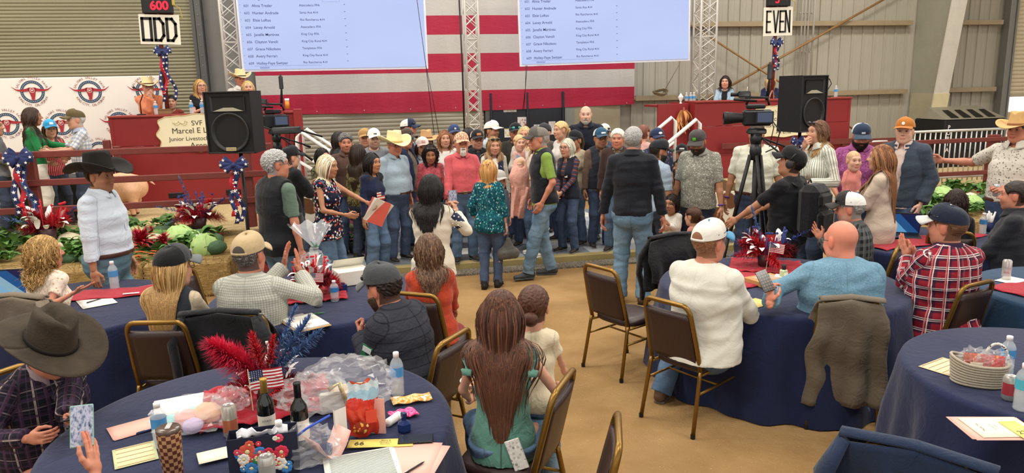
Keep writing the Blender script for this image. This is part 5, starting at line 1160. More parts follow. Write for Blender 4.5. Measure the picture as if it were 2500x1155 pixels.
def speaker(p,rz,lab,w=.46,h=.74,d=.42,pole_to=0.0,slab=None,badge=True):
 t=thing('loudspeaker',lab,'loudspeaker',tuple(p),rz);C_=plain('#131416',.75,bump=.2,sc=20)
 m=MB();pts=[(-w/2,0),(w/2,0),(w/2*.72,d),(-w/2*.72,d)];v=[(x,y,z)for z in(0,h)for x,y in pts];m.add(v,[(3,2,1,0),(4,5,6,7),(0,1,5,4),(1,2,6,5),(2,3,7,6),(3,0,4,7)]);m.build('cabinet',C_,t)
 m=MB()
 for a,b in(((0,-.006,h-.008),(w,.02,.016)),((0,-.006,.008),(w,.02,.016)),((-w/2+.008,-.006,h/2),(.016,.02,h)),((w/2-.008,-.006,h/2),(.016,.02,h))):m.box(a,b,.004)
 m.build('front_rim',plain('#1c1d20',.4),t)
 m=MB();zc=h*.34;R=rotm('x',pi/2);m.at((0,0,zc),R);rr=w*.37;m.lathe([(rr*1.08,.004),(rr*1.08,.018),(rr,.020),(rr*.96,.006),(rr*.35,-.05),(rr*.30,-.045),(rr*.22,-.02),(.001,-.012)],32,cap=False);m.build('woofer_cone',plain('#26272a',.55),t,True)
 m=MB();hw,hh,zc=w*.36,h*.12,h*.80;ax,az=w*.10,h*.05
 o_=[(-hw,-.012,zc-hh),(hw,-.012,zc-hh),(hw,-.012,zc+hh),(-hw,-.012,zc+hh)];i_=[(-ax,.10,zc-az),(ax,.10,zc-az),(ax,.10,zc+az),(-ax,.10,zc+az)];m.add(o_+i_,[(0,1,5,4),(1,2,6,5),(2,3,7,6),(3,0,4,7),(4,5,6,7)])
 m.build('horn',plain('#303236',.4),t);
 m=MB();m.add([(-hw*.9,-.013,zc-hh*.98),(hw*.9,-.013,zc-hh*.98),(ax,.0,zc-az*1.2),(-ax,.0,zc-az*1.2)],[(0,1,2,3)]);m.build('horn_lip',plain('#8d8873',.5),t)
 if badge:m=MB();m.box((0,-.02,.05),(.11,.008,.035));b=m.build('badge',plain('#cbb98a',.4),t);text('lettering','YAMAHA',.026,plain('#333333',.5,var=0),b,FRONT,(0,-.025,.042),'CENTER')
 s=thing('speaker_stand',slab,'speaker stand',(p[0],p[1],pole_to),rz);yb=d*.45;m=MB();m.tube([(0,yb,0.02),(0,yb,p[2]-pole_to)],.02,10);m.build('pole',BLACK,s,True);m=MB();m.lathe([(.032,0),(.032,.16)],12,c=(0,yb,.55));m.build('collar',DKGREY,s,True)
 for k in range(3):a=2*pi*k/3+.5;m=MB();m.tube([(.02*math.cos(a),yb+.02*math.sin(a),.62),(.42*math.cos(a),yb+.42*math.sin(a),.01)],.013,8);m.build('leg',BLACK,s,True);m=MB();m.tube([(0,yb,.2),(.21*math.cos(a),yb+.21*math.sin(a),.32)],.008,6);m.build('brace',BLACK,s,True)
 return t
pl_=D(568,375,7.9);speaker(pl_,math.radians(-2)-TH*0-.25,'black loudspeaker on a stand in front of the cream sign',.53,.66,.42,0.,'black stand under the left loudspeaker, starred bow tied on')
pr_=D(1982,322,9.0);speaker(pr_,.30,'black loudspeaker turned sideways beside the video camera',.46,.68,.4,0.,'black stand under the right loudspeaker',False)
q=D(572,402,7.85);bow(q,'starred navy bow tied on the left speaker stand',.62,.07,.85,.05)
q=D(1945,345,8.9);bow(q,'small navy bow on the right speaker stand',.3,.06,.6,.05)
# video cameras
def videocam(p,rz,lab,tripod,tlab,s=1.0):
 t=thing('video_camera',lab,'video camera',tuple(p),rz);K=plain('#17181b',.45,bump=.1,sc=30);s3=s
 m=MB();m.box((0,0,.02*s),(.13*s,.30*s,.17*s),.02);m.box((0,-.02*s,.14*s),(.09*s,.2*s,.05*s),.012);m.build('body',K,t)
 m=MB().at((0,-.15*s,.02*s),rotm('x',pi/2));m.lathe([(.05*s,0),(.055*s,.05*s),(.06*s,.10*s),(.068*s,.15*s),(.068*s,.20*s),(.05*s,.20*s),(.045*s,.14*s),(.0,.13*s)],20,cap=False);m.build('lens',BLACK,t,True)
 m=MB();m.tube([(0,.12*s,.15*s),(0,.10*s,.23*s),(0,-.08*s,.24*s),(0,-.12*s,.16*s)],.014*s,8);m.build('handle',K,t,True);m=MB();m.box((-.02*s,-.14*s,.27*s),(.07*s,.13*s,.07*s),.012);m.tube([(-.02*s,-.2*s,.27*s),(-.02*s,-.28*s,.27*s)],.022*s,8);m.build('viewfinder',K,t,True)
 m=MB();m.tube([(.07*s,-.02*s,.2*s),(.07*s,-.26*s,.22*s)],.014*s,8);m.build('microphone',BLACK,t,True);m=MB();m.box((.17*s,.05*s,.03*s),(.02*s,.18*s,.13*s),.005);m.build('monitor',K,t);m=MB();m.box((.182*s,.05*s,.03*s),(.003*s,.15*s,.10*s));m.build('monitor_screen',plain('#3a4a6a',.15,0,.6),t)
 m=MB();m.tube([(-.03*s,.1*s,.2*s),(-.05*s,.12*s,.42*s),(-.05*s,.12*s,.60*s)],[.02*s,.012*s,.014*s],8);m.box((-.05*s,.12*s,.5*s),(.03*s,.05*s,.16*s),.006);m.build('antenna_mount',BLACK,t,True)
 m=MB();m.tube([(.06*s,.14*s,0),(.12*s,.22*s,-.12*s),(.05*s,.2*s,-.3*s),(.02*s,.1*s,-.35*s)],.006,6);m.tube([(-.06*s,.14*s,.05),(-.12*s,.2*s,-.1*s),(-.05*s,.15*s,-.3*s)],.005,6);m.build('cables',BLACK,t,True)
 if tripod:
  h=p[2];r=thing('camera_tripod',tlab,'tripod',(p[0],p[1],tripod[0]),rz);z0=tripod[0];hz=h-z0-.10
  m=MB();m.box((0,0,hz-.015),(.10,.18,.05),.01);m.lathe([(.05,hz-.14),(.06,hz-.10),(.055,hz-.04)],16);m.lathe([(.045,hz-.30),(.06,hz-.22),(.05,hz-.14)],16);m.build('fluid_head',plain('#1a1c20',.4),r,True)
  m=MB();m.tube([(.03,.05,hz-.08),(.12,.30,hz-.30)],.010,8);m.tube([(.12,.30,hz-.30),(.16,.40,hz-.39)],.016,8);m.build('pan_handle',BLACK,r,True);m=MB();m.tube([(-.03,.05,hz-.08),(-.12,.36,hz-.2)],.010,8);m.tube([(-.12,.36,hz-.2),(-.14,.44,hz-.24)],.016,8);m.build('pan_handle',BLACK,r,True)
  for k in range(3):
   a=2*pi*k/3+tripod[1];c,s_=math.cos(a),math.sin(a);m=MB()
   for o_ in(-.025,.025):m.tube([(c*.05-s_*o_,s_*.05+c*o_,hz-.25),(c*.22-s_*o_,s_*.22+c*o_,hz*.42)],.016,8)
   m.box((c*.22,s_*.22,hz*.42),(.07,.07,.07),.01);m.tube([(c*.22,s_*.22,hz*.44),(c*.36,s_*.36,.02)],.019,8);m.build('leg',BLACK,r,True);m=MB();m.ball((c*.36,s_*.36,.02),(.03,.03,.02));m.build('foot',BLACK,r,True)
  m=MB();m.tube([(0,0,hz-.28),(0,0,hz*.35)],.02,8);m.build('center_column',DKGREY,r,True)
 return t
pc_=D(1848,292,7.3);videocam(pc_,math.radians(-90)-.35,'large black video camera on the tripod, pointing at the stage',(0.,.5),'tall black tripod under the large video camera',.92)
pc_=D(672,300,9.4);videocam(pc_,math.radians(-75),'black video camera on a pan head behind the left loudspeaker',(0.,.2),'black tripod of the video camera beside the left stair',1.0)
m=MB();m.box((0,0,0),(.34,.22,.08),.01);m.tube([(.15,0,0),(.42,.1,-.1)],.012,8);m.tube([(-.15,0,0),(-.3,.05,.06)],.012,8);o=m.build('camera_controller',BLACK,None,True);o.location=tuple(D(700,318,9.2));tag(o,'black camera monitor arm pointing down to the rail','camera monitor')
# pig
pg=[Pr((-.34,0,.40),(.30,0,.40),(.155,.175),(.165,.19),R=(0,1,0),k=.06),Pr((.30,0,.41),(.44,0,.40),(.16,.19),(.15,.17),R=(0,1,0),k=.06),Pr((-.34,0,.42),(-.52,0,.44),.14,.12,k=.06),Pr((-.52,0,.42),(-.70,0,.34),.11,.055,k=.05),Pr((-.70,0,.34),(-.76,0,.32),.055,.05,k=.02)]
for s in(-1,1):pg+=[Pr((.40,s*.09,.34),(.42,s*.10,.20),.11,.055,k=.05),Pr((.42,s*.10,.20),(.38,s*.10,.14),.052,.042,k=.02),Pr((.38,s*.10,.14),(.40,s*.10,.03),.042,.034,k=.02),Pr((-.32,s*.09,.32),(-.33,s*.09,.17),.085,.05,k=.05),Pr((-.33,s*.09,.17),(-.32,s*.09,.03),.045,.034,k=.02),Pr((-.53,s*.07,.53),(-.64,s*.11,.56),(.05,.012),(.03,.008),R=(0,1,0),k=.015)]
v,q=blob(pg,.012);me=npmesh('pig',v,q);r=np.random.default_rng(5);cc=np.repeat(np.array(rgb('#e2b08a'))[None],len(v),0);sad=(v[:,0]<.12)*(v[:,0]>-.75)*(v[:,2]>.40+.05*np.sin(v[:,0]*14+v[:,1]*9));cc[sad>0]=rgb('#8e4a24');cc[v[:,2]<.035]=rgb('#5a4030');cc*=(1+.06*r.normal(size=(len(v),1)));vattr(me,'col',np.c_[np.clip(cc,0,1),np.ones(len(v))])
pig=link('pig',me,SKIN);pp=P(255,530,ZR);pig.location=tuple(pp);pig.rotation_euler=(0,0,.06);pig.scale=(1.1,1.1,1.1);tag(pig,'pink and brown pig standing in the sawdust behind the rails','pig')
m=MB();m.tube([(.53,0,.46),(.60,.02,.50),(.66,.0,.45),(.70,-.02,.42)],[.022,.018,.014,.006],8);o=m.build('tail',SKIN,pig,True);n_=len(o.data.vertices);vattr(o.data,'col',np.c_[np.repeat(np.array(rgb('#e0a58a'))[None],n_,0),np.ones(n_)])
m=MB()
for s in(-1,1):m.ball((-.66,s*.075,.44),.012,8,6)
m.build('eyes',BLACK,pig,True)
# dark feed bin behind the left fence
bn=thing('feed_bin','dark plastic bin standing in the ring behind the green jacket','bin',tuple(P(150,535,ZR)),.1);m=MB();m.add([(x*(.36+.06*z),y*(.26+.04*z),z*.62)for z in(0,1)for x,y in((-1,-1),(1,-1),(1,1),(-1,1))],[(3,2,1,0),(0,1,5,4),(1,2,6,5),(2,3,7,6),(3,0,4,7),(4,5,6,7)]);m.build('tub',plain('#26282a',.6),bn);m=MB();m.box((0,0,.63),(.9,.66,.05),.01);m.build('rim',plain('#2e3032',.6),bn);m=MB();m.tube([(-.2,-.33,.55),(-.12,-.36,.58),(.12,-.36,.58),(.2,-.33,.55)],.015,6);m.build('handle',BLACK,bn,True)
# painted cow boards
def cow(p,rz,lab,flip=1):
 t=thing('cow_board',lab,'painted board',tuple(p),rz);wh=plain('#ece5cf',.6,var=.04);brn=plain('#6e4426',.6)
 body=[(-.62,.0),(-.62,.70),(-.5,.82),(.05,.86),(.3,.8),(.3,.0),(.12,.0),(.1,.25),(-.3,.25),(-.34,.0)]
 m=MB();m.prism([(x*flip,z)for x,z in(body if flip>0 else body[::-1])],.025);m.build('body_board',wh,t)
 for i,(x,z,a,b,s)in enumerate(((-.45,.6,.14,.16,1),(-.1,.72,.16,.1,2),(.1,.45,.12,.16,3),(-.32,.3,.12,.10,4),(-.5,.12,.09,.1,5))):
  m=MB();n=18;pts=[(x*flip+a*(1+.25*math.sin(3*k*2*pi/n+s))*math.cos(2*pi*k/n),z+b*(1+.25*math.cos(2*k*2*pi/n+s))*math.sin(2*pi*k/n))for k in range(n)];m.at((0,-.006,0));m.prism(pts,.006);m.build('patch',brn,t)
 hd_=[(.22,.62),(.16,.95),(.12,1.02),(.26,1.0),(.34,1.04),(.50,1.04),(.58,1.0),(.72,1.02),(.68,.95),(.62,.62),(.58,.48),(.26,.48)]
 m=MB();m.at((0,-.03,0));m.prism([(x*flip,z)for x,z in(hd_ if flip>0 else hd_[::-1])],.022);h=m.build('head_board',wh,t)
 m=MB();m.at((0,-.038,0));n=24;m.prism([(flip*.42+.21*math.cos(2*pi*k/n),.52+.115*math.sin(2*pi*k/n))for k in range(n)],.008);m.build('muzzle',plain('#e58aa0',.55,var=.04),h)
 for x in(.33,.51):m=MB();m.at((0,-.042,0));m.prism([(flip*x+.035*math.cos(2*pi*k/12),.54+.045*math.sin(2*pi*k/12))for k in range(12)],.005);m.build('nostril',plain('#7a2a3a',.6),h)
 for x,c in((.33,brn),(.52,brn)):
  m=MB();m.at((0,-.036,0));m.prism([(flip*x+.08*math.cos(2*pi*k/14),.82+.12*math.sin(2*pi*k/14))for k in range(14)],.005);m.build('eye_patch',c,h);m=MB();m.at((0,-.040,0));m.prism([(flip*x+.03*math.cos(2*pi*k/12),.82+.035*math.sin(2*pi*k/12))for k in range(12)],.004);m.build('eye',BLACK,h)
 return t
cow(P(775,640,0)+A3(0,.45,0),-.15,'painted wooden cow cutout with pink muzzle behind the starred blouse');cow(P(1815,640,0)+A3(0,.6,0),.2,'painted wooden cow cutout behind the tall tripod',-1)
# planter beside the cow
pt=thing('planter','dark planter of trailing pink and green leaves at the stage edge','planter',tuple(P(880,640,0)+A3(0,.2,0)));m=MB();m.lathe([(.12,0),(.17,.26),(.18,.27),(.16,.265),(.15,.22)],18);m.build('pot',plain('#3a3434',.6),pt,True);r=np.random.default_rng(4)
for nm,mt,n in(('foliage',LEAF,60),('pink_leaves',veg_mat('#a83a6a','#d8709a',20,.3),34)):
 m=MB()
 for i in range(n):a=r.uniform(0,6.3);L=r.uniform(.12,.26);leaf(m,(0,0,.25),(L*math.cos(a),L*math.sin(a),.26+r.uniform(-.08,.24)),.025,.25,4)
 tag(m.build(nm,mt,pt,True),kind='stuff')
 # right pen: rails, pipe panel, cooler, tables behind
f2=thing('pen_fence','red-brown wooden rails of the right pen below the ribbed wall','fence',(0,YF,0))
for(a,b)in(((2170,342),(2436,348)),((2240,388),(2436,394)),((2240,424),(2436,424))):z=(W(*a,YF)[2]+W(*b,YF)[2])/2;rail('rail',(W(2110,a[1],YF)[0],0,z),(W(2500,b[1],YF)[0]+1.5,0,z),.05,.07,f2)
for x in(2262,2428):xx=W(x,400,YF)[0];m=MB();m.box((xx,.06,.65),(.13 if x<2300 else .2,.1,1.30 if x<2300 else 1.42),.01);m.build('post',WOODRED,f2)
pp_=thing('pipe_panel','white livestock panel of upright bars behind the right rails','panel',(0,YF+.45,0));x0,x1=W(2215,400,YF+.45)[0],W(2450,400,YF+.45)[0]+.6
for z in(.62,1.42):m=MB();m.tube([(x0,0,z),(x1,0,z)],.022,8);m.build('top_pipe',STEEL,pp_,True)
n=26
for i in range(n):m=MB();x=x0+(x1-x0)*i/(n-1);m.tube([(x,0,.55),(x,0,1.42)],.011,6);m.build('bar',STEEL,pp_,True)
pa=thing('arch_panel','grey pipe panel with rounded corners behind the bearded man','panel',(0,10.9,0));xa,xb=W(2115,400,10.9)[0],W(2235,400,10.9)[0];m=MB();zt=W(2160,345,10.9)[2];m.tube([(xa,0,0),(xa,0,zt-.1),(xa+.1,0,zt),((xa+xb)/2-.12,0,zt),((xa+xb)/2-.03,0,zt-.1),((xa+xb)/2-.03,0,0)],.02,8);m.tube([((xa+xb)/2+.03,0,0),((xa+xb)/2+.03,0,zt-.1),((xa+xb)/2+.12,0,zt),(xb-.1,0,zt),(xb,0,zt-.1),(xb,0,0)],.02,8);m.build('frame',STEEL,pa,True)
# big black cooler by the door
yc=14.8;x0,x1=W(2308,300,yc)[0],W(2455,300,yc)[0];zt=W(2380,290,yc)[2];ck=thing('evaporative_cooler','big black portable cooler with slanted hood beside the open door','cooler',((x0+x1)/2,yc,0));w=x1-x0
m=MB();m.box((0,.5,zt/2),(w,1.0,zt),.03);m.build('housing',plain('#1b1b1c',.6),ck);m=MB();m.add([(-w/2,0,zt),(w/2,0,zt),(w/2-.1,.75,zt+.28),(-w/2+.15,.75,zt+.28),(-w/2,.8,zt),(w/2,.8,zt)],[(0,1,2,3),(1,5,2),(0,3,4),(3,2,5,4)]);m.build('hood',plain('#8c8674',.6),ck)
for i in range(4):x=-w/2+.2+i*(w-.3)/4;m=MB();m.add([(x,.06,zt+.035),(x+.22,.06,zt+.035),(x+.28,.5,zt+.20),(x+.12,.5,zt+.20)],[(0,1,2,3)]);m.build('vent',BLACK,ck)
for x in(-.1,w*.28):m=MB();m.box((x,-.01,zt*.62),(.32,.02,.4),.01);m.build('panel',plain('#262627',.5),ck)
for i,ch in enumerate('PORTA'):text('lettering',ch,.13,WHT,ck,FRONT,(-w/2+.10,-.012,zt-.22-.13*i),'CENTER',off=.003)
# things on the booths
BOTTLE={}
def bottle_parts(h=.21,r=.032,label_c='#4a8fc8',liquid='#ffffff',a=.22):
 k=h/.21;bd_=MB();bd_.lathe([(r*.85,0),(r,.006*k),(r*.94,.05*k),(r,.06*k),(r*.95,.10*k),(r,.115*k),(r,.15*k),(r*.8,.168*k),(r*.42,.185*k),(r*.40,.192*k)],18)
 lb=MB();lb.lathe([(r*1.02,.098*k),(r*1.02,.142*k)],18,cap=False);cp=MB();cp.lathe([(r*.45,.188*k),(r*.45,.208*k),(r*.40,.21*k)],14)
 wt=MB();wt.lathe([(r*.8,.004),(r*.9,.01),(r*.9,.088*k)],16);return bd_,lb,cp,wt
def bottle(p,lab,grp='water bottles',h=.21,r=.032,label_c='#4a93cc',s=1.0,rz=None):
 key=(h,r,label_c)
 if key not in BOTTLE:
  bd_,lb,cp,wt=bottle_parts(h,r);t=thing('water_bottle',lab,'bottle',tuple(p));bd_.build('bottle_body',clear('#e8f0f4',.30,.06,.6),t,True);lb.build('label',plain(label_c,.35,0,.5,.15,60),t,True);cp.build('cap',plain('#f4f4f2',.4,var=.02),t,True);wt.build('water',clear('#dfe8ec',.16,.03,.5),t,True);BOTTLE[key]=t
 else:t=copy_tree(BOTTLE[key])
 t.location=tuple(p);t.rotation_euler=(0,0,random.uniform(0,6)if rz is None else rz);t.scale=(s,s,s);t['label']=lab;t['group']=grp;return t
zb=1.97+.035
for(px,lab)in((381,'water bottle in front of the auctioneer'),(468,'water bottle nearer the auctioneer of the two before the woman in black'),(494,'water bottle beside the loudspeaker before the woman in black'),(629,'water bottle before the blonde woman behind the loudspeaker')):q=W(px,270,13.15);bottle((q[0],13.15,zb),lab,'bottles on the booth counters',.22,.034)
for(px,lab)in((2040,'water bottle at the end of the right booth'),(1676,'water bottle on the wing shelf of the right booth'),(1686,'second water bottle on the wing shelf'),(1694,'third water bottle on the wing shelf beside the post')):
 y=13.15 if px>2000 else 13.5;q=W(px,240,y);bottle((q[0],y,1.95+.035 if px>2000 else 1.92),lab,'bottles on the booth counters',.22,.034)
def micstand(px,lab,y=13.1,up=.22,z=2.005):
 q=W(px,260,y);t=thing('microphone_stand',lab,'microphone',(q[0],y,z));m=MB();m.lathe([(.07,0),(.07,.015),(.012,.02)],16);m.build('base',BLACK,t,True);m=MB();m.tube([(0,0,.01),(0,0,up),(.06,-.02,up+.12),(.02,-.02,up+.2)],.009,8);m.build('boom',BLACK,t,True);m=MB();m.tube([(.02,-.02,up+.2),(-.05,-.03,up+.24)],[.012,.014],8);m.ball((-.06,-.03,up+.245),.022);m.build('capsule',DKGREY,t,True);return t
micstand(343,'black desk microphone in front of the auctioneer',up=.2);micstand(2018,'black desk microphone at the end of the right booth',up=.14,z=1.985)
q=W(1823,236,13.2);t=thing('soda_cup','dark paper cup with a lid between the two women','cup',(q[0],13.2,1.985));m=MB();m.lathe([(.03,0),(.042,.13)],16);m.build('cup',plain('#2c2f3c',.4),t,True);m=MB();m.lathe([(.045,.13),(.045,.14),(.02,.15)],16);m.tube([(0,0,.14),(.01,0,.24)],.004,6);m.build('lid',WHT,t,True)
q=W(1667,300,13.15);t=thing('corn_sheaf','dried corn and husk bundle hanging on the right booth post','decoration',(q[0],13.15,0));zt=W(1667,262,13.15)[2];m=MB();r=np.random.default_rng(2)
for i in range(26):a=r.uniform(-.13,.13);leaf(m,(a*.5,-.03,zt-.05),(a*1.3,-.06-r.uniform(0,.05),zt-.2-r.uniform(0,.32)),.03,.2)
tag(m.build('husks',plain('#c98a52',.8,var=.3),t,True),kind='stuff');m=MB();m.tube([(0,-.03,zt),(.0,-.05,zt-.35)],[.02,.03],8);m.build('cob',plain('#8a3a24',.6),t,True)
q=W(1662,243,13.3);m=MB();m.lathe([(.02,0),(.055,.08),(.0,.16)],4);m.lathe([(.03,-.05),(.008,.0)],8);o=m.build('finial',WHT,None);o.location=(q[0],13.3,1.98);tag(o,'white diamond ornament on the right booth wing','ornament')
q=W(703,292,12.9);t=thing('pill_bottle','orange medicine bottle on the left stair post','bottle',(q[0],12.98,2.045));m=MB();m.lathe([(.035,0),(.035,.13)],12);m.build('body',plain('#d98a2a',.3),t,True);m=MB();m.lathe([(.037,.13),(.037,.17)],12);m.build('cap',WHT,t,True)
q=W(410,262,13.4);t=thing('desk_box','small brown box beside the auctioneer on the booth','box',(q[0],13.2,2.005));m=MB();m.box((0,0,.035),(.2,.12,.07),.006);m.build('body',plain('#8a6a4a',.7),t);m=MB();m.box((0,0,.078),(.21,.13,.015),.003);m.build('lid',plain('#7a5a3a',.7),t)
# ---------------------------------------------------------------- chairs
VINYL=plain('#33211f',.42,0,.5,.15,8,.12)
def make_chair():
 t=thing('banquet_chair',None,'chair');zb,zt=.445,.90;w0,w1=.205,.185
 B=lambda x,z:(x,-.20-.11*(z-zb)/(zt-zb),z)
 side=[]
 pts=[B(-w0,zb-.02),B(-w0+.004,.60),B(-w1-.002,zt-.07)]+[B(-w1+.055*(1-math.cos(a)),zt-.07+.07*math.sin(a))for a in np.linspace(.3,pi/2,5)]
 pts+=[(-x,y,z)for x,y,z in pts[::-1]]
 m=MB();m.tube(pts,.0165,8);m.build('back_frame',GOLDM,t,True)
 m=MB();m.sheet(lambda u,v:((u-.5)*2*(.186-.012*v),-.20-.11*((.49+.345*v)-zb)/(zt-zb)-.010*math.sin(pi*u),.49+.345*v),8,8,.034);m.build('backrest',VINYL,t,True)
 m=MB();pr=[(.0,.0),(.93,.0),(1.0,.012),(1.0,.036),(.93,.052),(.6,.060),(.0,.062)];n=28
 v=[]
 for r_,z in pr:
  for j in range(n):
   a=2*pi*j/n;c,s=math.cos(a),math.sin(a);k=(abs(c)**4+abs(s)**4)**-.25;v.append((.205*r_*k*c*(1-.06*k*s),.01+.21*r_*k*s,.418+z))
 m.add(v,[(k*n+j,k*n+(j+1)%n,(k+1)*n+(j+1)%n,(k+1)*n+j)for k in range(len(pr)-1)for j in range(n)]);m.build('seat',VINYL,t,True)
 for s in(-1,1):
  m=MB();m.tube([(s*.195,.19,.43),(s*.20,.205,.40),(s*.215,.225,0.008)],.0145,8);l=m.build('leg',GOLDM,t,True);m=MB();m.lathe([(.016,0),(.016,.03)],8,c=(s*.215,.225,0));m.build('foot_cap',BLACK,l)
  m=MB();m.tube([B(s*w0,zb-.0),(s*.208,-.21,.40),(s*.222,-.285,.008)],.0145,8);l=m.build('leg',GOLDM,t,True);m=MB();m.lathe([(.016,0),(.016,.03)],8,c=(s*.222,-.285,0));m.build('foot_cap',BLACK,l)
  m=MB();m.tube([(s*.207,.21,.30),(s*.214,-.235,.29)],.009,6);m.build('stretcher',GOLDM,t,True);m=MB();m.tube([(s*.19,.18,.41),(s*.20,-.20,.41)],.011,6);m.build('seat_rail',GOLDM,t,True)
 m=MB();m.tube([(-.208,.0,.295),(.208,.0,.295)],.008,6);m.build('stretcher',GOLDM,t,True);return t
CHAIR0=make_chair();_cu=[0]
def chair(x,y,rz,lab):
 t=CHAIR0 if not _cu[0]else copy_tree(CHAIR0);_cu[0]=1;t.location=(x,y,0);t.rotation_euler=(0,0,rz);t['label']=lab;t['category']='chair';t['group']='brown banquet chairs';return t
def frz(x,y,face):c_=unit((-x,-y));a=math.radians(face);return math.atan2(math.cos(a)*c_[1]+math.sin(a)*c_[0],math.cos(a)*c_[0]-math.sin(a)*c_[1])-pi/2
def sit_chair(c,lab,dy=.0,drz=0.):
 X,Y,_=c['pos'];rz=c['rz']+drz;o=rotm('z',rz)@A3(0,dy,0);return chair(X+o[0],Y+o[1],rz,lab)
def draped(c,lab,m,w=.50,front=.45,back=.62,open_=.0,dx=0.,seed=1,top=.905,name='draped_jacket',sl=False,ybk=-.31):
 """a garment hung over a chair back: two panels and shoulder fold"""
 t=thing(name,lab,'jacket',tuple(c.location),c.rotation_euler[2]);r=np.random.default_rng(seed);ph=r.uniform(0,6,6)
 def fn(u,v,sg):
  x=dx+(u-.5)*w*(.86+.24*min(1,v*2.2));L=back if sg<0 else front;z=top+.03-L*v-.04*abs(u-.5)*(1-v)*2;
  y=ybk+.11*(top-max(z,.45))/.455+sg*(.030+.04*min(1,v*3))+.022*v*math.sin(u*13+ph[0])+.015*math.sin(u*23+ph[1])*v+.008*math.sin(z*22+u*5+ph[2]);return(x+.012*math.sin(z*16+ph[3]),y,z)
 for sg,nm in((-1,'back_panel'),(1,'front_panel')):q=MB();q.sheet(lambda u,v:fn(u,v,sg),26,20,.012);q.build(nm,m,t,True)
 q=MB();q.sheet(lambda u,v:(dx+(u-.5)*w*.86,ybk+.03*math.cos(pi*(1-v)),top+.028+.02*math.sin(pi*v)-.04*abs(u-.5)*1.0),14,8,.014);q.build('shoulder_fold',m,t,True)
 if sl:
  for s in(-1,1):q=MB();q.tube([(dx+s*w*.40,ybk-.02,top-.0),(dx+s*w*.50,ybk-.06,top-.16),(dx+s*w*.50+.02,ybk-.07,top-.32),(dx+s*w*.46,ybk-.07,top-.46),(dx+s*w*.48,ybk-.06,top-.58)],[.04,.065,.06,.062,.045],12,flat=.5);q.build('sleeve',m,t,True)
 return t
 # ---------------------------------------------------------------- tables under navy cloths
TCL=cloth('#182143',.8,.12,.35,'Object');TZ=.755
def table(px,py,r,lab,rr=None,m=None,seed=1,xy=None):
 p=P(px,py,TZ)if xy is None else A3(*xy,0);t=thing('round_table',lab,'table',(p[0],p[1],0));g=np.random.default_rng(seed);n=120;ph=g.uniform(0,6,4);k1=int(g.integers(9,13))
 V=[(0,0,TZ)];rings=[(r*.5,TZ,0),(r*.97,TZ,0),(r*1.0,TZ-.006,0),(r*1.012,TZ-.03,.05)]+[(r*1.015+.07*s,TZ-.03-(TZ-.04)*s,s)for s in(.12,.25,.4,.55,.7,.85,1.)]
 for q,z,s in rings:
  for j in range(n):
   a=2*pi*j/n;w_=(.030*math.sin(k1*a+ph[0]+.6*math.sin(3*a))+.018*math.sin((k1*2+1)*a+ph[1]))*min(1,s*2.2)+.02*s*math.sin(3*a+ph[2]);V.append(((q+w_)*math.cos(a),(q+w_)*math.sin(a),max(z,.006)))
 Fc=[(0,1+j,1+(j+1)%n)for j in range(n)]+[(1+k*n+j,1+(k+1)*n+j,1+(k+1)*n+(j+1)%n,1+k*n+(j+1)%n)for k in range(len(rings)-1)for j in range(n)]
 b=MB();b.add(V,Fc);b.build('tablecloth',m or TCL,t,True);b=MB();b.lathe([(r*.98,TZ-.03),(r*.98,TZ-.004)],40);b.build('tabletop',plain('#8a7454',.6),t)
 if rr:
  b=MB();b.sheet(lambda u,v:tuple(A3(math.cos(rr[0]),math.sin(rr[0]),0)*(u-.5)*2*r*rr[1]+A3(-math.sin(rr[0]),math.cos(rr[0]),0)*((v-.5)*rr[2]+rr[3]+.02*math.sin(u*14))+A3(0,0,TZ+.006+.008*abs(math.sin(u*17+v*5)))),40,10,.004);b.build('runner',cloth('#a31f30',.8,.2,.8,'Object'),t,True)
 t['c']=(p[0],p[1]);return t,p
pT1=D(628,1050,3.22);T1,_=table(0,0,.915,'crowded navy round table in the foreground with wine bottles',xy=(pT1[0],pT1[1]),seed=1)
T2,pT2=table(775,722,.80,'navy round table between the gingham shirt and the grey puffer jacket',rr=None,seed=2)
T3,pT3=table(165,748,.82,'navy round table with red runner in front of the curly-haired woman',rr=(.12,.80,.30,.25),seed=3)
T4,pT4=table(1905,690,.915,'navy round table between the white shirt and the denim shirt',rr=(.5,.5,.5,.3),seed=4)
T5,pT5=table(2262,588,.78,'navy round table bearing a laptop behind the plaid shirts',rr=(.2,.9,.3,0),seed=5)
q_=D(2690,660,5.1);T6,pT6=table(0,0,.78,'teal navy round table at the right edge with a silver can',xy=(q_[0],q_[1]),rr=(.2,.80,.30,.25),m=cloth('#1f3f5c',.8,.12,.35,'Object'),seed=6)
pT7=D(2600,950,3.62);T7,_=table(0,0,.78,'near navy round table with the rope basket',xy=(pT7[0],pT7[1]),seed=7)
ZT=TZ+.004
def on(px,py,dz=0.):p=P(px,py,ZT+dz);return p
def obj_at(name,lab,cat,px,py,rz=0.,group=None,dz=0.):p=on(px,py,dz);return thing(name,lab,cat,tuple(p),rz,group)
CAM_RZ=lambda p:math.atan2(-p[1],-p[0])+pi/2
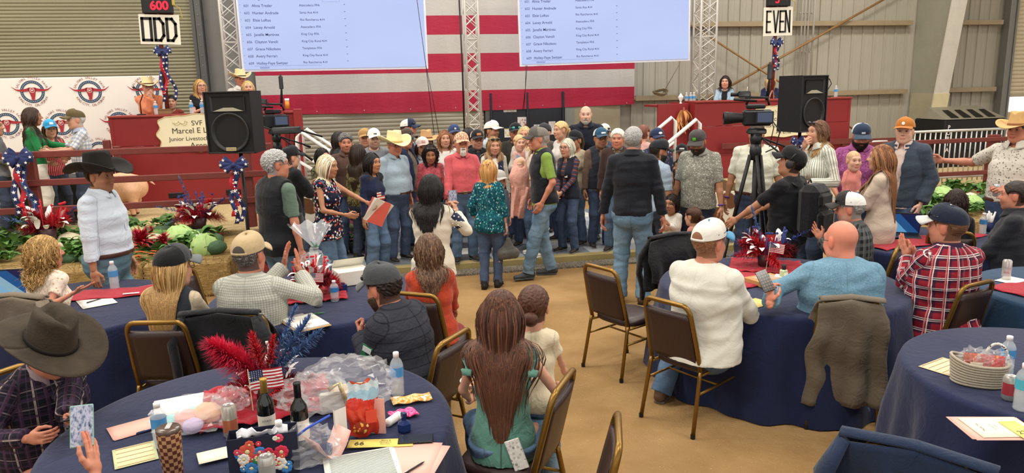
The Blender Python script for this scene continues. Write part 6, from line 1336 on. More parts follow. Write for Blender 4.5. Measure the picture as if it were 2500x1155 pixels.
def can(px,py,lab,c1,c2,s=1.0,open_=True,h=.122,r=.033,txt=None,dz=0.):
 p=on(px,py,dz);t=thing('drink_can',lab,'can',tuple(p),CAM_RZ(p),'drink cans');m=MB();m.lathe([(r*.78,0),(r,.010),(r,h-.012),(r*.82,h)],22,cap=False);m.build('can_body',plain(c1,.28,.55,.5,.06),t,True)
 m=MB();m.lathe([(r*.82,h),(r*.78,h-.004),(.0,h-.004)],22,cap=False);m.build('lid',ALU,t,True);m=MB();m.box((0,-.004,h-.001),(.012,.022,.002));m.build('pull_tab',ALU,t);m=MB();m.sheet(lambda u,v:((r+.0006)*math.sin((u-.5)*2.2),-(r+.0006)*math.cos((u-.5)*2.2),.03+.06*v),10,1);m.build('print',plain(c2,.35,.2),t,True)
 if txt:text('lettering',txt,.022,plain('#c04a4a',.5,var=0),t,FRONT,(0,-r-.002,.055),'CENTER')
 return t
def sheet_of_paper(px,py,lab,w,h,rz,c='#f4f1e8',n=1,curl=.0,dz=0.,lines=0,cat='paper',grp=None,ink='#555a60',txt=None,name='paper_sheet'):
 p=on(px,py,dz);t=thing(name,lab,cat,tuple(p),rz,grp);r=np.random.default_rng(int(px))
 for i in range(n):
  m=MB();m.at((r.uniform(-.006,.006)*i,r.uniform(-.006,.006)*i,.0012*i+.0006),rotm('z',r.uniform(-.03,.03)*i));m.sheet(lambda u,v:((u-.5)*w,(v-.5)*h,curl*((u-.5)**2)*2),6,2,.001);m.build('sheet',plain(c,.8,var=.02),t,True)
 zt=.0012*n+.001
 if lines:
  m=MB();
  for i in range(lines):y=h*.44-h*.88*i/(lines-1);m.box((0,y,zt+curl*.15),(w*.86,h*.012,.0004))
  tag(m.build('print_lines',plain(ink,.8,var=0),t),kind='stuff')
 if txt:
  for(s,sz,x,y,a)in txt:text('lettering',s,sz,plain('#3a3a3a',.8,var=0),t,rotm('z',a),(x,y,zt+.001),'CENTER')
 return t
def pen(px,py,lab,rz,c='#2a2f6a',dz=0.):p=on(px,py,dz);t=thing('pen',lab,'pen',tuple(p),rz);m=MB();m.tube([(-.07,0,.005),(.05,0,.005),(.066,0,.005)],[.0045,.0045,.0012],8);m.build('barrel',plain(c,.3),t,True);m=MB();m.box((-.05,0,.011),(.036,.003,.002));m.build('clip',ALU,t);return t
def phone(p,R,lab,c='#16181c',case=None,scr=None,sc_c='#2c3442',w=.075,h=.156):
 t=thing('smartphone',lab,'phone');q=np.eye(4);q[:3,:3]=R;q[:3,3]=p;t.matrix_world=Matrix(q.tolist());m=MB();m.box((0,0,0),(w,h,.009),.003);m.build('phone_body',plain(case or c,.4),t);m=MB();m.box((0,0,.0048),(w*.93,h*.96,.0006));m.build('display',scr or plain(sc_c,.08,0,.7,0),t)
 m=MB()
 for a,b in((-.02,.055),(-.005,.055),(-.02,.038)):m.lathe([(.007,-.0075),(.007,-.0045)],10,c=(a,b,0))
 m.build('lenses',BLACK,t);return t
def plume(t,base,tip,c,L,w,n,name,seed,droop=.3,th=.003):
 r=np.random.default_rng(seed);b,e=A3(*base),A3(*tip);m=MB();pts=[b+(e-b)*s+A3(0,0,-droop*L*s*s)for s in np.linspace(0,1,10)];m.tube(pts,[.003*(1-.08*i)for i in range(10)],5)
 ax=unit(e-b);u=unit(np.cross(ax,A3(.3,.9,.2)))
 for i in range(int(n*1.6)):
  s=r.uniform(.12,1.0);k=s*9;i0=min(int(k),8);c0=pts[i0]+(pts[i0+1]-pts[i0])*(k-i0);a=r.uniform(0,6.3);d=u*math.cos(a)+np.cross(ax,u)*math.sin(a);q=c0+d*w*math.sin(pi*min(.95,s*.9+.05))**.6*r.uniform(.6,1.1)+ax*w*r.uniform(.3,.9)-A3(0,0,w*r.uniform(0,.3));nn=unit(np.cross(q-c0,A3(0,.2,1)))*th
  mid=(c0+q)/2+A3(0,0,.1*w);m.add([c0-nn,c0+nn,mid+nn,mid-nn,q],[(0,1,2,3),(3,2,4)])
 return tag(m.build(name,c,t,True),kind='stuff')
PRED=plain('#c2202f',.8,var=.25,sc=20);PPINK=plain('#d8284e',.8,var=.2,sc=20);PBLUE=plain('#5a78a8',.8,var=.2,sc=20);PNAVY=plain('#2a3a78',.8,var=.2,sc=20);PMAR=plain('#6e1220',.8,var=.25,sc=20)
def small_flag(t,p,R,w=.15,h=.10,stick=.26):
 a=MB();a.at(p,R);a.tube([(0,0,-stick+h),(0,0,h+.012)],.0028,6);a.build('flag_stick',plain('#d9c9a0',.6),t);o=None
 wv=lambda x:.006*math.sin(x*38)
 for i in range(13):
  a=MB();a.at(p,R);z0,z1=h*i/13,h*(i+1)/13;x0=0. if i<6 else w*.42
  a.sheet(lambda u,v:(x0+(w-x0)*u,wv(x0+(w-x0)*u),z0+(z1-z0)*v),10,1);q=a.build('flag_cloth' if i==0 else 'flag_stripe',RED if i%2==0 else WHT,t if i==0 else o,True);o=o or q
 a=MB();a.at(p,R);a.sheet(lambda u,v:(w*.42*u,wv(w*.42*u),h*6/13+h*7/13*v),6,1);a.build('flag_canton',NAVY,o,True);a=MB();a.at(p,R)
 for r_ in range(6):
  for k in range(6):x,z=w*.035+k*w*.066,h*6/13+h*.05+r_*h*.085;a.add([(x+dx,wv(x)-.001*s_,z+dz)for s_ in(1,-1)for dx,dz in((-.0022,0),(0,-.0022),(.0022,0),(0,.0022))],[(0,1,2,3),(7,6,5,4)])
 tag(a.build('flag_stars',WHT,o),kind='stuff')
def centerpiece(px,py,lab,s=1.0,blue=True,flagx=None,seed=1,z=None):
 p=on(px,py)if z is None else P(px,py,z);t=thing('centerpiece',lab,'centerpiece',tuple(p),CAM_RZ(p));r=np.random.default_rng(seed)
 m=MB();m.lathe([(.05*s,0),(.06*s,.10*s),(.055*s,.10*s),(.045*s,.01)],16);m.build('vase',plain('#4a2f34',.4),t,True)
 for i in range(15):a=r.uniform(0,6.3);e=r.uniform(.05,1.1);L=r.uniform(.16,.25)*s;plume(t,(0,0,.09*s),(L*math.cos(a)*math.cos(e),L*math.sin(a)*math.cos(e),.09*s+L*math.sin(e)),PRED if i%4 else PMAR,L,.07*s,150,'plume',seed*31+i)
 if blue:
  for a,L,d in((2.7,.34,.1),(1.9,.36,0),(.6,.36,.05),(3.0,.26,.3)):plume(t,(0,0,.09*s),(L*s*math.cos(a),.04,.1*s+L*s*math.sin(a)),PBLUE if d!=.05 else PNAVY,L*s,.035*s,120,'plume',int(abs(a)*100),d)
 m=MB()
 for i in range(22):a=r.uniform(0,6.3);q=A3(.11*math.cos(a),.11*math.sin(a),.12+r.uniform(-.02,.10))*s;leaf(m,q,q+A3(.07*math.cos(a+r.uniform(-1,1)),.07*math.sin(a),r.uniform(-.02,.08))*s,.020*s,.2)
 tag(m.build('white_leaves',WHT,t,True),kind='stuff');m=MB()
 for i in range(12):a=r.uniform(0,6.3);q=A3(.09*math.cos(a),.09*math.sin(a),.1)*s;m.tube([q,q*1.5+A3(0,0,.12*s*r.uniform(.5,1.3))],[.003,.007],6);m.ball(q*1.5+A3(0,0,.13*s),.010*s,6,4)
 tag(m.build('berries',PRED if seed%2 else PNAVY,t,True),kind='stuff')
 if flagx is not None:small_flag(t,(flagx*s,-.13*s,.14*s),rotm('y',.1),.10*s,.075*s,.24*s)
 if z is None:m=MB();m.sheet(lambda u,v:((u-.5)*.5*s,(v-.5)*.42*s,.006+.012*abs(math.sin(u*19+v*11))+.004*math.sin(v*31)),30,26,.003);m.build('red_cloth',cloth('#a31f30',.8,.25,.9,'Object'),t,True)
 return t
 # ---------------------------------------------------------------- what lies on the tables
CELLO=clear('#f6f8fb',.13,.03,1.)
def cello(t,c,size,seed,name='cellophane',sq=.6,m=None):
 r=np.random.default_rng(seed);b=MB();b.ball((0,0,0),1,34,22);v=unit_rows(np.array(b.v));k=np.ones(len(v))
 for i in range(16):d=unit(r.normal(size=3));k+=.10*np.abs(np.sin((v@d)*r.uniform(6,14)+r.uniform(0,6)))-.05
 v=v*k[:,None]*np.array(size);v[:,2]=np.maximum(v[:,2],-size[2]*.5);b.v=[tuple(x)for x in v+np.array(c)];return b.build(name,m or CELLO,t,False)
 # T1, the near table ------------------------------------------------------
c=obj_at('centerpiece','near centrepiece of pink, red and blue plumes with a small striped flag','centerpiece',655,985);c.rotation_euler[2]=CAM_RZ(c.location);r=np.random.default_rng(5)
m=MB();m.lathe([(.05,0),(.058,.12),(.05,.12),(.04,.02)],16);m.build('vase',plain('#5a3a34',.4),c,True)
for(a,L,w,mt,nn,dr)in((2.3,.34,.095,PPINK,900,.05),(1.75,.26,.06,PRED,260,.0),(1.35,.24,.05,PRED,240,0),(.95,.40,.055,PBLUE,320,.02),(.75,.38,.05,PBLUE,260,.05),(1.15,.42,.04,PBLUE,220,.0),(2.8,.2,.05,PRED,160,.3),(.2,.24,.05,PMAR,160,.2),(-.5,.2,.055,PRED,260,.1),(-1.2,.16,.06,PRED,260,.1),(3.4,.2,.05,PRED,160,.2)):plume(c,(0,0,.11),(L*math.cos(a),-.05 if a>0 else-.10,.12+L*math.sin(a)),mt,L,w,nn,'plume',int(abs(a)*77),dr)
small_flag(c,(-.075,-.14,.13),rotm('y',-.03)@rotm('z',0.),.155,.105,.2)
m=MB()
for i in range(14):a=r.uniform(0,6.3);q=A3(.12*math.cos(a),.12*math.sin(a),.10+r.uniform(0,.06));leaf(m,q,q+A3(.06*math.cos(a),.06*math.sin(a),.05),.016,.2)
tag(m.build('white_leaves',WHT,c,True),kind='stuff');m=MB();m.sheet(lambda u,v:((u-.5)*.62,(v-.5)*.5,.008+.02*abs(math.sin(u*17+v*9))+.008*math.sin(v*27)),36,30,.003);m.build('red_cloth',cloth('#a31f30',.8,.25,.9,'Object'),c,True)
m=MB();m.tube([(.02,-.02,.12),(.025,-.02,.32)],.006,6);m.tube([(.02,-.02,.32),(.02,-.02,.335)],.008,6);m.build('white_taper',WHITEP,c,True)
def wine(px,py,lab,cap_c,dz=0.,s=1.0):
 p=on(px,py,dz);t=thing('wine_bottle',lab,'wine bottle',tuple(p),CAM_RZ(p),'wine bottles on the near table');t.scale=(s,s,s);m=MB();m.lathe([(.033,0),(.0375,.006),(.0375,.185),(.034,.205),(.018,.232),(.0145,.245),(.0145,.255)],24);m.build('glass',plain('#0d130d',.08,0,.7,0),t,True);m=MB();m.lathe([(.0155,.245),(.0152,.30),(.0165,.302),(.0165,.310),(.0,.311)],18);m.build('foil',plain(cap_c,.35,.4,.5,.08),t,True)
 m=MB();m.sheet(lambda u,v:(.0382*math.sin((u-.5)*3.6),-.0382*math.cos((u-.5)*3.6),.055+.09*v),14,1);m.build('label',plain('#e6e0d2',.6,var=.05),t,True);text('lettering','ESTATE',.012,plain('#4a4a4a',.6,var=0),t,FRONT,(0,-.0392,.12),'CENTER');return t
wine(657,1082,'dark wine bottle with a gold foil neck','#b8923f');wine(738,1095,'dark wine bottle with a black foil neck','#1a1c20')
# cellophane-wrapped gift
g_=obj_at('gift_wrap','crumpled clear cellophane gift wrap beside the chip bag','gift wrap',850,985)
cello(g_,(0,0,.09),(.20,.15,.12),3);cello(g_,(-.16,-.02,.07),(.14,.12,.09),5);m=MB();m.box((.02,-.02,.05),(.2,.14,.09),.02);m.build('wrapped_box',plain('#c9b79a',.6),g_);m=MB();m.box((-.06,-.10,.06),(.14,.02,.10),.01);m.build('tin_label',plain('#e2ded2',.5),g_);m=MB();m.tube([(-.08,-.11,.13),(-.03,-.12,.16),(.0,-.12,.05)],.012,8);m.build('gold_ribbon',plain('#d2bc7c',.25,.7),g_,True)
g2=obj_at('cotton_candy_bag','clear bag of pink and blue cotton candy by the envelope','candy bag',480,1045)
for(x,y,z,s,cl_)in((-.04,0,.05,.055,'#e9b7b0'),(.05,.02,.06,.06,'#efc3a6'),(-.10,.0,.04,.045,'#9fd0cf'),(.0,-.05,.035,.045,'#c9b8d8'),(-.02,.05,.05,.04,'#a8d8d2')):b=bumpy(s,18,.12,int(abs(x)*999),.8);b.at((0,0,0));b.v=[(a+x,bb+y,cc+z)for a,bb,cc in b.v];b.build('candy_tuft',plain(cl_,.95,var=.1),g2,True)
cello(g2,(-.01,0,.06),(.15,.10,.075),9);cello(g2,(.15,.06,.09),(.07,.05,.06),11)
# chip bag
b=obj_at('chip_bag','upright red and blue snack bag beside the pink paper','snack bag',890,1062,0.);b.rotation_euler[2]=CAM_RZ(b.location)+.15
def bag(u,v,sg,w=.15,h=.26):x=(u-.5)*w*(1-.10*v);d=.035*math.sin(pi*u)**.7*math.sin(pi*min(.97,.12+.88*v))**.8*(1-.5*v);return(x+.01*math.sin(v*9),sg*d+.006*math.sin(u*19+v*7),h*v+.01*math.sin(u*11))
def bagmat():
 n=NT('bag');co=n.sep(n.coord());z=co[2];w=n.noise(n.coord(),14,3);f=n.math('ADD',z,n.math('MULTIPLY',n.math('SUBTRACT',w,.5),.10));c=n.ramp(n.math('MULTIPLY',f,3.6),[(0,'#c73a28'),(.30,'#d8452c'),(.52,'#cf3526'),(.66,'#9fc3d6'),(.8,'#c9dbe0'),(.93,'#d2542f')],True);n.base(c);n.bump(w,.5,.02);return n.fin(.25,.5)
BAGM=bagmat()
for sg in(-1,1):m=MB();m.sheet(lambda u,v:bag(u,v,sg),14,16);m.build('bag_side',BAGM,b,True)
m=MB();m.at((-.02,-.037,.055),rotm('x',pi/2));m.lathe([(.036,0),(.036,.003),(.0,.003)],20,sx=1.0,sy=.85);m.build('picture',blotch(('#8a3020','#d89a3a','#c27a2c','#e8c070'),60.,True,'Object'),b,True)
m=MB();m.at((.03,-.034,.10));m.box((0,0,0),(.05,.004,.06));m.build('print_block',plain('#d9442c',.3),b)
# papers and leaflets
sheet_of_paper(455,985,'large white envelope at the back of the near table',.30,.22,.25,'#efeeea',1,cat='envelope',name='envelope');sheet_of_paper(330,1045,'pink sheet under the pen in front of the hat brim',.21,.16,.5,'#e8b4a4',2,dz=.0);pen(372,1050,'dark blue pen on the pink sheet',.55,'#2c2f63',.006)
sheet_of_paper(885,1140,'long printed sale list at the bottom of the near table',.30,.26,.12,'#eef0e6',3,.0,.004,26,'list',None,'#8a9490');sheet_of_paper(1000,1130,'pink pages fanned under the sale list',.24,.30,-.35,'#e8b6a8',5)
sheet_of_paper(930,1082,'yellow bidder card numbered 66 lying under the phone',.29,.075,-.18+.0,'#e8d672',1,0,.008,0,'card',None,txt=[('66',.045,-.095,-.018,0),('Blaine &',.013,.02,.016,0),('Penington',.013,.02,.0,0),('Ranches',.013,.02,-.016,0)],name='bidder_card')
sheet_of_paper(528,1110,'cream blank card beside the floral gift bag',.15,.11,.3,'#ece4cc',1,.0,.012,cat='card');sheet_of_paper(330,1110,'glossy green leaflet with red and blue print',.17,.2,.35,'#cfd3a4',1,0,.001,5,'leaflet',None,'#c0604a');sheet_of_paper(800,1110,'pale pink napkin crumpled beside the list',.16,.12,.6,'#e7b9ad',2,.2)
pen(1010,1146,'black pen lying across the pink pages',.75,'#26262c',.008)
p=on(1015,1072,.012);phone(p,rotm('z',1.45),'black phone lying on the yellow bidder card','#1a1b1f');
g3=obj_at('gift_bag','dark gift bag printed with bright flowers','gift bag',650,1150);g3.rotation_euler[2]=CAM_RZ(g3.location)-.1
FLM=plain('#1e2238',.6);
for(a,bx)in(((0,-.045,.09),(.27,.003,.18)),((0,.045,.09),(.27,.003,.18)),((-.135,0,.09),(.003,.09,.18)),((.135,0,.09),(.003,.09,.18))):m=MB();m.box(a,bx);m.build('bag_panel',FLM,g3)
r=np.random.default_rng(8);FC=['#e05a48','#d8324e','#3f86c8','#f0ece0','#2f8a5a','#e2486a']
for i in range(34):
 x,z=r.uniform(-.115,.115),r.uniform(.02,.165);R_=r.uniform(.009,.026)if i>3 else(.036,.03,.028,.03)[i];x,z=((-.06,.12),(.07,.10),(-.05,.045),(.06,.05))[i]if i<4 else(x,z);m=MB();np_=8
 for k in range(np_):a=2*pi*k/np_;m.ball((x+R_*.6*math.cos(a),-.0485-.0004*(i%4),z+R_*.6*math.sin(a)),(R_*.42,.0012,R_*.42),6,4)
 m.build('flower_print',plain(FC[i%6],.6,var=.1),g3,True);m=MB();m.ball((x,-.050,z),(R_*.28,.0014,R_*.28),8,4);m.build('flower_center',plain('#e9d8a0',.6),g3,True)
m=MB();m.sheet(lambda u,v:((u-.5)*.2,-.01+.03*math.sin(u*9)*v,.165+.03*v+.008*math.sin(u*25)),10,3,.001);m.build('tissue',plain('#e8e8ee',.7),g3,True)
tb=obj_at('tumbler','tall brown checkered tumbler with a clear lid','tumbler',425,1165)
def chk():
 n=NT('checks');co=n.sep(n.coord());a=n.math('ARCTAN2',co[1],co[0]);u=n.math('MULTIPLY',a,16/(2*pi));w_=n.math('MULTIPLY',co[2],60);f=n.math('ADD',n.math('FLOOR',u),n.math('FLOOR',w_));k=n.math('GREATER_THAN',n.math('FRACT',n.math('MULTIPLY',f,.5)),.25);n.base(n.mix(k,'#5c2f24','#b48a60'));return n.fin(.4,.4)
m=MB();m.lathe([(.036,0),(.038,.005),(.045,.13),(.047,.205),(.045,.21)],28);m.build('cup_wall',chk(),tb,True);m=MB();m.lathe([(.047,.205),(.048,.218),(.044,.222),(.0,.216)],28,cap=False);m.build('lid',plain('#5a4a40',.2,0,.6),tb,True);m=MB();m.box((0,.01,.223),(.02,.05,.006),.002);m.build('slider',clear('#e8e8e8',.5),tb)
bottle(on(395,1090),'water bottle behind the checkered tumbler','bottles on the near table',.21,.033);bottle(on(690,1140),'water bottle inside the near group, before the floral bag','bottles on the near table',.21,.033);bottle(on(972,965),'water bottle standing alone near the grey puffer jacket','bottles on the near table',.235,.034,'#4a93cc')
can(655,1180,'open silver can at the bottom of the near table','#c9c8c2','#a9a8a0');can(565,1065,'tall pale can tucked behind the red cloth','#cfcabc','#b96a4a',h=.155);can(697,905,'open red and silver can behind the blue plumes','#b93a3a','#d9d6d0')
z=obj_at('zip_bag','clear zip bag with a blue seal beside the floral bag','plastic bag',755,1130);z.rotation_euler[2]=CAM_RZ(z.location);cello(z,(0,0,.06),(.10,.06,.09),21,'bag_film');m=MB();m.tube([(-.10,-.02,.10),(.0,-.03,.17),(.10,-.02,.21)],.005,6);m.build('blue_seal',plain('#2b4fc0',.3),z,True)
for(px,py,lab)in((988,1052,'small blue glass bottle with a square stopper near the phone'),(795,1110,'small blue glass bottle in front of the cellophane')):
 t=obj_at('ink_bottle',lab,'bottle',px,py,.4);m=MB();m.lathe([(.03,0),(.034,.01),(.034,.04),(.012,.055),(.012,.07)],6);m.build('glass',plain('#1d2f62',.1,0,.7),t);m=MB();m.box((0,0,.08),(.024,.024,.024),.003);m.build('stopper',plain('#1a2a55',.3),t)
k=obj_at('candy_pack','bright pink candy packet near the table edge','candy',985,1015,.3);m=MB();m.sheet(lambda u,v:((u-.5)*.13,(v-.5)*.09,.012+.012*math.sin(pi*u)*math.sin(pi*v)+.004*math.sin(u*17)),12,8,.006);m.build('wrapper',blotch(('#e0408a','#f07ab0','#e8357a','#f2c8da'),45.,False,'Object'),k,True)
k=obj_at('snack_wrapper','orange and white flat snack wrapper at the rear edge','wrapper',1005,978,.1);m=MB();m.sheet(lambda u,v:((u-.5)*.20,(v-.5)*.09,.010+.010*math.sin(pi*u)*math.sin(pi*v)+.004*math.sin(u*13)),14,8,.005);m.build('wrapper',blotch(('#e8892f','#f3d9a8','#e5a13a','#f2efe6'),25.,False,'Object'),k,True)
k=obj_at('lotion_bottle','small white bottle lying near the blue ink bottle','bottle',958,1035,.9);m=MB();m.at((0,0,.02),rotm('y',pi/2));m.lathe([(.018,-.04),(.02,-.03),(.02,.025),(.012,.035)],14);m.build('body',WHITEP,k,True);m=MB();m.at((0,0,.02),rotm('y',pi/2));m.lathe([(.021,.03),(.021,.055)],14);m.build('cap',WHT,k,True)
m=MB();m.at((0,0,0));k=obj_at('tall_card','folded white card standing beside the chip bag','card',838,1085,.5);m.add([(-.03,0,0),(.03,.01,0),(.03,.01,.17),(-.03,0,.17),(-.028,.02,0),(-.028,.02,.17)],[(0,1,2,3),(0,4,5,3)]);m.build('card_sheet',WHITEP,k);k=obj_at('pink_card','folded pink card standing right of the chip bag','card',922,1058,-.3);m=MB();m.box((0,0,.085),(.08,.003,.17));m.build('card_sheet',plain('#e7a99b',.7),k)
# T2 ----------------------------------------------------------------------
centerpiece(765,722,'red feather centrepiece with blue accents beside the cellophane basket',1.0,False,-.02,3);cb=obj_at('cello_basket','tall clear cellophane bouquet tied with green ribbon','gift wrap',775,668);cello(cb,(-.02,0,.055),(.11,.09,.12),31);m=MB()
m.sheet(lambda u,v:((.03+.14*v**1.1*(1+.12*math.sin(u*40)))*math.cos(2*pi*u)-.03*v,(.03+.10*v**1.1)*math.sin(2*pi*u),.24+.20*v+.02*math.sin(u*50)*v),60,6);m.build('film_fan',clear('#eef2f8',.35,.05,.9),cb);m=MB()
for a in range(5):m.tube([(0,0,.24),(.04*math.cos(a*1.3),.04*math.sin(a*1.3)-.03,.25+.02*(a%3)),(.0,0,.235)],.006,5)
m.build('green_bow',plain('#3f9a6a',.4),cb,True)
can(777,748,'pale green and silver can on the middle-left table','#c8cfc2','#8aa868');bottle(on(818,735),'small red-capped soda bottle beside the centrepiece','bottles on the middle-left table',.16,.032,'#3a7fc0');
cl_=obj_at('clipboard','wooden clipboard stacked with papers beside the gingham shirt','clipboard',745,790,.45);m=MB();m.box((0,0,.004),(.24,.34,.006),.002);m.build('board',plain('#b08a54',.6),cl_);m=MB();m.box((0,.0,.012),(.22,.31,.010));m.build('paper_stack',plain('#eeeade',.8),cl_);m=MB();m.box((0,.15,.02),(.10,.03,.012),.003);m.build('clip',ALU,cl_)
pen(770,768,'green marker lying on the middle-left table',.2,'#3f8a4a',.0)
bx=obj_at('bakery_box','white bakery box at the far side of the middle-left table','box',858,690,.3);m=MB();m.box((0,0,.06),(.26,.2,.12),.004);m.build('box_body',plain('#eceadc',.6),bx);m=MB();m.add([(-.13,.1,.12),(.13,.1,.12),(.13,.02,.2),(-.13,.02,.2)],[(0,1,2,3)]);m.build('lid_flap',plain('#f2f0e4',.6),bx)
t=obj_at('perfume_box','small dark blue box beside the bakery box','box',838,712,.2);m=MB();m.box((0,0,.03),(.06,.05,.06),.004);m.build('body',plain('#1d2f62',.3),t);m=MB();m.box((0,0,.066),(.03,.03,.015),.003);m.build('lid',plain('#16244a',.3),t)
# T3 ----------------------------------------------------------------------
bottle(on(281,706),'water bottle on the red runner in front of the black-hatted man','bottles on the left table',.235,.036)
def laptop(px,py,lab,rz,lid=1.9,sc='#7fb4d8',w=.34,d=.235):
 t=obj_at('laptop',lab,'laptop',px,py,rz);m=MB();m.box((0,0,.009),(w,d,.016),.004);m.build('base',plain('#2a2c30',.4),t);m=MB();m.box((0,.02,.0175),(w*.86,d*.5,.001));m.build('keyboard',BLACK,t);R=rotm('x',lid-pi/2);m=MB();m.at((0,d/2,.016),R);m.box((0,.004,d/2),(w,.008,d),.003);l=m.build('lid',plain('#2a2c30',.4),t)
 n=NT('display');n.base('#05070a');co=n.sep(n.coord('Generated'));f=n.ramp(n.math('ADD',n.math('MULTIPLY',co[0],.8),n.math('MULTIPLY',co[2],.45)),[(0,'#8fc3e6'),(.32,sc),(.55,'#2b5f9a'),(.8,'#1a2a58')],True);n.l(f,n.b.inputs['Emission Color']);n.b.inputs['Emission Strength'].default_value=.75;m=MB();m.at((0,d/2,.016),R);m.box((0,-.001,d/2),(w*.95,.001,d*.9));m.build('display',n.fin(.2),l);return t
p=on(25,740);laptop(25,735,'open laptop left of the curly-haired woman',CAM_RZ(p)-.5,1.85,'#9cc4d8');sheet_of_paper(235,738,'white notepad with a pen beside the water bottle',.22,.28,.5,'#f0eee6',3,cat='notepad');pen(232,735,'black pen on the white notepad',1.0,'#222222',.006)
sheet_of_paper(320,716,'narrow white slip on the red runner',.12,.03,.1,'#f4f2ec',1,dz=.02)
# T4 ----------------------------------------------------------------------
centerpiece(1868,652,'red and blue feather centrepiece with white leaves and small flag',1.15,True,.02,4)
bx=obj_at('window_box','flat brown cardboard box with a green bow before the centrepiece','box',1870,690,.25);m=MB();m.box((0,0,.02),(.28,.2,.04),.003);m.build('box_body',plain('#b58a58',.7),bx);m=MB();m.box((0,0,.041),(.19,.12,.003));m.build('window',clear('#efe9dc',.45),bx);m=MB()
for a in np.linspace(0,6.28,7)[:-1]:leaf(m,(-.04,-.03,.045),(-.04+.05*math.cos(a),-.03+.04*math.sin(a),.065),.014,.3)
m.build('green_bow',plain('#3fae6a',.3),bx,True)
sp=obj_at('seasoning_bottle','small square bottle with a green label beside the phone','bottle',1912,688,.2);m=MB();m.box((0,0,.05),(.05,.05,.10),.008);m.build('glass',plain('#b9c8a0',.2),sp);m=MB();m.lathe([(.016,.10),(.016,.14)],12);m.build('cap',BLACK,sp,True);m=MB();m.box((0,-.026,.05),(.04,.002,.06));m.build('label',plain('#dfe4c8',.6),sp)
sheet_of_paper(1905,700,'open lined notebook under the calculator phone',.28,.2,.6,'#f6f4ea',4,.1,0.,14,'notebook',name='notebook');sheet_of_paper(2010,660,'open white catalogue beside the black plaid shirt',.30,.22,.2,'#efeeea',3,.1,cat='catalogue');sheet_of_paper(1845,740,'yellow printed card at the edge of the right table',.2,.16,.4,'#e6c97a',1,cat='card');bottle(on(2025,672),'water bottle half hidden by the denim shirt','bottles on the right table',.2,.032)
# T5, T6 --------------------------------------------------------------------
p=on(2200,575);laptop(2200,578,'open laptop between the two clapping men',CAM_RZ(p)+.1,1.95,'#6fb0e0');bottle(on(2398,570),'dark water bottle behind the plaid shirt','bottles on the far right tables',.21,.034,'#3a7fb8');t=obj_at('utensil_cup','navy cup of white plastic utensils','cup',2415,566);m=MB();m.lathe([(.03,0),(.036,.1),(.03,.1)],16);m.build('cup',NAVY,t,True);m=MB()
for i in range(9):a=i*.7;m.tube([(.01*math.cos(a),.01*math.sin(a),.05),(.035*math.cos(a),.035*math.sin(a),.17+.02*(i%3))],[.003,.009],5)
m.build('utensils',WHT,t,True)
can(2455,682,'silver can standing on the red runner at the right edge','#d9d7d2','#c9c6c2',1,txt='Zola',h=.155);sheet_of_paper(2498,690,'white folder beside the silver can',.22,.3,.3,'#efedea',2,cat='folder')
# T7 ------------------------------------------------------------------------
bk=obj_at('rope_basket','grey coiled rope basket holding snack packets','basket',2385,935);bk.rotation_euler[2]=CAM_RZ(bk.location)+.15
for i in range(9):
 k=i/8;m=MB();z=.008+.0125*i;a_,b_=.115+.012*k,.075+.01*k;n=36;m.tube([(a_*math.cos(t_)*(abs(math.cos(t_))**-.15 if abs(math.cos(t_))>.05 else 1),b_*math.sin(t_),z+(.05*max(0,-math.cos(t_))**2+.012)*k*.55)for t_ in np.linspace(0,2*pi,n+1)[:-1]],.0078,6,closed=True);m.build('rope_coil',plain('#b5ab98',.9,var=.12,sc=60,bump=.5),bk,True)
m=MB();m.lathe([(.1,.006),(.0,.006)],24,sx=1.1,sy=.72,cap=False);m.build('basket_floor',plain('#a89e8a',.9),bk);
m=MB();m.tube([(.10+.0*a,-.02+.055*math.cos(a)*0-.0,.09+.0)if False else(.075+.05*math.cos(a),.055*0+.02,.13+.085*math.sin(a))for a in np.linspace(-.9,pi+.6,22)],.007,6);m.build('handle',blotch(('#d9d4c8','#2a2a2a','#efece4','#2a2a2a'),120.,True,'Object'),bk,True)
for(x,c1,lab,tx)in((-.02,'#b5502f','amber snack packet with a white label in the basket','Trail Mix'),(.06,'#c02a28','red candy packet in the basket',None)):
 t=thing('snack_packet',lab,'snack packet',tuple(A3(*bk.location)+rotm('z',bk.rotation_euler[2])@A3(x,-.015,.03)),bk.rotation_euler[2]+.1);m=MB();m.sheet(lambda u,v:((u-.5)*.10,-.02*math.sin(pi*u)*math.sin(pi*v)+.01*v,.13*v),10,10,.004);m.build('contents',blotch((c1,'#d98a4a',c1,'#8a2a1a'),70.,True,'Object'),t,True);cello(t,(0,-.005,.09),(.065,.03,.06),7,'film')
 if tx:m=MB();m.box((0,-.030,.075),(.055,.002,.04));l=m.build('label',plain('#ece2c4',.6),t);text('lettering',tx,.013,plain('#444444',.6,var=0),l,FRONT,(0,-.032,.072),'CENTER')
bottle(on(2455,915),'water bottle behind the rope basket','bottles on the near right table',.215,.034);bottle(on(2492,1000),'water bottle at the right edge of the near right table','bottles on the near right table',.23,.035,'#4ab0c8');can(2462,975,'open silver can between the basket and the bottle','#bdbbb4','#a83a44')
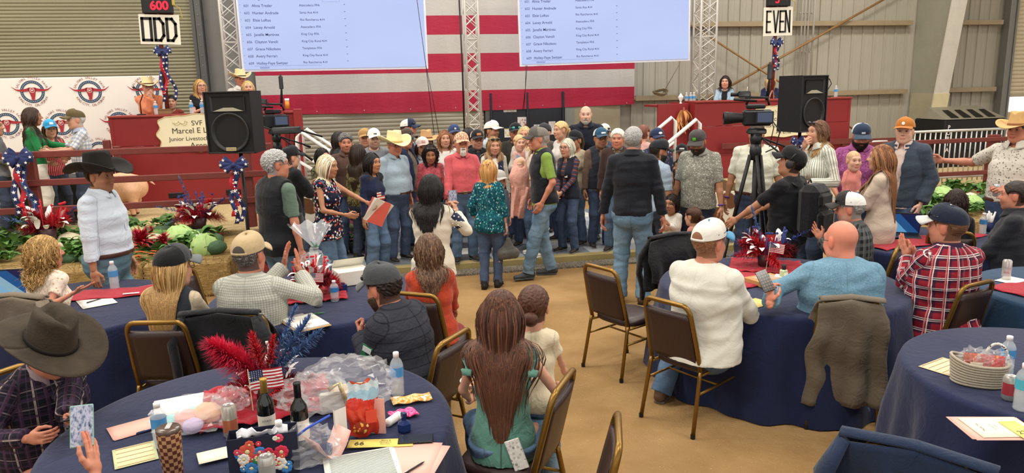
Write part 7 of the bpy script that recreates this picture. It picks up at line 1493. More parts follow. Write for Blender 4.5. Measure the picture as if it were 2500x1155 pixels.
sheet_of_paper(2310,895,'colourful food leaflet behind the rope basket',.24,.17,.35,'#d8c8a4',1,0,0,5,'leaflet',None,'#a05a3a');sheet_of_paper(2425,1045,'stack of pink and cream pages on the near right table',.30,.22,-.25,'#e9b9a9',4);sheet_of_paper(2440,1043,'cream printed letter on top of the pink pages',.26,.19,-.2,'#efe9cf',1,0,.008,0,'letter',None,txt=[('Thank You',.018,-.08,0,1.57),('for supporting',.010,-.03,0,1.57),('our youth',.010,-.01,0,1.57)]);sheet_of_paper(2490,1050,'yellow numbered card at the right edge',.08,.17,-.15,'#ebe07a',1,0,.012,0,'card',txt=[('224',.04,0,-.04,0)],name='bidder_card')
centerpiece(120,590,'red, white and blue bouquet among the produce beside the fence post',1.7,True,None,7,.55);centerpiece(488,560,'crimson and blue bouquet at the outer end of the left produce',1.6,True,None,8,.55)
# ---------------------------------------------------------------- everybody in the hall
def dY(px,py,Y):return float(W(px,py,Y).dot(fw0))
O_='Object'
JL=denim('#53748e','#88a5b8',.5);JM=denim('#385678','#6d8dab',.5);JD=denim('#24385a','#4a6488',.4);JX=denim('#1c2740','#33476a',.3);JG=denim('#4a6f80','#7fa0a8',.5)
C=cloth;BLKC=C('#14161b');NVY=C('#1c2540');KHK=C('#b39a76');WH=C('#e6e4de');GRY=C('#8a8d90');BELT=plain('#4a2c20',.5,var=.15)
co=lambda c:C(c,.85,.14,.4,O_)
CK=('#1b1c20');PAT=lambda c,k='r',w=.05,h=.032:(k,plain(c,.6,var=.05),w,h)
def cap(c,bill=None,back=None,**k):return('cap',dict(m=co(c),bill=co(bill or c),bm=co(back or c),**k))
STRAW=plain('#e2cfa0',.75,var=.1,sc=30,bump=.3)
def cow_(c=None,band='#5a3a24',**k):return('cow',dict(m=c or STRAW,band=plain(band,.6),**k))
def T(m,sl=2.0,**k):return dict(m=m,sl=sl,**k)
def shirt(m,sl=2.0,**k):return dict(m=m,sl=sl,col=m,placket=m,**k)
J=lambda m=None,**k:dict(m=m or JM,**k)
ging=lambda a,b,p=.012:plaid(a,[(0,p,p*.5,0,b,.45),(1,p,p*.5,0,b,.45)])
Z1=.10
n=NT('phone_view');n.base('#0a0c10');co_=n.coord('Generated');n.base(n.ramp(n.noise(co_,5,3),[(.3,'#5c6a86'),(.45,'#b9bcd0'),(.6,'#6f7c98'),(.7,'#3a3f4e')]));PVIEW=n.fin(.2,.4)
def badge(c,x=.08,z=1.28,col='#efe37a',y=.0,w=.07,h=.045,nm='name_badge'):
 s=c['s'];m=MB();p=c['up'](x,.145+y,z);m.at(p,c['M']);m.box((0,0,0),(w*s,.004,h*s),.001);return m.build(nm,plain(col,.6,var=.02),c['clo'].get('over')or c['clo'].get('top')or c['o'])
def hand_phone(c,k,lab,tilt=0.,**kw):
 wr,d,pn,xb=c['hands'][k];p=c['wl'](wr+d*.11+pn*.03);Rz=rotm('z',c['rz']);y=Rz@d;z=Rz@(-pn);
 return p,np.stack([np.cross(y,z),y,z],1)
 # --- behind the left rails ---------------------------------------------------
person('person in a grey sweatshirt cut off by the left edge',('t',-18,285,10.0),70,z0=ZR,top=T(C('#76777a'),2),bot=J(JX),hair=('short','#3a2a20'),lod=2,ra='front')
person('girl in a green jacket and white trousers with long brown hair',('t',76,261,10.1),85,sex='f',z0=ZR,top=T(C('#1e7a42'),1.9,hem=.93),bot=dict(m=C('#e9e2d2'),name='trousers'),hair=('long','#3a261a',dict(len=.52,wave=.004,n=750,w=.0055)),skin='t',ra=(.16,.30,1.06),la=(-.05,.42,1.18),lod=1)
person('woman in a bright blue cap and red striped blouse behind the rail',('t',118,290,10.5),15,sex='f',z0=ZR,top=T(plaid('#b32a33',[(0,.035,.007,0,'#efe2dc',.9)]),.8),bot=J(JX),hair=('long','#4a2e1e',dict(len=.3)),hat=cap('#3fa6d8','#2f8fc4','#cfdfe8',patch=PAT('#eef4f6')),skin='l',la=(-.12,.28,1.12),ra=(.15,.3,1.1),lod=2)
person('grey-haired man in an olive cap and checked shirt behind the rail',('t',181,265,10.2),-80,z0=ZR,top=shirt(ging('#e8e6e2','#6f86ac',.05),.85),bot=J(JX),hair=('short','#c9c7c2'),hat=cap('#5e5234','#5e5234','#5e5234'),skin='l',ra=(.1,.40,1.22),la=(-.1,.42,1.2),lod=1,belly=.03,extra=lambda c:badge(c,-.09,1.33,y=.01))
# --- left booth ---------------------------------------------------------------
person('auctioneer in a straw cowboy hat and salmon shirt at the microphone',('t',358,184,dY(358,184,13.4)),5,z0=.93,top=shirt(C('#d8845e')),bot=J(JX),hair=('short','#8a7a68'),hat=cow_(),ra='mouth',la=(-.02,.2,1.44),rh=('grip',(-.5,.3,.8),(0,-1,0)),lh=('grip',(.5,.3,.8),(0,-1,0)),glasses='#553a3a',lod=1,b=1.05,belly=.04)
person('dark-haired helper half hidden behind the auctioneer',('t',416,232,dY(416,232,14.2)),0,z0=.85,ht=1.4,top=T(C('#8a3a34')),bot=J(JX),hair=('short','#1c1512'),lod=2)
person('blonde woman with glasses in a black blouse at the booth, clapping',('t',487,192,dY(487,192,13.4)),20,sex='f',z0=.93,top=T(BLKC,.6,v=.12),bot=J(JX),hair=('bob','#c49a5e',dict(len=.27,c2='#a87e48')),glasses='#3a2420',ra='clap',la='clap',lod=1)
person('man in a straw hat and white shirt standing behind the loudspeaker',('t',585,166,dY(585,166,13.8)),15,z0=.93,top=shirt(WH),bot=J(JX),hair=('short','#5a4636'),hat=cow_(None,'#3a2c20'),skin='r',lod=1)
person('long-haired blonde woman in a white blouse behind the loudspeaker',('t',604,196,dY(604,196,13.45)),5,sex='f',z0=.93,top=T(WH),bot=J(JX),hair=('long','#c9a26c',dict(len=.36,c2='#dcc08c')),lod=1)
# --- right booth --------------------------------------------------------------
person('dark-haired woman in a denim jacket at the right booth',('t',1771,184,dY(1771,184,13.45)),-5,sex='f',z0=.93,top=T(BLKC),over=dict(name='denim_jacket',m=denim('#7d99aa','#b3c6d0',.5),sl=1.95,open=(.05,.06),col=denim('#7d99aa','#b3c6d0',.5),e=.022),bot=J(JX),hair=('bob','#2a1c16',dict(len=.28,wave=.006)),ra='table',la='table',lod=1)
person('blonde woman in a navy sweater clapping at the right booth',('t',1883,182,dY(1883,182,13.45)),10,sex='f',z0=.93,top=T(C('#222a4a'),2,col=WH),bot=J(JX),hair=('bob','#c8a878',dict(len=.22)),ra='clap',la='clap',head=(0,22,0),lod=1)
# --- standing in front, left ---------------------------------------------------
person('man in a black cowboy hat and pale blue shirt standing before the hay',('t',236,372,6.15),62,top=shirt(C('#c9d3df',.7,.08,.6),2,tuck=True),bot=J(JG,fold=.005),belt=BELT,belly=.045,hair=('short','#241812'),hat=cow_(plain('#17130f',.85,var=.2,sc=25),'#0e0c0a',size=1.08,brim=.11,crown=.125),beard=('stubble','#2a1c14'),skin='t',ra=(.29,.03,.85),la=(-.27,.05,.86),lod=0,b=1.26,head=(8,0,0),lh=None)
person('headset-wearing camera operator in a black jacket beside the left stair',('t',706,354,8.9),120,top=T(BLKC),over=dict(name='jacket',m=BLKC,sl=1.95,e=.03,col=BLKC),bot=J(JX),hair=('short','#2a2420'),hat=cap('#1c1c20'),ra=(.1,.36,1.25),la=(-.1,.36,1.25),lod=1)
person('grey-haired man with glasses in a black vest and sage tee, turned to the stage',('t',672,366,6.6),128,top=T(C('#5f7364'),.85),over=dict(m=C('#15171c',.7),e=.03,hem=.84,col=C('#15171c',.7),colh=.06),bot=J(JL),belly=.06,b=1.08,hair=('short','#9b9b98',dict(curly=.5,gray=.25,thick=.018)),glasses='#333333',skin='r',head=(25,0,0),lod=0)
def papers(c):
 wr,d,pn,xb=c['hands'][-1];p=c['wl'](wr+d*.10);t=thing('paper_stack','white pages with a coral folder held out by the woman in stars','papers',tuple(p),c['rz'])
 for i,(cl_,a)in enumerate((('#e8685a',0.0),('#f2efe6',.10),('#efe9dc',.22))):m=MB();m.at((0,.01*i,0),rotm('x',-.45-a)@rotm('z',.35+a*1.5));m.box((.02,.04,-.04),(.003,.21,.28));m.build('sheet',plain(cl_,.7,var=.03),t)
def stars_mat():
 n=NT('star_print');co_=n.coord('pat');x=n.n('TexVoronoi');x.inputs['Scale'].default_value=34;n.l(co_,x.inputs['Vector']);f=n.sep(x.outputs['Color'])[0];g=n.math('LESS_THAN',x.outputs['Distance'],.40);n.base(n.mix(g,'#171a2c',n.ramp(f,[(0,'#d8d4d0'),(.35,'#c23a34'),(.6,'#3f6ab0'),(.8,'#efe9e2')],True)));_folds(n,.4);return n.fin(.8,.2)
person('white-haired woman in a navy star-print tank top holding pages',('t',800,376,7.75),62,sex='f',top=T(stars_mat(),.06,hem=.80),bot=J(JM),b=1.12,hair=('bob','#e4d9c0',dict(len=.26,c2='#c9b892')),skin='t',ra=(.14,.30,1.10),la=(-.05,.50,1.20),rh=('hold',),lod=1,head=(0,5,0),extra=papers)
# --- the crowd on the stage, left to right --------------------------------------
person('black-haired woman in green camouflage behind the white-haired woman',('t',786,361,9.7),40,sex='f',z0=Z1,top=T(blotch(('#4a4f38','#6f7050','#2e3226','#7e7a5c'),14.,False)),bot=J(JD),hair=('long','#17120f',dict(len=.32)),lod=2)
person('dark-haired person turned away behind the curly-haired man',('t',827,321,10.9),120,sex='f',z0=Z1,top=T(C('#3a3f4a')),bot=J(JD),hair=('long','#1e1713',dict(len=.3)),lod=2)
person('curly grey-haired man in a brown shirt frowning',('t',843,326,9.9),5,z0=Z1,top=shirt(C('#5a443c')),bot=J(JD),hair=('short','#4a4540',dict(curly=1.,thick=.022,gray=.25)),skin='r',beard=('stubble','#5a4a40'),lod=1,b=1.1)
person('long dark-haired woman in a camouflage jacket seen from behind',('t',873,350,9.45),140,sex='f',z0=Z1,top=T(blotch(('#5f5636','#7d7148','#39361f','#8f8458'),16.,False)),bot=J(JX),hair=('long','#2c1d15',dict(len=.46)),lod=1)
person('man in a tan and white cap at the back of the crowd',('t',889,312,11.1),5,z0=Z1,top=T(C('#6d7480')),bot=J(JD),hat=cap('#b08a56','#b08a56','#e6e0d2'),lod=2)
person('heavyset man in a white cap with black sides and grey shirt',('t',911,312,10.3),12,z0=Z1,top=T(C('#7f8288'),.8),bot=J(JD),hat=cap('#eceae4','#eceae4','#1f2024',patch=PAT('#3a3c40','r',.04,.012)),skin='p',beard=('stubble','#4a382c'),lod=1,b=1.12)
def chestflag(c):
 s=c['s'];up=c['up'];m_=c['M']
 for i in range(7):m=MB();m.at(up(-.005,.148,1.25-.018*i),m_);m.box((0,0,0),(.15*s,.006,.0185*s));m.build('flag_stripe',plain('#b5413a' if i%2==0 else '#e6ddd0',.8),c['clo']['top'])
 m=MB();m.at(up(-.045,.150,1.225),m_);m.box((0,0,0),(.065*s,.008,.07*s));m.build('flag_canton',plain('#27335c',.8),c['clo']['top'])
person('black-haired woman in a navy sweater with a striped flag on the chest',('t',908,372,8.9),45,sex='f',top=T(C('#1b2340'),1.9),bot=J(JM,flare=1.35),hair=('long','#120e0d',dict(len=.34)),skin='t',ra='down',la='back',lod=1,bust=.04,extra=chestflag)
person('older man in a straw cowboy hat, glasses and pale denim shirt',('t',962,317,9.4),38,z0=Z1,top=shirt(C('#9db0bd',.8),2,tuck=True),bot=J(JD),belt=BELT,belly=.07,b=1.1,hair=('short','#b8b2a8'),hat=cow_(plain('#ead9a6',.7,sc=40,bump=.3),'#b99a5a',size=1.06,brim=.10),glasses='#5a2a2a',skin='r',lod=1,head=(10,5,0))
person('man in a brown tee and open navy jacket behind the straw hat',('t',988,312,10.1),60,z0=Z1,top=T(C('#6e5f4c'),.8),over=dict(name='jacket',m=NVY,sl=1.95,open=(.10,.06),col=NVY,hem=.84),bot=J(JD),belly=.08,b=1.1,hat=cap('#4a3f38',sun=True),skin='r',lod=1)
person('tall man in a navy and white cap with sunglasses on it',('t',996,288,10.9),75,z0=Z1,top=shirt(C('#a8bccb')),over=dict(m=NVY,open=(.05,.05),col=NVY),bot=J(JD),hat=cap('#27304a','#27304a','#e8e4da',sun=True),skin='r',lod=1)
person('woman in a pale pink and white cap beside the red jacket',('t',1030,333,10.3),10,sex='f',z0=Z1,top=shirt(C('#b9c3cc')),bot=J(JD),hair=('long','#5a4030',dict(len=.25)),hat=cap('#e8dcd4','#d8b4ac','#e8e4dc',patch=PAT('#c9a09a')),lod=2)
person('woman in a woven straw hat at the back of the crowd',('t',1040,314,11.3),20,sex='f',z0=Z1,top=T(C('#3a3a40')),bot=J(JD),hair=('long','#2a1d16',dict(len=.3)),hat=cow_(plain('#cfa877',.8,sc=40,bump=.4),'#7a4a2a',curl=.04),lod=2)
def headglasses(c):
 g=MB().at(c['Hm'][1],c['Hm'][0])
 for k in(1,-1):g.ball((k*.034,.080,.098),(.030,.012,.018),10,6)
 g.tube([(-.08,.0,.07),(-.066,.06,.095),(-.01,.095,.10),(.01,.095,.10),(.066,.06,.095),(.08,.0,.07)],.003,5);g.build('sunglasses',SUNM,c['o'],True)
person('smiling dark curly-haired woman in a heather red jacket',('t',1050,350,9.6),12,sex='f',z0=Z1,top=T(blotch(('#a84a52','#9a3e48','#b86068','#93343f'),40.,False),2,col=C('#a84a52')),bot=J(JD),hair=('curly','#231712',dict(len=.22,wave=.01,n=700,w=.005)),head=(10,18,0),skin='t',lod=1,extra=headglasses)
person('auburn-haired woman in a white top smiling behind the red jacket',('t',1085,317,10.5),10,sex='f',z0=Z1,top=T(WH,.8),bot=J(JD),hair=('bob','#8a5638',dict(len=.26,wave=.008,c2='#a87850')),lod=1)
person('man in a navy cap half hidden beside the auburn hair',('t',1108,302,11.3),10,z0=Z1,top=T(C('#3a4458')),bot=J(JD),hat=cap('#34456a',patch=PAT('#d9d9d9','o',.03,.025)),lod=2)
person('man with a white goatee in a coral red shirt and camouflage cap',('t',1126,321,9.3),12,z0=Z1,top=shirt(C('#c95a60'),2,tuck=True),bot=J(JM),belt=BELT,belly=.04,b=1.08,hat=('cap',dict(m=blotch(('#d9a070','#e8d8c0','#a8603c','#caa88a'),60.,False,O_),bill=blotch(('#d9a070','#e8d8c0','#a8603c','#caa88a'),60.,False,O_),bm=co('#c9a27a'))),hair=('short','#cfcac2'),beard=('goatee','#e2ded6',.02),skin='r',ra=(.24,.2,.92),la=(-.2,.22,.98),lod=1)
person('dark-haired person with back turned behind the camouflage cap',('t',1143,313,11.1),170,z0=Z1,top=T(BLKC),bot=J(JD),hair=('short','#1a1411',dict(thick=.022)),lod=2)
person('man in a black and tan patched cap and glasses',('t',1164,315,10.3),15,z0=Z1,top=shirt(C('#27313f')),over=dict(m=BLKC,open=(.05,.05),col=BLKC),bot=J(JD),hat=cap('#1f1f22','#1f1f22','#d8cfbc',patch=PAT('#b5764a','r',.06,.03)),glasses='#20242c',beard=('stubble','#5a4a40'),lod=1)
person('tall man in a white cap and pale blue shirt looking right',('t',1200,293,10.7),55,z0=Z1,top=shirt(C('#b4c2d0')),bot=J(JD),hat=cap('#efece2','#efece2','#efece2',flatb=.3,patch=PAT('#d0c8b4','r',.04,.015)),skin='t',beard=('stubble','#3a2a20'),lod=1)
def emb(c):
 m=MB();m.at(c['up'](-.075,.150,1.31),c['M']@rotm('x',pi/2));m.lathe([(.024,0),(.024,.004),(.0,.004)],6);m.build('emblem',plain('#e2e2e6',.6),c['clo']['over'])
 headglasses(c)
person('fair-haired woman in a navy vest over cream floral sleeves',('t',1206,331,9.8),8,sex='f',z0=Z1,top=T(blotch(('#e9e2d2','#e9e2d2','#c9b48a','#e9e2d2','#a89a7a'),60.)),over=dict(m=C('#1b2440'),open=(.03,.05),col=C('#1b2440'),hem=.9),bot=J(JD),hair=('long','#a8835a',dict(len=.30,c2='#8f6c48')),head=(-5,8,0),lod=1,extra=emb)
person('small child in a grey cap in front of the navy vest',('t',1218,414,9.35),30,z0=Z1,top=T(C('#5a6070')),bot=J(JD),hair=('short','#5a4030'),hat=cap('#b5b3ae'),lod=2)
def bagx(c):
 wr,d,pn,xb=c['hands'][1];p=c['wl'](wr+d*.12);t=thing('hand_bag','slouchy grey bag hanging from the hand of the teal blouse','bag',(p[0],p[1],p[2]),.2);v,q=blob([Pr((-.06,0,-.22),(.07,0,-.22),.07,.07,k=.05),Pr((0,0,-.14),(0,0,-.05),(.07,.04),(.03,.02),R=(1,0,0),k=.05)],.012,fold=.006,seed=3);link('bag_body',npmesh('bag_body',v,q),C('#55524e',.8,.3,.8,O_),t);m=MB();m.tube([(-.03,0,-.06),(-.02,0,.0),(.02,0,.0),(.03,0,-.06)],.008,6);m.build('strap',BLACK,t,True)
person('strawberry-blonde woman in a teal print blouse walking to the stage',('t',1192,389,8.35),168,sex='f',top=T(blotch(('#14505c','#1f7f86','#0f3a58','#4fb0b0','#0d2c44','#a8d0cc'),46.,True),1.55,hem=.80,loose=1.15),bot=J(JD,flare=.85),b=1.1,hair=('bob','#c9985c',dict(len=.19,n=420,c2='#b07a44')),shoe=('flat','#1c1a1a','#1c1a1a'),legs=((.09,.03,.092),(-.08,-.08,.092),(.1,1),(-.1,1)),ra='down',la=(-.22,.1,.95),lod=1,extra=bagx)
def sweater(c):
 t=c['clo']['top'];s_=c['s']
 for i in range(3):m=MB();m.at(c['up'](.155,.02,1.02-.052*i),c['M']);m.box((0,0,0),(.03,.13*s_,.026*s_),.004);m.build('red_stripe',plain('#b5302c',.85),t)
 sh,el,wr=c['J'][1];u=unit(el-sh);m=MB();m.tube([sh+u*.02,sh+u*.09,sh+u*.17],[.058*s_,.062*s_,.054*s_],16,False);o=m.build('shoulder_patch',plain('#2c3350',.85),t,True);m=MB();e1=unit(np.cross(u,A3(0,0,1)));e2=np.cross(u,e1)
 for i in range(9):
  for k in range(3):a=2*pi*i/9+k*.3;d=e1*math.cos(a)+e2*math.sin(a);m.ball(sh+u*(.035+.045*k)+d*.064*s_,.007,5,4)
 tag(m.build('star_dots',WHT,o),kind='stuff')
cc_=person('black-haired woman in a cream sweater with red stripes filming with her phone',('t',1052,424,6.1),165,sex='f',top=T(C('#ded6c2',.9,.08,.4),1.95,hem=.83,loose=1.15),bot=J(JX),b=1.15,hair=('long','#14100f',dict(len=.36,n=900,w=.005,wave=.003)),skin='l',ra=(.17,.32,1.36),la=(.08,.34,1.36),rh=('hold',(-.25,.1,.95),(-.8,.3,0)),lh=('hold',(.25,.1,.95),(.8,.3,0)),head=(15,0,0),lod=0,extra=sweater)
p=cc_['wl'](cc_['up'](.125,.36,1.50));phone(p,rotm('z',math.atan2(-p[1],-p[0])+pi/2)@rotm('x',1.45),'dark phone raised by the woman in the cream sweater','#1c2030','#20242e',PVIEW)
person('man in a black cap with mirrored sunglasses and dark jacket',('t',1258,298,10.7),10,z0=Z1,top=T(C('#4a463f')),over=dict(name='jacket',m=C('#3a3733'),sl=1.95,open=(.05,.06),col=C('#3a3733')),bot=J(JD),hat=('cap',dict(m=co('#1c1d20'),bill=co('#1c1d20'),bm=co('#1c1d20'),sun=plain('#3fb0a8',.05,.3,.8,0))),beard=('stubble','#3a2a20'),skin='r',lod=1)
person('smiling blonde woman holding the toddler',('t',1280,307,10.15),-8,sex='f',z0=Z1,top=T(C('#cfc4b8')),bot=J(JD),hair=('long','#d8b888',dict(len=.3)),ra=(.06,.24,1.22),la=(.02,.26,1.12),lod=1)
person('blonde toddler in a denim vest carried by her mother',('t',1268,331,9.72),20,ht=.84,sex='f',z0=1.10,sit=True,seat=.06,top=T(C('#e8b6ac'),.6),over=dict(m=denim('#6f94b4','#a4c0d4',.5),e=.014),bot=J(C('#8fa6bc')),hair=('pony','#cfae7c',dict(len=.1)),skin='p',shoe=None,legs=((.06,.16,-.12),(-.06,.16,-.12)),lod=1,bust=0)
person('woman in wide jeans and white sneakers holding the swaddled baby',('t',1306,318,9.55),-60,sex='f',z0=Z1,top=T(C('#cdbba8'),.7),bot=J(JM,flare=1.5),hair=('long','#8a6a48',dict(len=.3)),ra=(.08,.26,1.14),la=(-.02,.28,1.05),shoe=('shoe','#e8e2d6','#f4f0e6'),lod=1)
def swaddle(px,py,dep):
 p=D(px,py,dep);t=thing('swaddled_baby','baby swaddled in a trailing pink blanket against a shoulder','person',tuple(p),math.atan2(-p[1],-p[0])+pi/2);BL_=C('#dfa797',.85,.12,.8,O_)
 v,q=blob([Pr((.01,.02,.12),(.0,0,-.02),.085,.11,k=.05),Pr((0,0,-.02),(.03,0,-.24),.115,.10,k=.05),Pr((-.06,-.02,-.05),(-.05,0,-.3),(.05,.03),(.04,.02),R=(1,0,0),k=.05)],.01,fold=.010,seed=4,fq=(22,22,9),clip=lambda X,Y,Z:.055-np.sqrt((X-.03)**2+(Y+.075)**2+(Z-.13)**2));link('baby_wrap',npmesh('baby_wrap',v,q),BL_,t)
 m=MB();m.sheet(lambda u,v_:((u-.5)*(.20-.06*v_)-.05*v_+.015*math.sin(u*14),-.07+.03*math.sin(u*11+v_*3),-.12-.40*v_-.06*abs(u-.4)),18,20,.008);m.build('blanket_tail',BL_,t,True)
 hv,hq,hm,ev,ef=head_proto('f',.0068);R=rotm('z',2.7)@rotm('x',-.2);me=npmesh('baby_head',hv@R.T*.56+A3(.02,-.03,.12),hq);sk=np.array(rgb(SKINS['p']));c_=np.repeat(sk[None],len(hv),0);c_[hm['scalp']>.5]=rgb('#b9926a');vattr(me,'col',np.c_[c_,np.ones(len(c_))]);link('baby_head',me,SKIN,t)
swaddle(1268,425,9.0)
person('man in a grey cap, black vest and lime tee striding left',('t',1313,306,8.75),-78,top=T(C('#7f9a44'),.85,col=C('#7f9a44')),over=dict(m=C('#171a22',.7),e=.026,hem=.90,col=C('#171a22',.7),colh=.055),bot=J(denim('#557690','#8ba6b8',.55),fold=.005),b=1.05,hair=('short','#a8a49c'),hat=cap('#5f5a56','#4a4643','#7a746c'),skin='r',ra='pocket',la='pocket',legs=((.10,-.10,.092),(-.10,.22,.092),(.1,1),(-.1,1)),shoe=('shoe','#3c4046','#4a4e52'),lod=0,head=(6,6,0))
person('fair blonde woman in a pale jacket looking left',('t',1368,296,10.4),-55,sex='f',z0=Z1,top=T(C('#d6d2ca')),bot=J(JD),hair=('pony','#d3b07c',dict(len=.2)),lod=1)
person('man in a dark grey cap behind the striding man',('t',1330,299,11.2),-30,z0=Z1,top=T(C('#5a5650')),bot=J(JD),hat=cap('#3a3a3c'),lod=2)
person('silver-bobbed woman with glasses in a dark vest over striped sleeves',('t',1384,337,9.7),-35,sex='f',z0=Z1,top=T(plaid('#3a2a3c',[(1,.055,.012,0,'#8a4a4c',.9),(1,.055,.008,.35,'#44597a',.9),(1,.055,.006,.7,'#b09a8a',.6)])),over=dict(m=C('#1c1f2c'),open=(.02,.04),col=C('#1c1f2c'),hem=.86),bot=J(JD),hair=('bob','#c9c6b4',dict(len=.18,n=320)),glasses='#333333',ra=(.04,.24,.98),la=(-.04,.24,.98),lod=1,extra=lambda c:badge(c,-.07,1.24,'#eef0ee',.02,.05,.08))
person('woman in a black cap and tan tee with a yellow badge',('t',1405,316,10.2),-40,sex='f',z0=Z1,top=T(C('#b5a88c'),.7),bot=J(JM),hair=('pony','#4a3626',dict(len=.2)),hat=cap('#1d1f26'),skin='t',lod=1,extra=lambda c:badge(c,-.04,1.33,y=.03))
person('tall bald man with a grey goatee in a dark navy shirt',('t',1430,257,10.5),0,z0=Z1,top=shirt(C('#161a28')),bot=J(JX),hair=('bald','#6a6460','#8a8078'),beard=('goatee','#a8a39c',.0),skin='p',b=1.05,lod=1,head=(0,4,0))
person('man in a white and navy cap with raised sunglasses',('t',1475,301,11.1),15,z0=Z1,top=T(C('#4a5568')),bot=J(JD),hat=cap('#e6e2d4','#27304a','#d8d2c0',sun=True),lod=2)
person('man with glasses and moustache in a blue and white cap and dark vest',('t',1466,310,10.0),22,z0=Z1,top=T(C('#6a5648')),over=dict(m=C('#2b2f38'),open=(.03,.05),col=C('#2b2f38'),hem=.9),bot=J(JD),hat=cap('#2f5570','#2f4a62','#e6e4dc',patch=PAT('#dfe6ea','r',.06,.018)),glasses='#4a4a4a',beard=('stubble','#6a625a'),skin='t',lod=1,b=1.08,belly=.03)
person('white-haired man in a dark brown jacket',('t',1508,315,9.7),-8,z0=Z1,top=shirt(C('#6f7a6a')),over=dict(name='jacket',m=C('#3d2b26'),sl=1.95,open=(.02,.04),col=C('#3d2b26'),hem=.88),bot=J(JM),hair=('short','#e2dccc',dict(thick=.02)),skin='r',lod=1)
person('broad man seen from behind in a black pullover and faded jeans',('t',1547,309,7.6),172,top=T(C('#171a22',.75),2.0,hem=.90,col=C('#171a22',.75)),bot=J(denim('#517490','#8aa8bc',.55),fold=.005),b=1.12,hair=('short','#8d8d8a',dict(gray=.3,thick=.016)),skin='r',lod=0,ra=(.30,.02,.86),la=(-.30,.02,.86),shoe=('boot','#4a3a2c','#2a2420'))
person('woman with a reddish updo in pale pink behind the black pullover',('t',1572,305,10.9),150,sex='f',z0=Z1,top=T(C('#d8a8a0')),bot=J(JD),hair=('bun','#7a4a3a',dict(z=.03)),lod=2)
person('man in a black cap and pale blue short-sleeved shirt turned away',('t',1612,336,8.55),140,top=T(C('#9fb2c4'),.92,col=C('#9fb2c4'),hem=.90),bot=J(JX),b=1.08,hat=cap('#202228',hole=True),hair=('short','#241c18'),beard=('full','#241c18'),skin='t',head=(20,10,0),lod=1)
person('man in a navy patched cap and dark floral shirt',('t',1604,311,9.7),25,top=T(blotch(('#2a2f48','#2a2f48','#6a5a78','#8a9aa8','#2a2f48'),40.),.85),bot=J(JD),b=1.1,hat=cap('#24304f',patch=PAT('#dfe2e4','o',.05,.028)),skin='r',lod=1)
person('man in a black cap with white goggles far back by the stair',('t',1665,350,10.9),0,top=T(BLKC),bot=J(JX),hat=cap('#1a1a1c',patch=PAT('#cfcfcf','r',.07,.018)),skin='t',lod=2)
person('dark-haired woman in black looking left beside the paisley shirt',('t',1665,385,9.6),-80,sex='f',ht=1.5,top=T(BLKC),bot=J(JX),hair=('pony','#15100e',dict(len=.2)),skin='t',lod=2)
person('dark-haired toddler in a white sweater and red shorts',('t',1640,474,8.25),-28,sex='f',top=T(C('#ece6da'),1.9,hem=.90),bot=dict(m=C('#c8323f'),len=.35,name='shorts'),hair=('bob','#241812',dict(len=.13,n=240)),skin='t',bust=0,b=1.15,ra=(.05,.2,1.2),la=(-.03,.2,1.3),lod=1,shoe=('shoe','#d8d0c8','#e8e4de'))
person('little girl in a coral top with brown hair looking at the toddler',('t',1692,506,8.0),-125,sex='f',top=T(C('#e0998a'),.6),bot=J(JD),hair=('pony','#4a2e1e',dict(len=.2)),skin='l',bust=0,b=1.1,ra=(.1,.25,1.05),la=(-.1,.25,1.05),lod=1)
def wrist(c,k=1,col='#5a2f8a',m=None):
 sh,el,wr=c['J'][k];d=unit(wr-el);b_=MB();b_.tube([wr-d*.03,wr-d*.012],.033*c['s'],12);b_.build('wristband',plain(col,.5),c['o'],True)
person('bearded man in a grey paisley shirt and dark cap looking down',('t',1702,309,8.3),-22,top=shirt(blotch(('#8f8f84','#8f8f84','#b8b6a8','#6a6c66','#d0cec2'),70.),.95,hem=.86),bot=J(C('#20283c',.8)),b=1.12,belly=.03,hat=cap('#4a4544','#4a4544','#3a3636',patch=PAT('#58b82a','r',.035,.03)),hair=('short','#2a1e18'),beard=('full','#2a1e18'),skin='t',head=(-5,24,0),ra=(.29,.05,.86),la=(-.29,.05,.86),lod=1,extra=lambda c:wrist(c,-1))
person('man in a pale tee whose head is hidden by the video camera',('t',1848,300,8.5),-5,top=T(C('#d3d4c2'),.9,tuck=True),bot=J(JD),belt=BELT,b=1.15,belly=.04,hair=('short','#3a2c22'),skin='t',ra=(.30,.05,.86),la=(-.3,.05,.86),lod=1,extra=lambda c:(wrist(c,1),wrist(c,-1)))
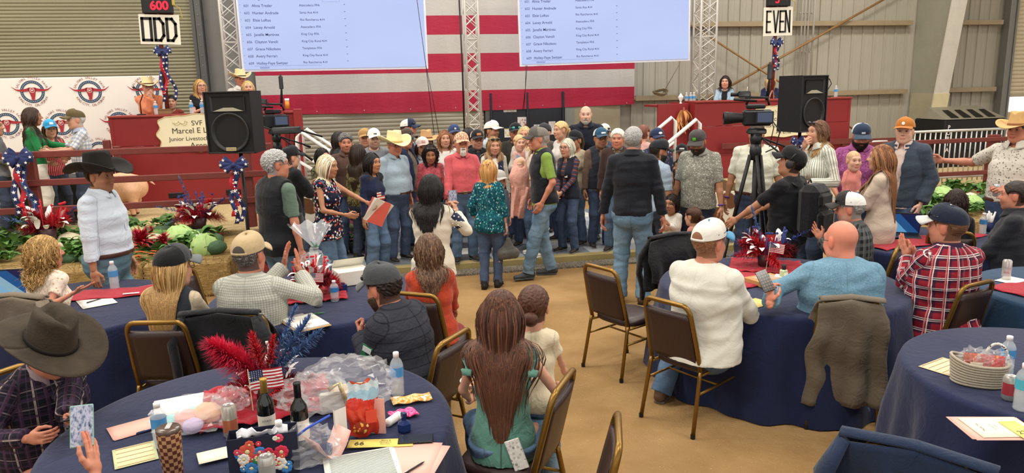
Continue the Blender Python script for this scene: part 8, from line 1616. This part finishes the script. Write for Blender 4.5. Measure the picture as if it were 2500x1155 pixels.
# --- right side -------------------------------------------------------------------
def backpack(c):
 t=thing('backpack','black backpack worn by the camera operator','backpack',(0,0,0));t.parent=None;X,Y,z0=c['pos'];t.location=(X,Y,z0);t.rotation_euler=(0,0,c['rz']);up=c['up']
 PK=C('#131418',.7,.2,.5,O_)
 for nm,(a,d_,b_)in(('pack',((0,-.25,1.20),(.31,.20,.48),.06)),('front_pocket',((0,-.37,1.09),(.25,.07,.22),.03)),('top_pocket',((0,-.36,1.31),(.22,.05,.12),.025)),('side_pocket',((.17,-.25,1.08),(.05,.14,.2),.02))):m=MB();m.at(up(*a),c['M']);m.box((0,0,0),d_,b_);m.build(nm,PK,t,False)
 for s in(-1,1):m=MB();m.tube([up(s*.09,-.13,1.42),up(s*.11,-.02,1.50),up(s*.12,.12,1.38),up(s*.15,.10,1.15),up(s*.15,-.13,1.0)],.022,8,flat=.4);m.build('strap',BLACK,t,True)
 m=MB();m.tube([up(-.12,-.31,1.25),up(.12,-.31,1.25)],.005,5);m.tube([up(-.03,-.2,1.46),up(0,-.2,1.5),up(.03,-.2,1.46)],.008,6);tag(m.build('zip',DKGREY,t,True),kind='stuff')
 g=MB().at(c['Hm'][1],c['Hm'][0])
 for k in(1,-1):g.lathe([(.02,0),(.035,.01),(.035,.02),(.0,.022)],14,c=(0,0,0))if False else g.ball((k*.088,-.005,.0),(.016,.034,.038),10,8)
 g.tube([(-.09,-.0,.03),(-.096,-.02,.08),(0,-.045,.148),(.096,-.02,.08),(.09,0,.03)],.007,6);g.build('headset',DKGREY,c['o'],True)
person('camera operator in a black tee and cap with headset, hand on the pan bar',('t',1942,355,6.75),-118,top=T(C('#14161a'),.9),bot=J(C('#1a1c22')),b=1.12,belly=.05,hair=('short','#1a1512'),hat=cap('#1b1b1d'),skin='t',head=(-15,-14,0),la=(-.30,.46,1.02),ra=(.16,.42,1.10),lod=0,extra=backpack)
person('woman in a green striped shirt with her hand at her mouth',('t',1998,292,7.7),-55,sex='f',top=T(plaid('#e6e6da',[(0,.022,.007,0,'#6a7a6a',.8)]),1.9,col=C('#e6e6da')),bot=J(JD),hair=('long','#6a4a34',dict(len=.34,tip='#c09a64',wave=.005,n=650,w=.0055)),ra=(.0,.17,1.47),la=(-.12,.2,1.15),rh=('grip',(-.6,.1,.7),(0,-1,.2)),lod=1,extra=headglasses)
person('black-bearded man in a purple print shirt and navy cap, looking down',('t',2106,294,8.0),8,top=shirt(blotch(('#a0568c','#8a4078','#b878a4','#7a3468'),70.,True),.95),bot=J(JD),b=1.1,hat=cap('#27364f','#3a4a5e','#d6dade',patch=PAT('#c9d2da','r',.035,.016)),hair=('short','#1c1512'),beard=('full','#17100d',.05),skin='r',head=(-3,20,0),ra=(.20,.2,1.0),la=(-.2,.2,1.0),lod=1)
person('baby in a coral top with a pacifier clip',('t',2086,369,7.35),25,ht=.74,sex='f',z0=1.02,sit=True,seat=.06,top=T(C('#e8938a'),1.7),bot=J(denim('#5f7f9c','#8fa9be',.5)),hair=('short','#c9a27a',dict(thick=.002)),skin='p',shoe=None,legs=((.06,.14,-.1),(-.06,.14,-.1)),bust=0,lod=1,b=1.2)
person('long auburn-haired woman in a beige cardigan carrying the baby',('t',2152,352,6.95),-98,sex='f',top=T(BLKC,.5,v=.1),over=dict(name='cardigan',m=C('#cbb9a6',.9),sl=1.95,open=(.06,.07),hem=.62,e=.022),bot=J(JD),hair=('long','#7a4c2e',dict(len=.62,c2='#9a6a42',n=800)),ra=(.06,.30,1.10),la=(-.02,.34,1.14),head=(-4,0,0),lod=1,bust=.055)
def pocketp(c):m=MB();m.at(c['up'](.085,.150,1.24),c['M']);m.box((0,0,0),(.10,.010,.16),.004);m.build('chest_pocket',C('#56616e',.8,.1,.3,O_),c['clo']['over'])
person('young man in a rust cap and slate zip jacket, hands in pockets',('t',2212,284,7.8),-18,top=shirt(C('#d8c4bc')),over=dict(name='jacket',m=C('#3b4654'),sl=1.97,open=(.0,.055),col=C('#3b4654'),colh=.055,hem=.88,e=.024),bot=J(JM),b=1.04,hat=cap('#b5702c','#b5702c','#c28a4a',flatb=.25,patch=PAT('#ece6da','o',.03,.03)),skin='p',hair=('short','#3a281c'),ra='pocket',la='pocket',head=(-8,0,0),lod=1,extra=pocketp)
def heldcan(c):
 wr,d,pn,xb=c['hands'][-1];p=c['wl'](wr+d*.09+pn*.035);t=thing('drink_can','silver can held by the man at the right edge','can',(p[0],p[1],p[2]-.06));m=MB();m.lathe([(.026,0),(.033,.01),(.033,.11),(.027,.122)],18);m.build('can_body',plain('#b9bcc0',.3,.6),t,True);m=MB();m.lathe([(.027,.122),(.0,.119)],18,cap=False);m.build('lid',ALU,t,True)
person('man in a straw hat and small-print shirt leaning on the rail at the right edge',('t',2492,268,7.3),-28,top=shirt(blotch(('#cfcabd','#cfcabd','#7f7a6c','#cfcabd','#a59f90'),60.),.85,tuck=True),bot=J(denim('#24406a','#4a6a94',.4)),belt=BELT,b=1.15,belly=.06,hat=cow_(plain('#c9a46c',.8,sc=40,bump=.3),'#8a5a34',curl=.05),skin='r',ra=(.62,.10,1.30),la=(-.10,.28,1.10),rh=('relax',),lh=('grip',(.3,.8,.2),(.6,0,-.4)),pole={1:(.3,-.6,-.5),-1:None},lod=1,extra=heldcan)
# --- seated ---------------------------------------------------------------------
CL=lambda c,lab,**k:sit_chair(c,lab,**k)
c=person('curly blonde woman in a cream eyelet blouse raising her open hand',('t',104,577,5.35),140,sex='f',sit=True,hs=1.1,b=1.12,top=T(blotch(('#eadccb','#eadccb','#c9a58c','#eadccb','#dcc0aa'),55.),.55),bot=J(JM),hair=('curly','#a07c46',dict(len=.24,wave=.014,wf=75,n=900,c2='#c29c60',w=.0052)),head=(35,0,0),skin='r',ra=(*D(190,712,5.2),'w'),rh=('flat',(.85,.3,.35),(-.3,.2,.9)),la='table',lod=0)
k=CL(c,'brown chair of the curly-haired woman, tan jacket over its back');draped(k,'tan quilted jacket over the chair of the curly-haired woman',C('#75695a',.9,.2,.5,O_),.56,.4,.5,sl=True)
def pin(c):
 m=MB();m.at(c['Hm'][1],c['Hm'][0]@rotm('z',1.15+pi/2)@rotm('x',pi/2));
 m.lathe([(.024,.102),(.024,.106),(.0,.107)],20,c=(0,.085,0));m.build('button_pin',blotch(('#9fc0d0','#c9a070','#6f9fc0','#e0c8a0'),90.,False,O_),c['clo']['hat'],True)
c=person('long straight-haired blonde woman in a black trucker cap and cream sweater',('t',418,603,4.75),155,sex='f',sit=True,b=1.15,hs=1.14,top=T(C('#cdbda2'),1.95),over=dict(m=C('#2c3038'),e=.03),bot=J(JD),hair=('long','#b8945e',dict(len=.50,c2='#8f6a3c',n=1500,seg=14,taper=.8,w=.0048)),hat=cap('#3a3c3e','#6a6f70','#17181a'),glasses='#5a3030',head=(28,0,0),ra='table',la='table',lod=0,extra=pin)
k=CL(c,'brown chair of the blonde woman in the trucker cap')
c=person('man in a tan cap and grey gingham shirt clapping beside his ear',('t',603,573,4.85),160,sit=True,hs=1.16,top=shirt(ging('#c9c8bc','#7f857e',.016)),bot=J(JM),b=1.42,belly=.05,hair=('short','#4a4440',dict(gray=.2)),hat=cap('#b9a27c','#b9a27c','#b9a27c',hole=True),skin='r',ra=(.30,.26,1.45),la=(.16,.32,1.50),rh=('flat',(-.1,.2,.95),(-.8,0,.1)),lh=('flat',(.2,.2,.95),(.8,0,.1)),head=(10,0,0),lod=0,extra=lambda c:wrist(c,-1,'#222428'))
k=CL(c,'brown chair of the man in the gingham shirt');draped(k,'black down jacket over the gingham man\'s chair',C('#15171c',.75,.2,.8,O_),.60,.4,.62,sl=True,seed=4,dx=-.10)
def patchx(c):
 sh,el,wr=c['J'][-1];p=sh+(el-sh)*.55;m_=c['M'];n_=unit(np.cross(el-sh,A3(0,1,.2)));n_=n_ if n_[0]<0 else-n_;u=unit(el-sh);w_=np.cross(u,n_);R=np.stack([w_,n_,-u],1);m=MB();m.at(p+n_*.075,R);m.box((0,0,0),(.075,.006,.085),.002);o=m.build('sleeve_patch',plain('#1f7a4a',.6),c['clo']['over']);m=MB();m.at(p+n_*.079,R);m.box((0,0,.015),(.06,.004,.035));m.build('patch_print',plain('#dfe8e2',.6),o)
c=person('man in a dark grey cap and charcoal puffer jacket, fist at his chin',('t',925,634,4.25),-128,sit=True,hs=1.14,lean=14,top=shirt(C('#d6d3c8')),over=dict(name='puffer_jacket',m=plaid('#34363f',[(1,.055,.006,0,'#1f2026',.9)],fold=.8),sl=1.97,e=.034,col=C('#34363f'),colh=.05),bot=J(JX),b=1.45,hair=('short','#2a2019',dict(curly=.6)),hat=cap('#3f4144','#57595a','#3f4144',sun=True),beard=('full','#3a2a1e'),skin='r',la=(-.05,.30,1.36),ra=(.05,.32,1.30),lh=('fist',(.2,.3,.9),(.4,-.6,0)),rh=('fist',(-.2,.3,.9),(-.4,-.6,0)),head=(12,0,0),lod=0,extra=patchx)
k=CL(c,'brown chair of the man in the puffer jacket')
c=person('brown-haired woman in a rust orange shirt seen from behind',('t',1045,571,5.2),178,sex='f',sit=True,hs=1.08,top=T(C('#b8442a'),1.9,col=C('#b8442a')),bot=J(C('#8a2a2a')),b=1.25,hair=('long','#5a4032',dict(len=.30,c2='#7d6048',n=900,wave=.005)),la='table',ra='table',head=(-12,0,0),lod=0)
k=CL(c,'brown chair of the woman in rust orange',dy=.05,drz=-.45)
c=person('man in a worn dark cowboy hat and purple plaid shirt bent over his phone',('t',122,752,3.35),32,sit=True,hs=1.1,lean=14,top=shirt(plaid('#1e1d28',[(0,.085,.007,0,'#b9a6a0',.75),(1,.085,.006,0,'#8f7f88',.6),(0,.085,.014,.5,'#4a2f48',.8),(1,.085,.014,.5,'#3a2a44',.8),(0,.028,.003,.2,'#5a4a5c',.5),(1,.028,.003,.2,'#5a4a5c',.4)])),bot=J(JX),b=1.4,belly=.06,hair=('short','#3a2a20'),hat=cow_(plain('#3b3226',.9,var=.5,sc=14,bump=.3),'#241e18',size=1.06,brim=.105,curl=.035,crown=.125),skin='r',head=(0,12,0),ra=(*D(150,1095,3.0),'w'),la=(*D(248,1058,3.02),'w'),lh=('hold',(.2,.9,.3),(.6,0,.6)),rh=('hold',),lod=0,seat=.46)
def hold_phone(c,k,lab,tilt,case='#17181c',scr=None,off=(0,0,0)):
 wr,d,pn,xb=c['hands'][k];p=c['wl'](wr+d*.10+pn*.035+np.array(off));f=unit(A3(*(-p))*A3(1,1,0));R=rotm('z',math.atan2(-p[1],-p[0])+pi/2)@rotm('x',tilt);return phone(p,R,lab,'#17181c',case,scr)
hold_phone(c,-1,'black phone held over the table by the plaid-shirted man',-.25)
k=CL(c,'brown chair under the man in the worn cowboy hat')
m=MB();m.at(c['up'](-.09,.215,1.22),c['M']);m.tube([(0,0,0),(0,.002,.10)],.006,6);m.build('pen',WHITEP,c['clo']['top'],True)
c=person('girl with very long brown hair in a sage ruffled top',('t',1222,708,3.45),172,sex='f',sit=True,seat=.46,top=T(C('#5f8f80',.85,.14,.8),.12),bot=J(JM),b=.95,hair=('long','#4a2c20',dict(len=.60,c2='#6a4430',n=1300,seg=15,taper=.7)),skin='l',la=(-.24,.30,1.02),ra=(.30,.28,1.10),lh=('hold',(.3,.9,.1),(.2,0,.9)),lod=0,bust=.03)
wr,d,pn,xb=c['hands'][-1];p=c['wl'](wr+d*.10+A3(-.02,.02,.02));t=thing('paper_bowl','white paper bowl of snacks held by the long-haired girl','bowl',tuple(p));m=MB();m.lathe([(.04,0),(.075,.035),(.085,.04),(.072,.036),(.038,.005),(.0,.005)],24,cap=False);m.build('bowl',WHT,t,True);m=MB();r=np.random.default_rng(2)
for i in range(22):a=r.uniform(0,6.3);q=r.uniform(0,.05);m.ball((q*math.cos(a),q*math.sin(a),.022+r.uniform(0,.012)),r.uniform(.007,.012),6,4)
tag(m.build('snacks',plain('#c98a3f',.7,var=.3,sc=40),t,True),kind='stuff')
for s in(-1,1):
 m=MB();m.sheet(lambda u,v:tuple(c['up'](s*(.150+.045*v+.012*math.sin(u*34)*v),-.10+.2*u,1.43-.09*(2*u-1)**2+.018*math.sin(u*34)*v)),24,4,.003);m.build('ruffle',C('#5f8f80',.85,.14,.8,O_),c['clo']['top'],True)
p=c['wl'](c['up'](.09,-.16,.93));phone(p,rotm('z',c['rz'])@rotm('x',1.45)@rotm('z',.35),'phone in a white patterned case in the girl\'s back pocket','#e6e4de','#d9d7d0',blotch(('#e8e6e0','#c9c7c0','#f2f0ea','#9a9890'),60.,True,O_))
k=chair(c['pos'][0]+.02,c['pos'][1]+.02,frz(c['pos'][0],c['pos'][1],-112),'brown chair turned sideways under the long-haired girl')
person('girl with a braided brown bun in a cream top leaning beside her',('t',1303,698,3.75),170,sex='f',top=T(C('#e2d6b8'),.5),bot=J(JL),hair=('bun','#4f2f22',dict(z=-.03)),skin='l',ra=(.24,.26,.95),la=(-.12,.3,1.1),lod=0,bust=.03)
c=person('man in a white snapback and off-white long-sleeved tee seen from behind',('t',1733,540,4.75),150,sit=True,hs=1.14,top=T(C('#d9d8cc',.85,.08,.35),2.0,hem=.86),bot=J(JM),b=1.45,belly=.05,hair=('short','#8a5f44'),hat=cap('#d9d5cb','#4a8fb8','#e2dfd6',hole=True,sun=True),skin='r',la='table',ra='table',head=(8,0,0),lod=0,footw=((1745,950),(1622,948)),shoe=('boot','#5a4634','#6a625a'))
k=chair(1.95+.19,4.38+.10,math.atan2(.47,.88)-pi/2,'brown chair with brass legs under the man in off-white')
chair(*(lambda a,b:((a[0]+b[0])/2+.24,(a[1]+b[1])/2+.12,math.atan2(b[0]-a[0],-(b[1]-a[1]))-pi/2))(P(1425,893),P(1525,935)),'empty brown chair standing beside the man in off-white')
c=person('bald man with glasses in a light denim shirt holding a calculator phone',('t',2052,543,4.85),-168,sit=True,hs=1.2,top=shirt(blotch(('#7096ac','#6a90a8','#7ea3b8','#6288a0'),120.,True),1.9),bot=J(JM),b=1.62,belly=.08,hair=('bald','#8a7a6a'),glasses='#2a2a2a',skin='#d98c74',la=(*D(1868,735,4.72),'w'),ra=(.24,.34,1.0),footw=((2080,985),(1945,985)),pole={-1:(-.9,-.3,-.5)},lh=('hold',(.0,.35,.9),(.6,.5,0)),head=(-28,8,0),lod=0)
n=NT('calc');n.base('#08090b');v=n.n('TexVoronoi');v.inputs['Scale'].default_value=7;v.inputs['Randomness'].default_value=0;n.l(n.coord('Generated',(.6,1,1)),v.inputs['Vector']);n.base(n.mix(n.math('LESS_THAN',v.outputs['Distance'],.33),'#08090b','#6a5a4a'));CALC=n.fin(.15,.5)
p=D(1868,686,4.70);phone(p,rotm('z',math.atan2(-p[1],-p[0])+pi/2)@rotm('x',.95)@rotm('z',.45),'black phone showing a calculator in the bald man\'s hand','#17181c','#17181c',CALC)
k=CL(c,'brown chair with a taupe vest hung on its back');draped(k,'taupe vest hung over the bald man\'s chair',C('#6b6153',.85,.12,.6,O_),.45,.34,.76,seed=6)
c=person('man in a black and white cap and dark plaid flannel clapping',('t',2075,467,6.3),-100,sit=True,hs=1.1,lean=6,top=shirt(plaid('#26282a',[(0,.06,.028,0,'#5c5f5e',.6),(1,.06,.028,0,'#5c5f5e',.6),(0,.06,.006,.6,'#8f9290',.5)])),bot=J(JD),b=1.25,hair=('short','#8d8a84'),hat=cap('#2c2a2a','#3a3636','#e8e6e0',sun=True),skin='r',beard=('stubble','#a8a098'),ra=(.03,.30,1.36),la=(-.03,.30,1.36),rh=('flat',(-.05,.5,.85),(-.9,0,0)),lh=('flat',(.05,.5,.85),(.9,0,0)),lod=0)
k=CL(c,'brown chair of the man in dark flannel')
c=person('man in a red plaid shirt and navy cap clapping',('t',2318,504,5.1),-142,sit=True,hs=1.16,top=shirt(plaid('#8e2030',[(0,.075,.034,0,'#1c2038',.75),(1,.075,.034,0,'#1c2038',.75),(0,.075,.005,.62,'#ece6e0',.9),(0,.075,.005,.78,'#ece6e0',.9),(1,.075,.005,.62,'#ece6e0',.85),(1,.075,.005,.78,'#ece6e0',.85),(0,.075,.012,.7,'#c23a44',.7)])),bot=J(JM),b=1.42,belly=.07,hair=('short','#6a4a36'),hat=cap('#1c2436','#c9c9c6','#1c2436',sun=True),skin='r',beard=('stubble','#8a6a52'),head=(-30,0,0),ra=(.02,.36,1.30),la=(-.06,.36,1.34),rh=('flat',(-.25,.45,.85),(-.9,0,0)),lh=('flat',(-.1,.5,.85),(.9,0,0)),lod=0,extra=lambda c:wrist(c,-1,'#4a2a6a'))
k=CL(c,'brown chair of the man in red plaid',dy=.08,drz=.35)
c=person('dark curly-haired woman at the laptop table seen from behind',('t',2337,463,6.9),178,sex='f',sit=True,top=T(BLKC),bot=J(JX),hair=('curly','#2a1a16',dict(len=.26,wave=.012,n=500)),lod=1)
k=CL(c,'brown chair of the dark curly-haired woman')
c=person('man in a dark shirt sitting in profile at the right edge',('t',2482,443,6.2),-95,sit=True,top=shirt(C('#23262c')),bot=J(JX),b=1.15,belly=.05,hair=('short','#2a2019'),beard=('stubble','#6a5a4c'),skin='r',la='lap',ra='lap',lod=1)
k=CL(c,'brown chair of the man in profile at the right edge')
c=person('person in khaki trousers cut off by the right edge',('n',*(D(2640,600,4.75)[:2])),-88,ht=1.75,sit=True,top=T(C('#6a7486')),bot=dict(m=C('#b59c78',.85,.1,.6),name='trousers'),lod=1,hair=('short','#4a3a2c'))
k=CL(c,'brown chair of the person in khaki')
q=P(2190,640,0);chair(q[0],q[1]+.5,2.9,'brown chair pushed in beside the laptop');q=D(492,640,5.6);chair(q[0],q[1],-2.2,'dark chair across the left table from the blonde woman')
q=D(1330,1155,2.85);chair(q[0],q[1],frz(q[0],q[1],-95),'brass-framed chair cut off by the bottom edge')
q=D(2262,1155,2.78);k=chair(q[0],q[1],frz(q[0],q[1],172),'chair under the navy jacket at the bottom right');draped(k,'navy jacket over the chair at the bottom right',C('#1b2a44',.8,.15,.7,O_),.62,.45,.6,sl=True,seed=9)
q=D(1690,640,6.35);k=chair(q[0],q[1],frz(q[0],q[1],35),'chair under a black jacket across from the man in off-white');draped(k,'black jacket heaped on the chair beside the little girl',C('#15161a',.8,.2,.8,O_),.6,.4,.5,sl=True,seed=12)
# the filming neighbour below the frame
c=person('filming neighbour at the bottom left, only a raised hand in view',('n',*(D(-70,1100,1.75)[:2])),160,ht=1.52,seat=.40,sex='m',sit=True,lean=22,top=T(C('#3a4658'),1.6),bot=J(JX),hair=('short','#3a2a20'),skin='r',ra=(*D(236,1150,2.36),'w'),la='lap',rh=('flat',(-.12,.25,.95),(-.85,.4,.1)),lod=0)
PV=PVIEW
p=D(200,1040,2.42);phone(p,rotm('z',math.atan2(-p[1],-p[0])+pi/2)@rotm('x',1.0)@rotm('z',-.12),'phone in a mint case filming the stage','#8fc0a8','#7fb49c',PV,w=.074,h=.15)
k=CL(c,'chair of the filming neighbour below the frame')
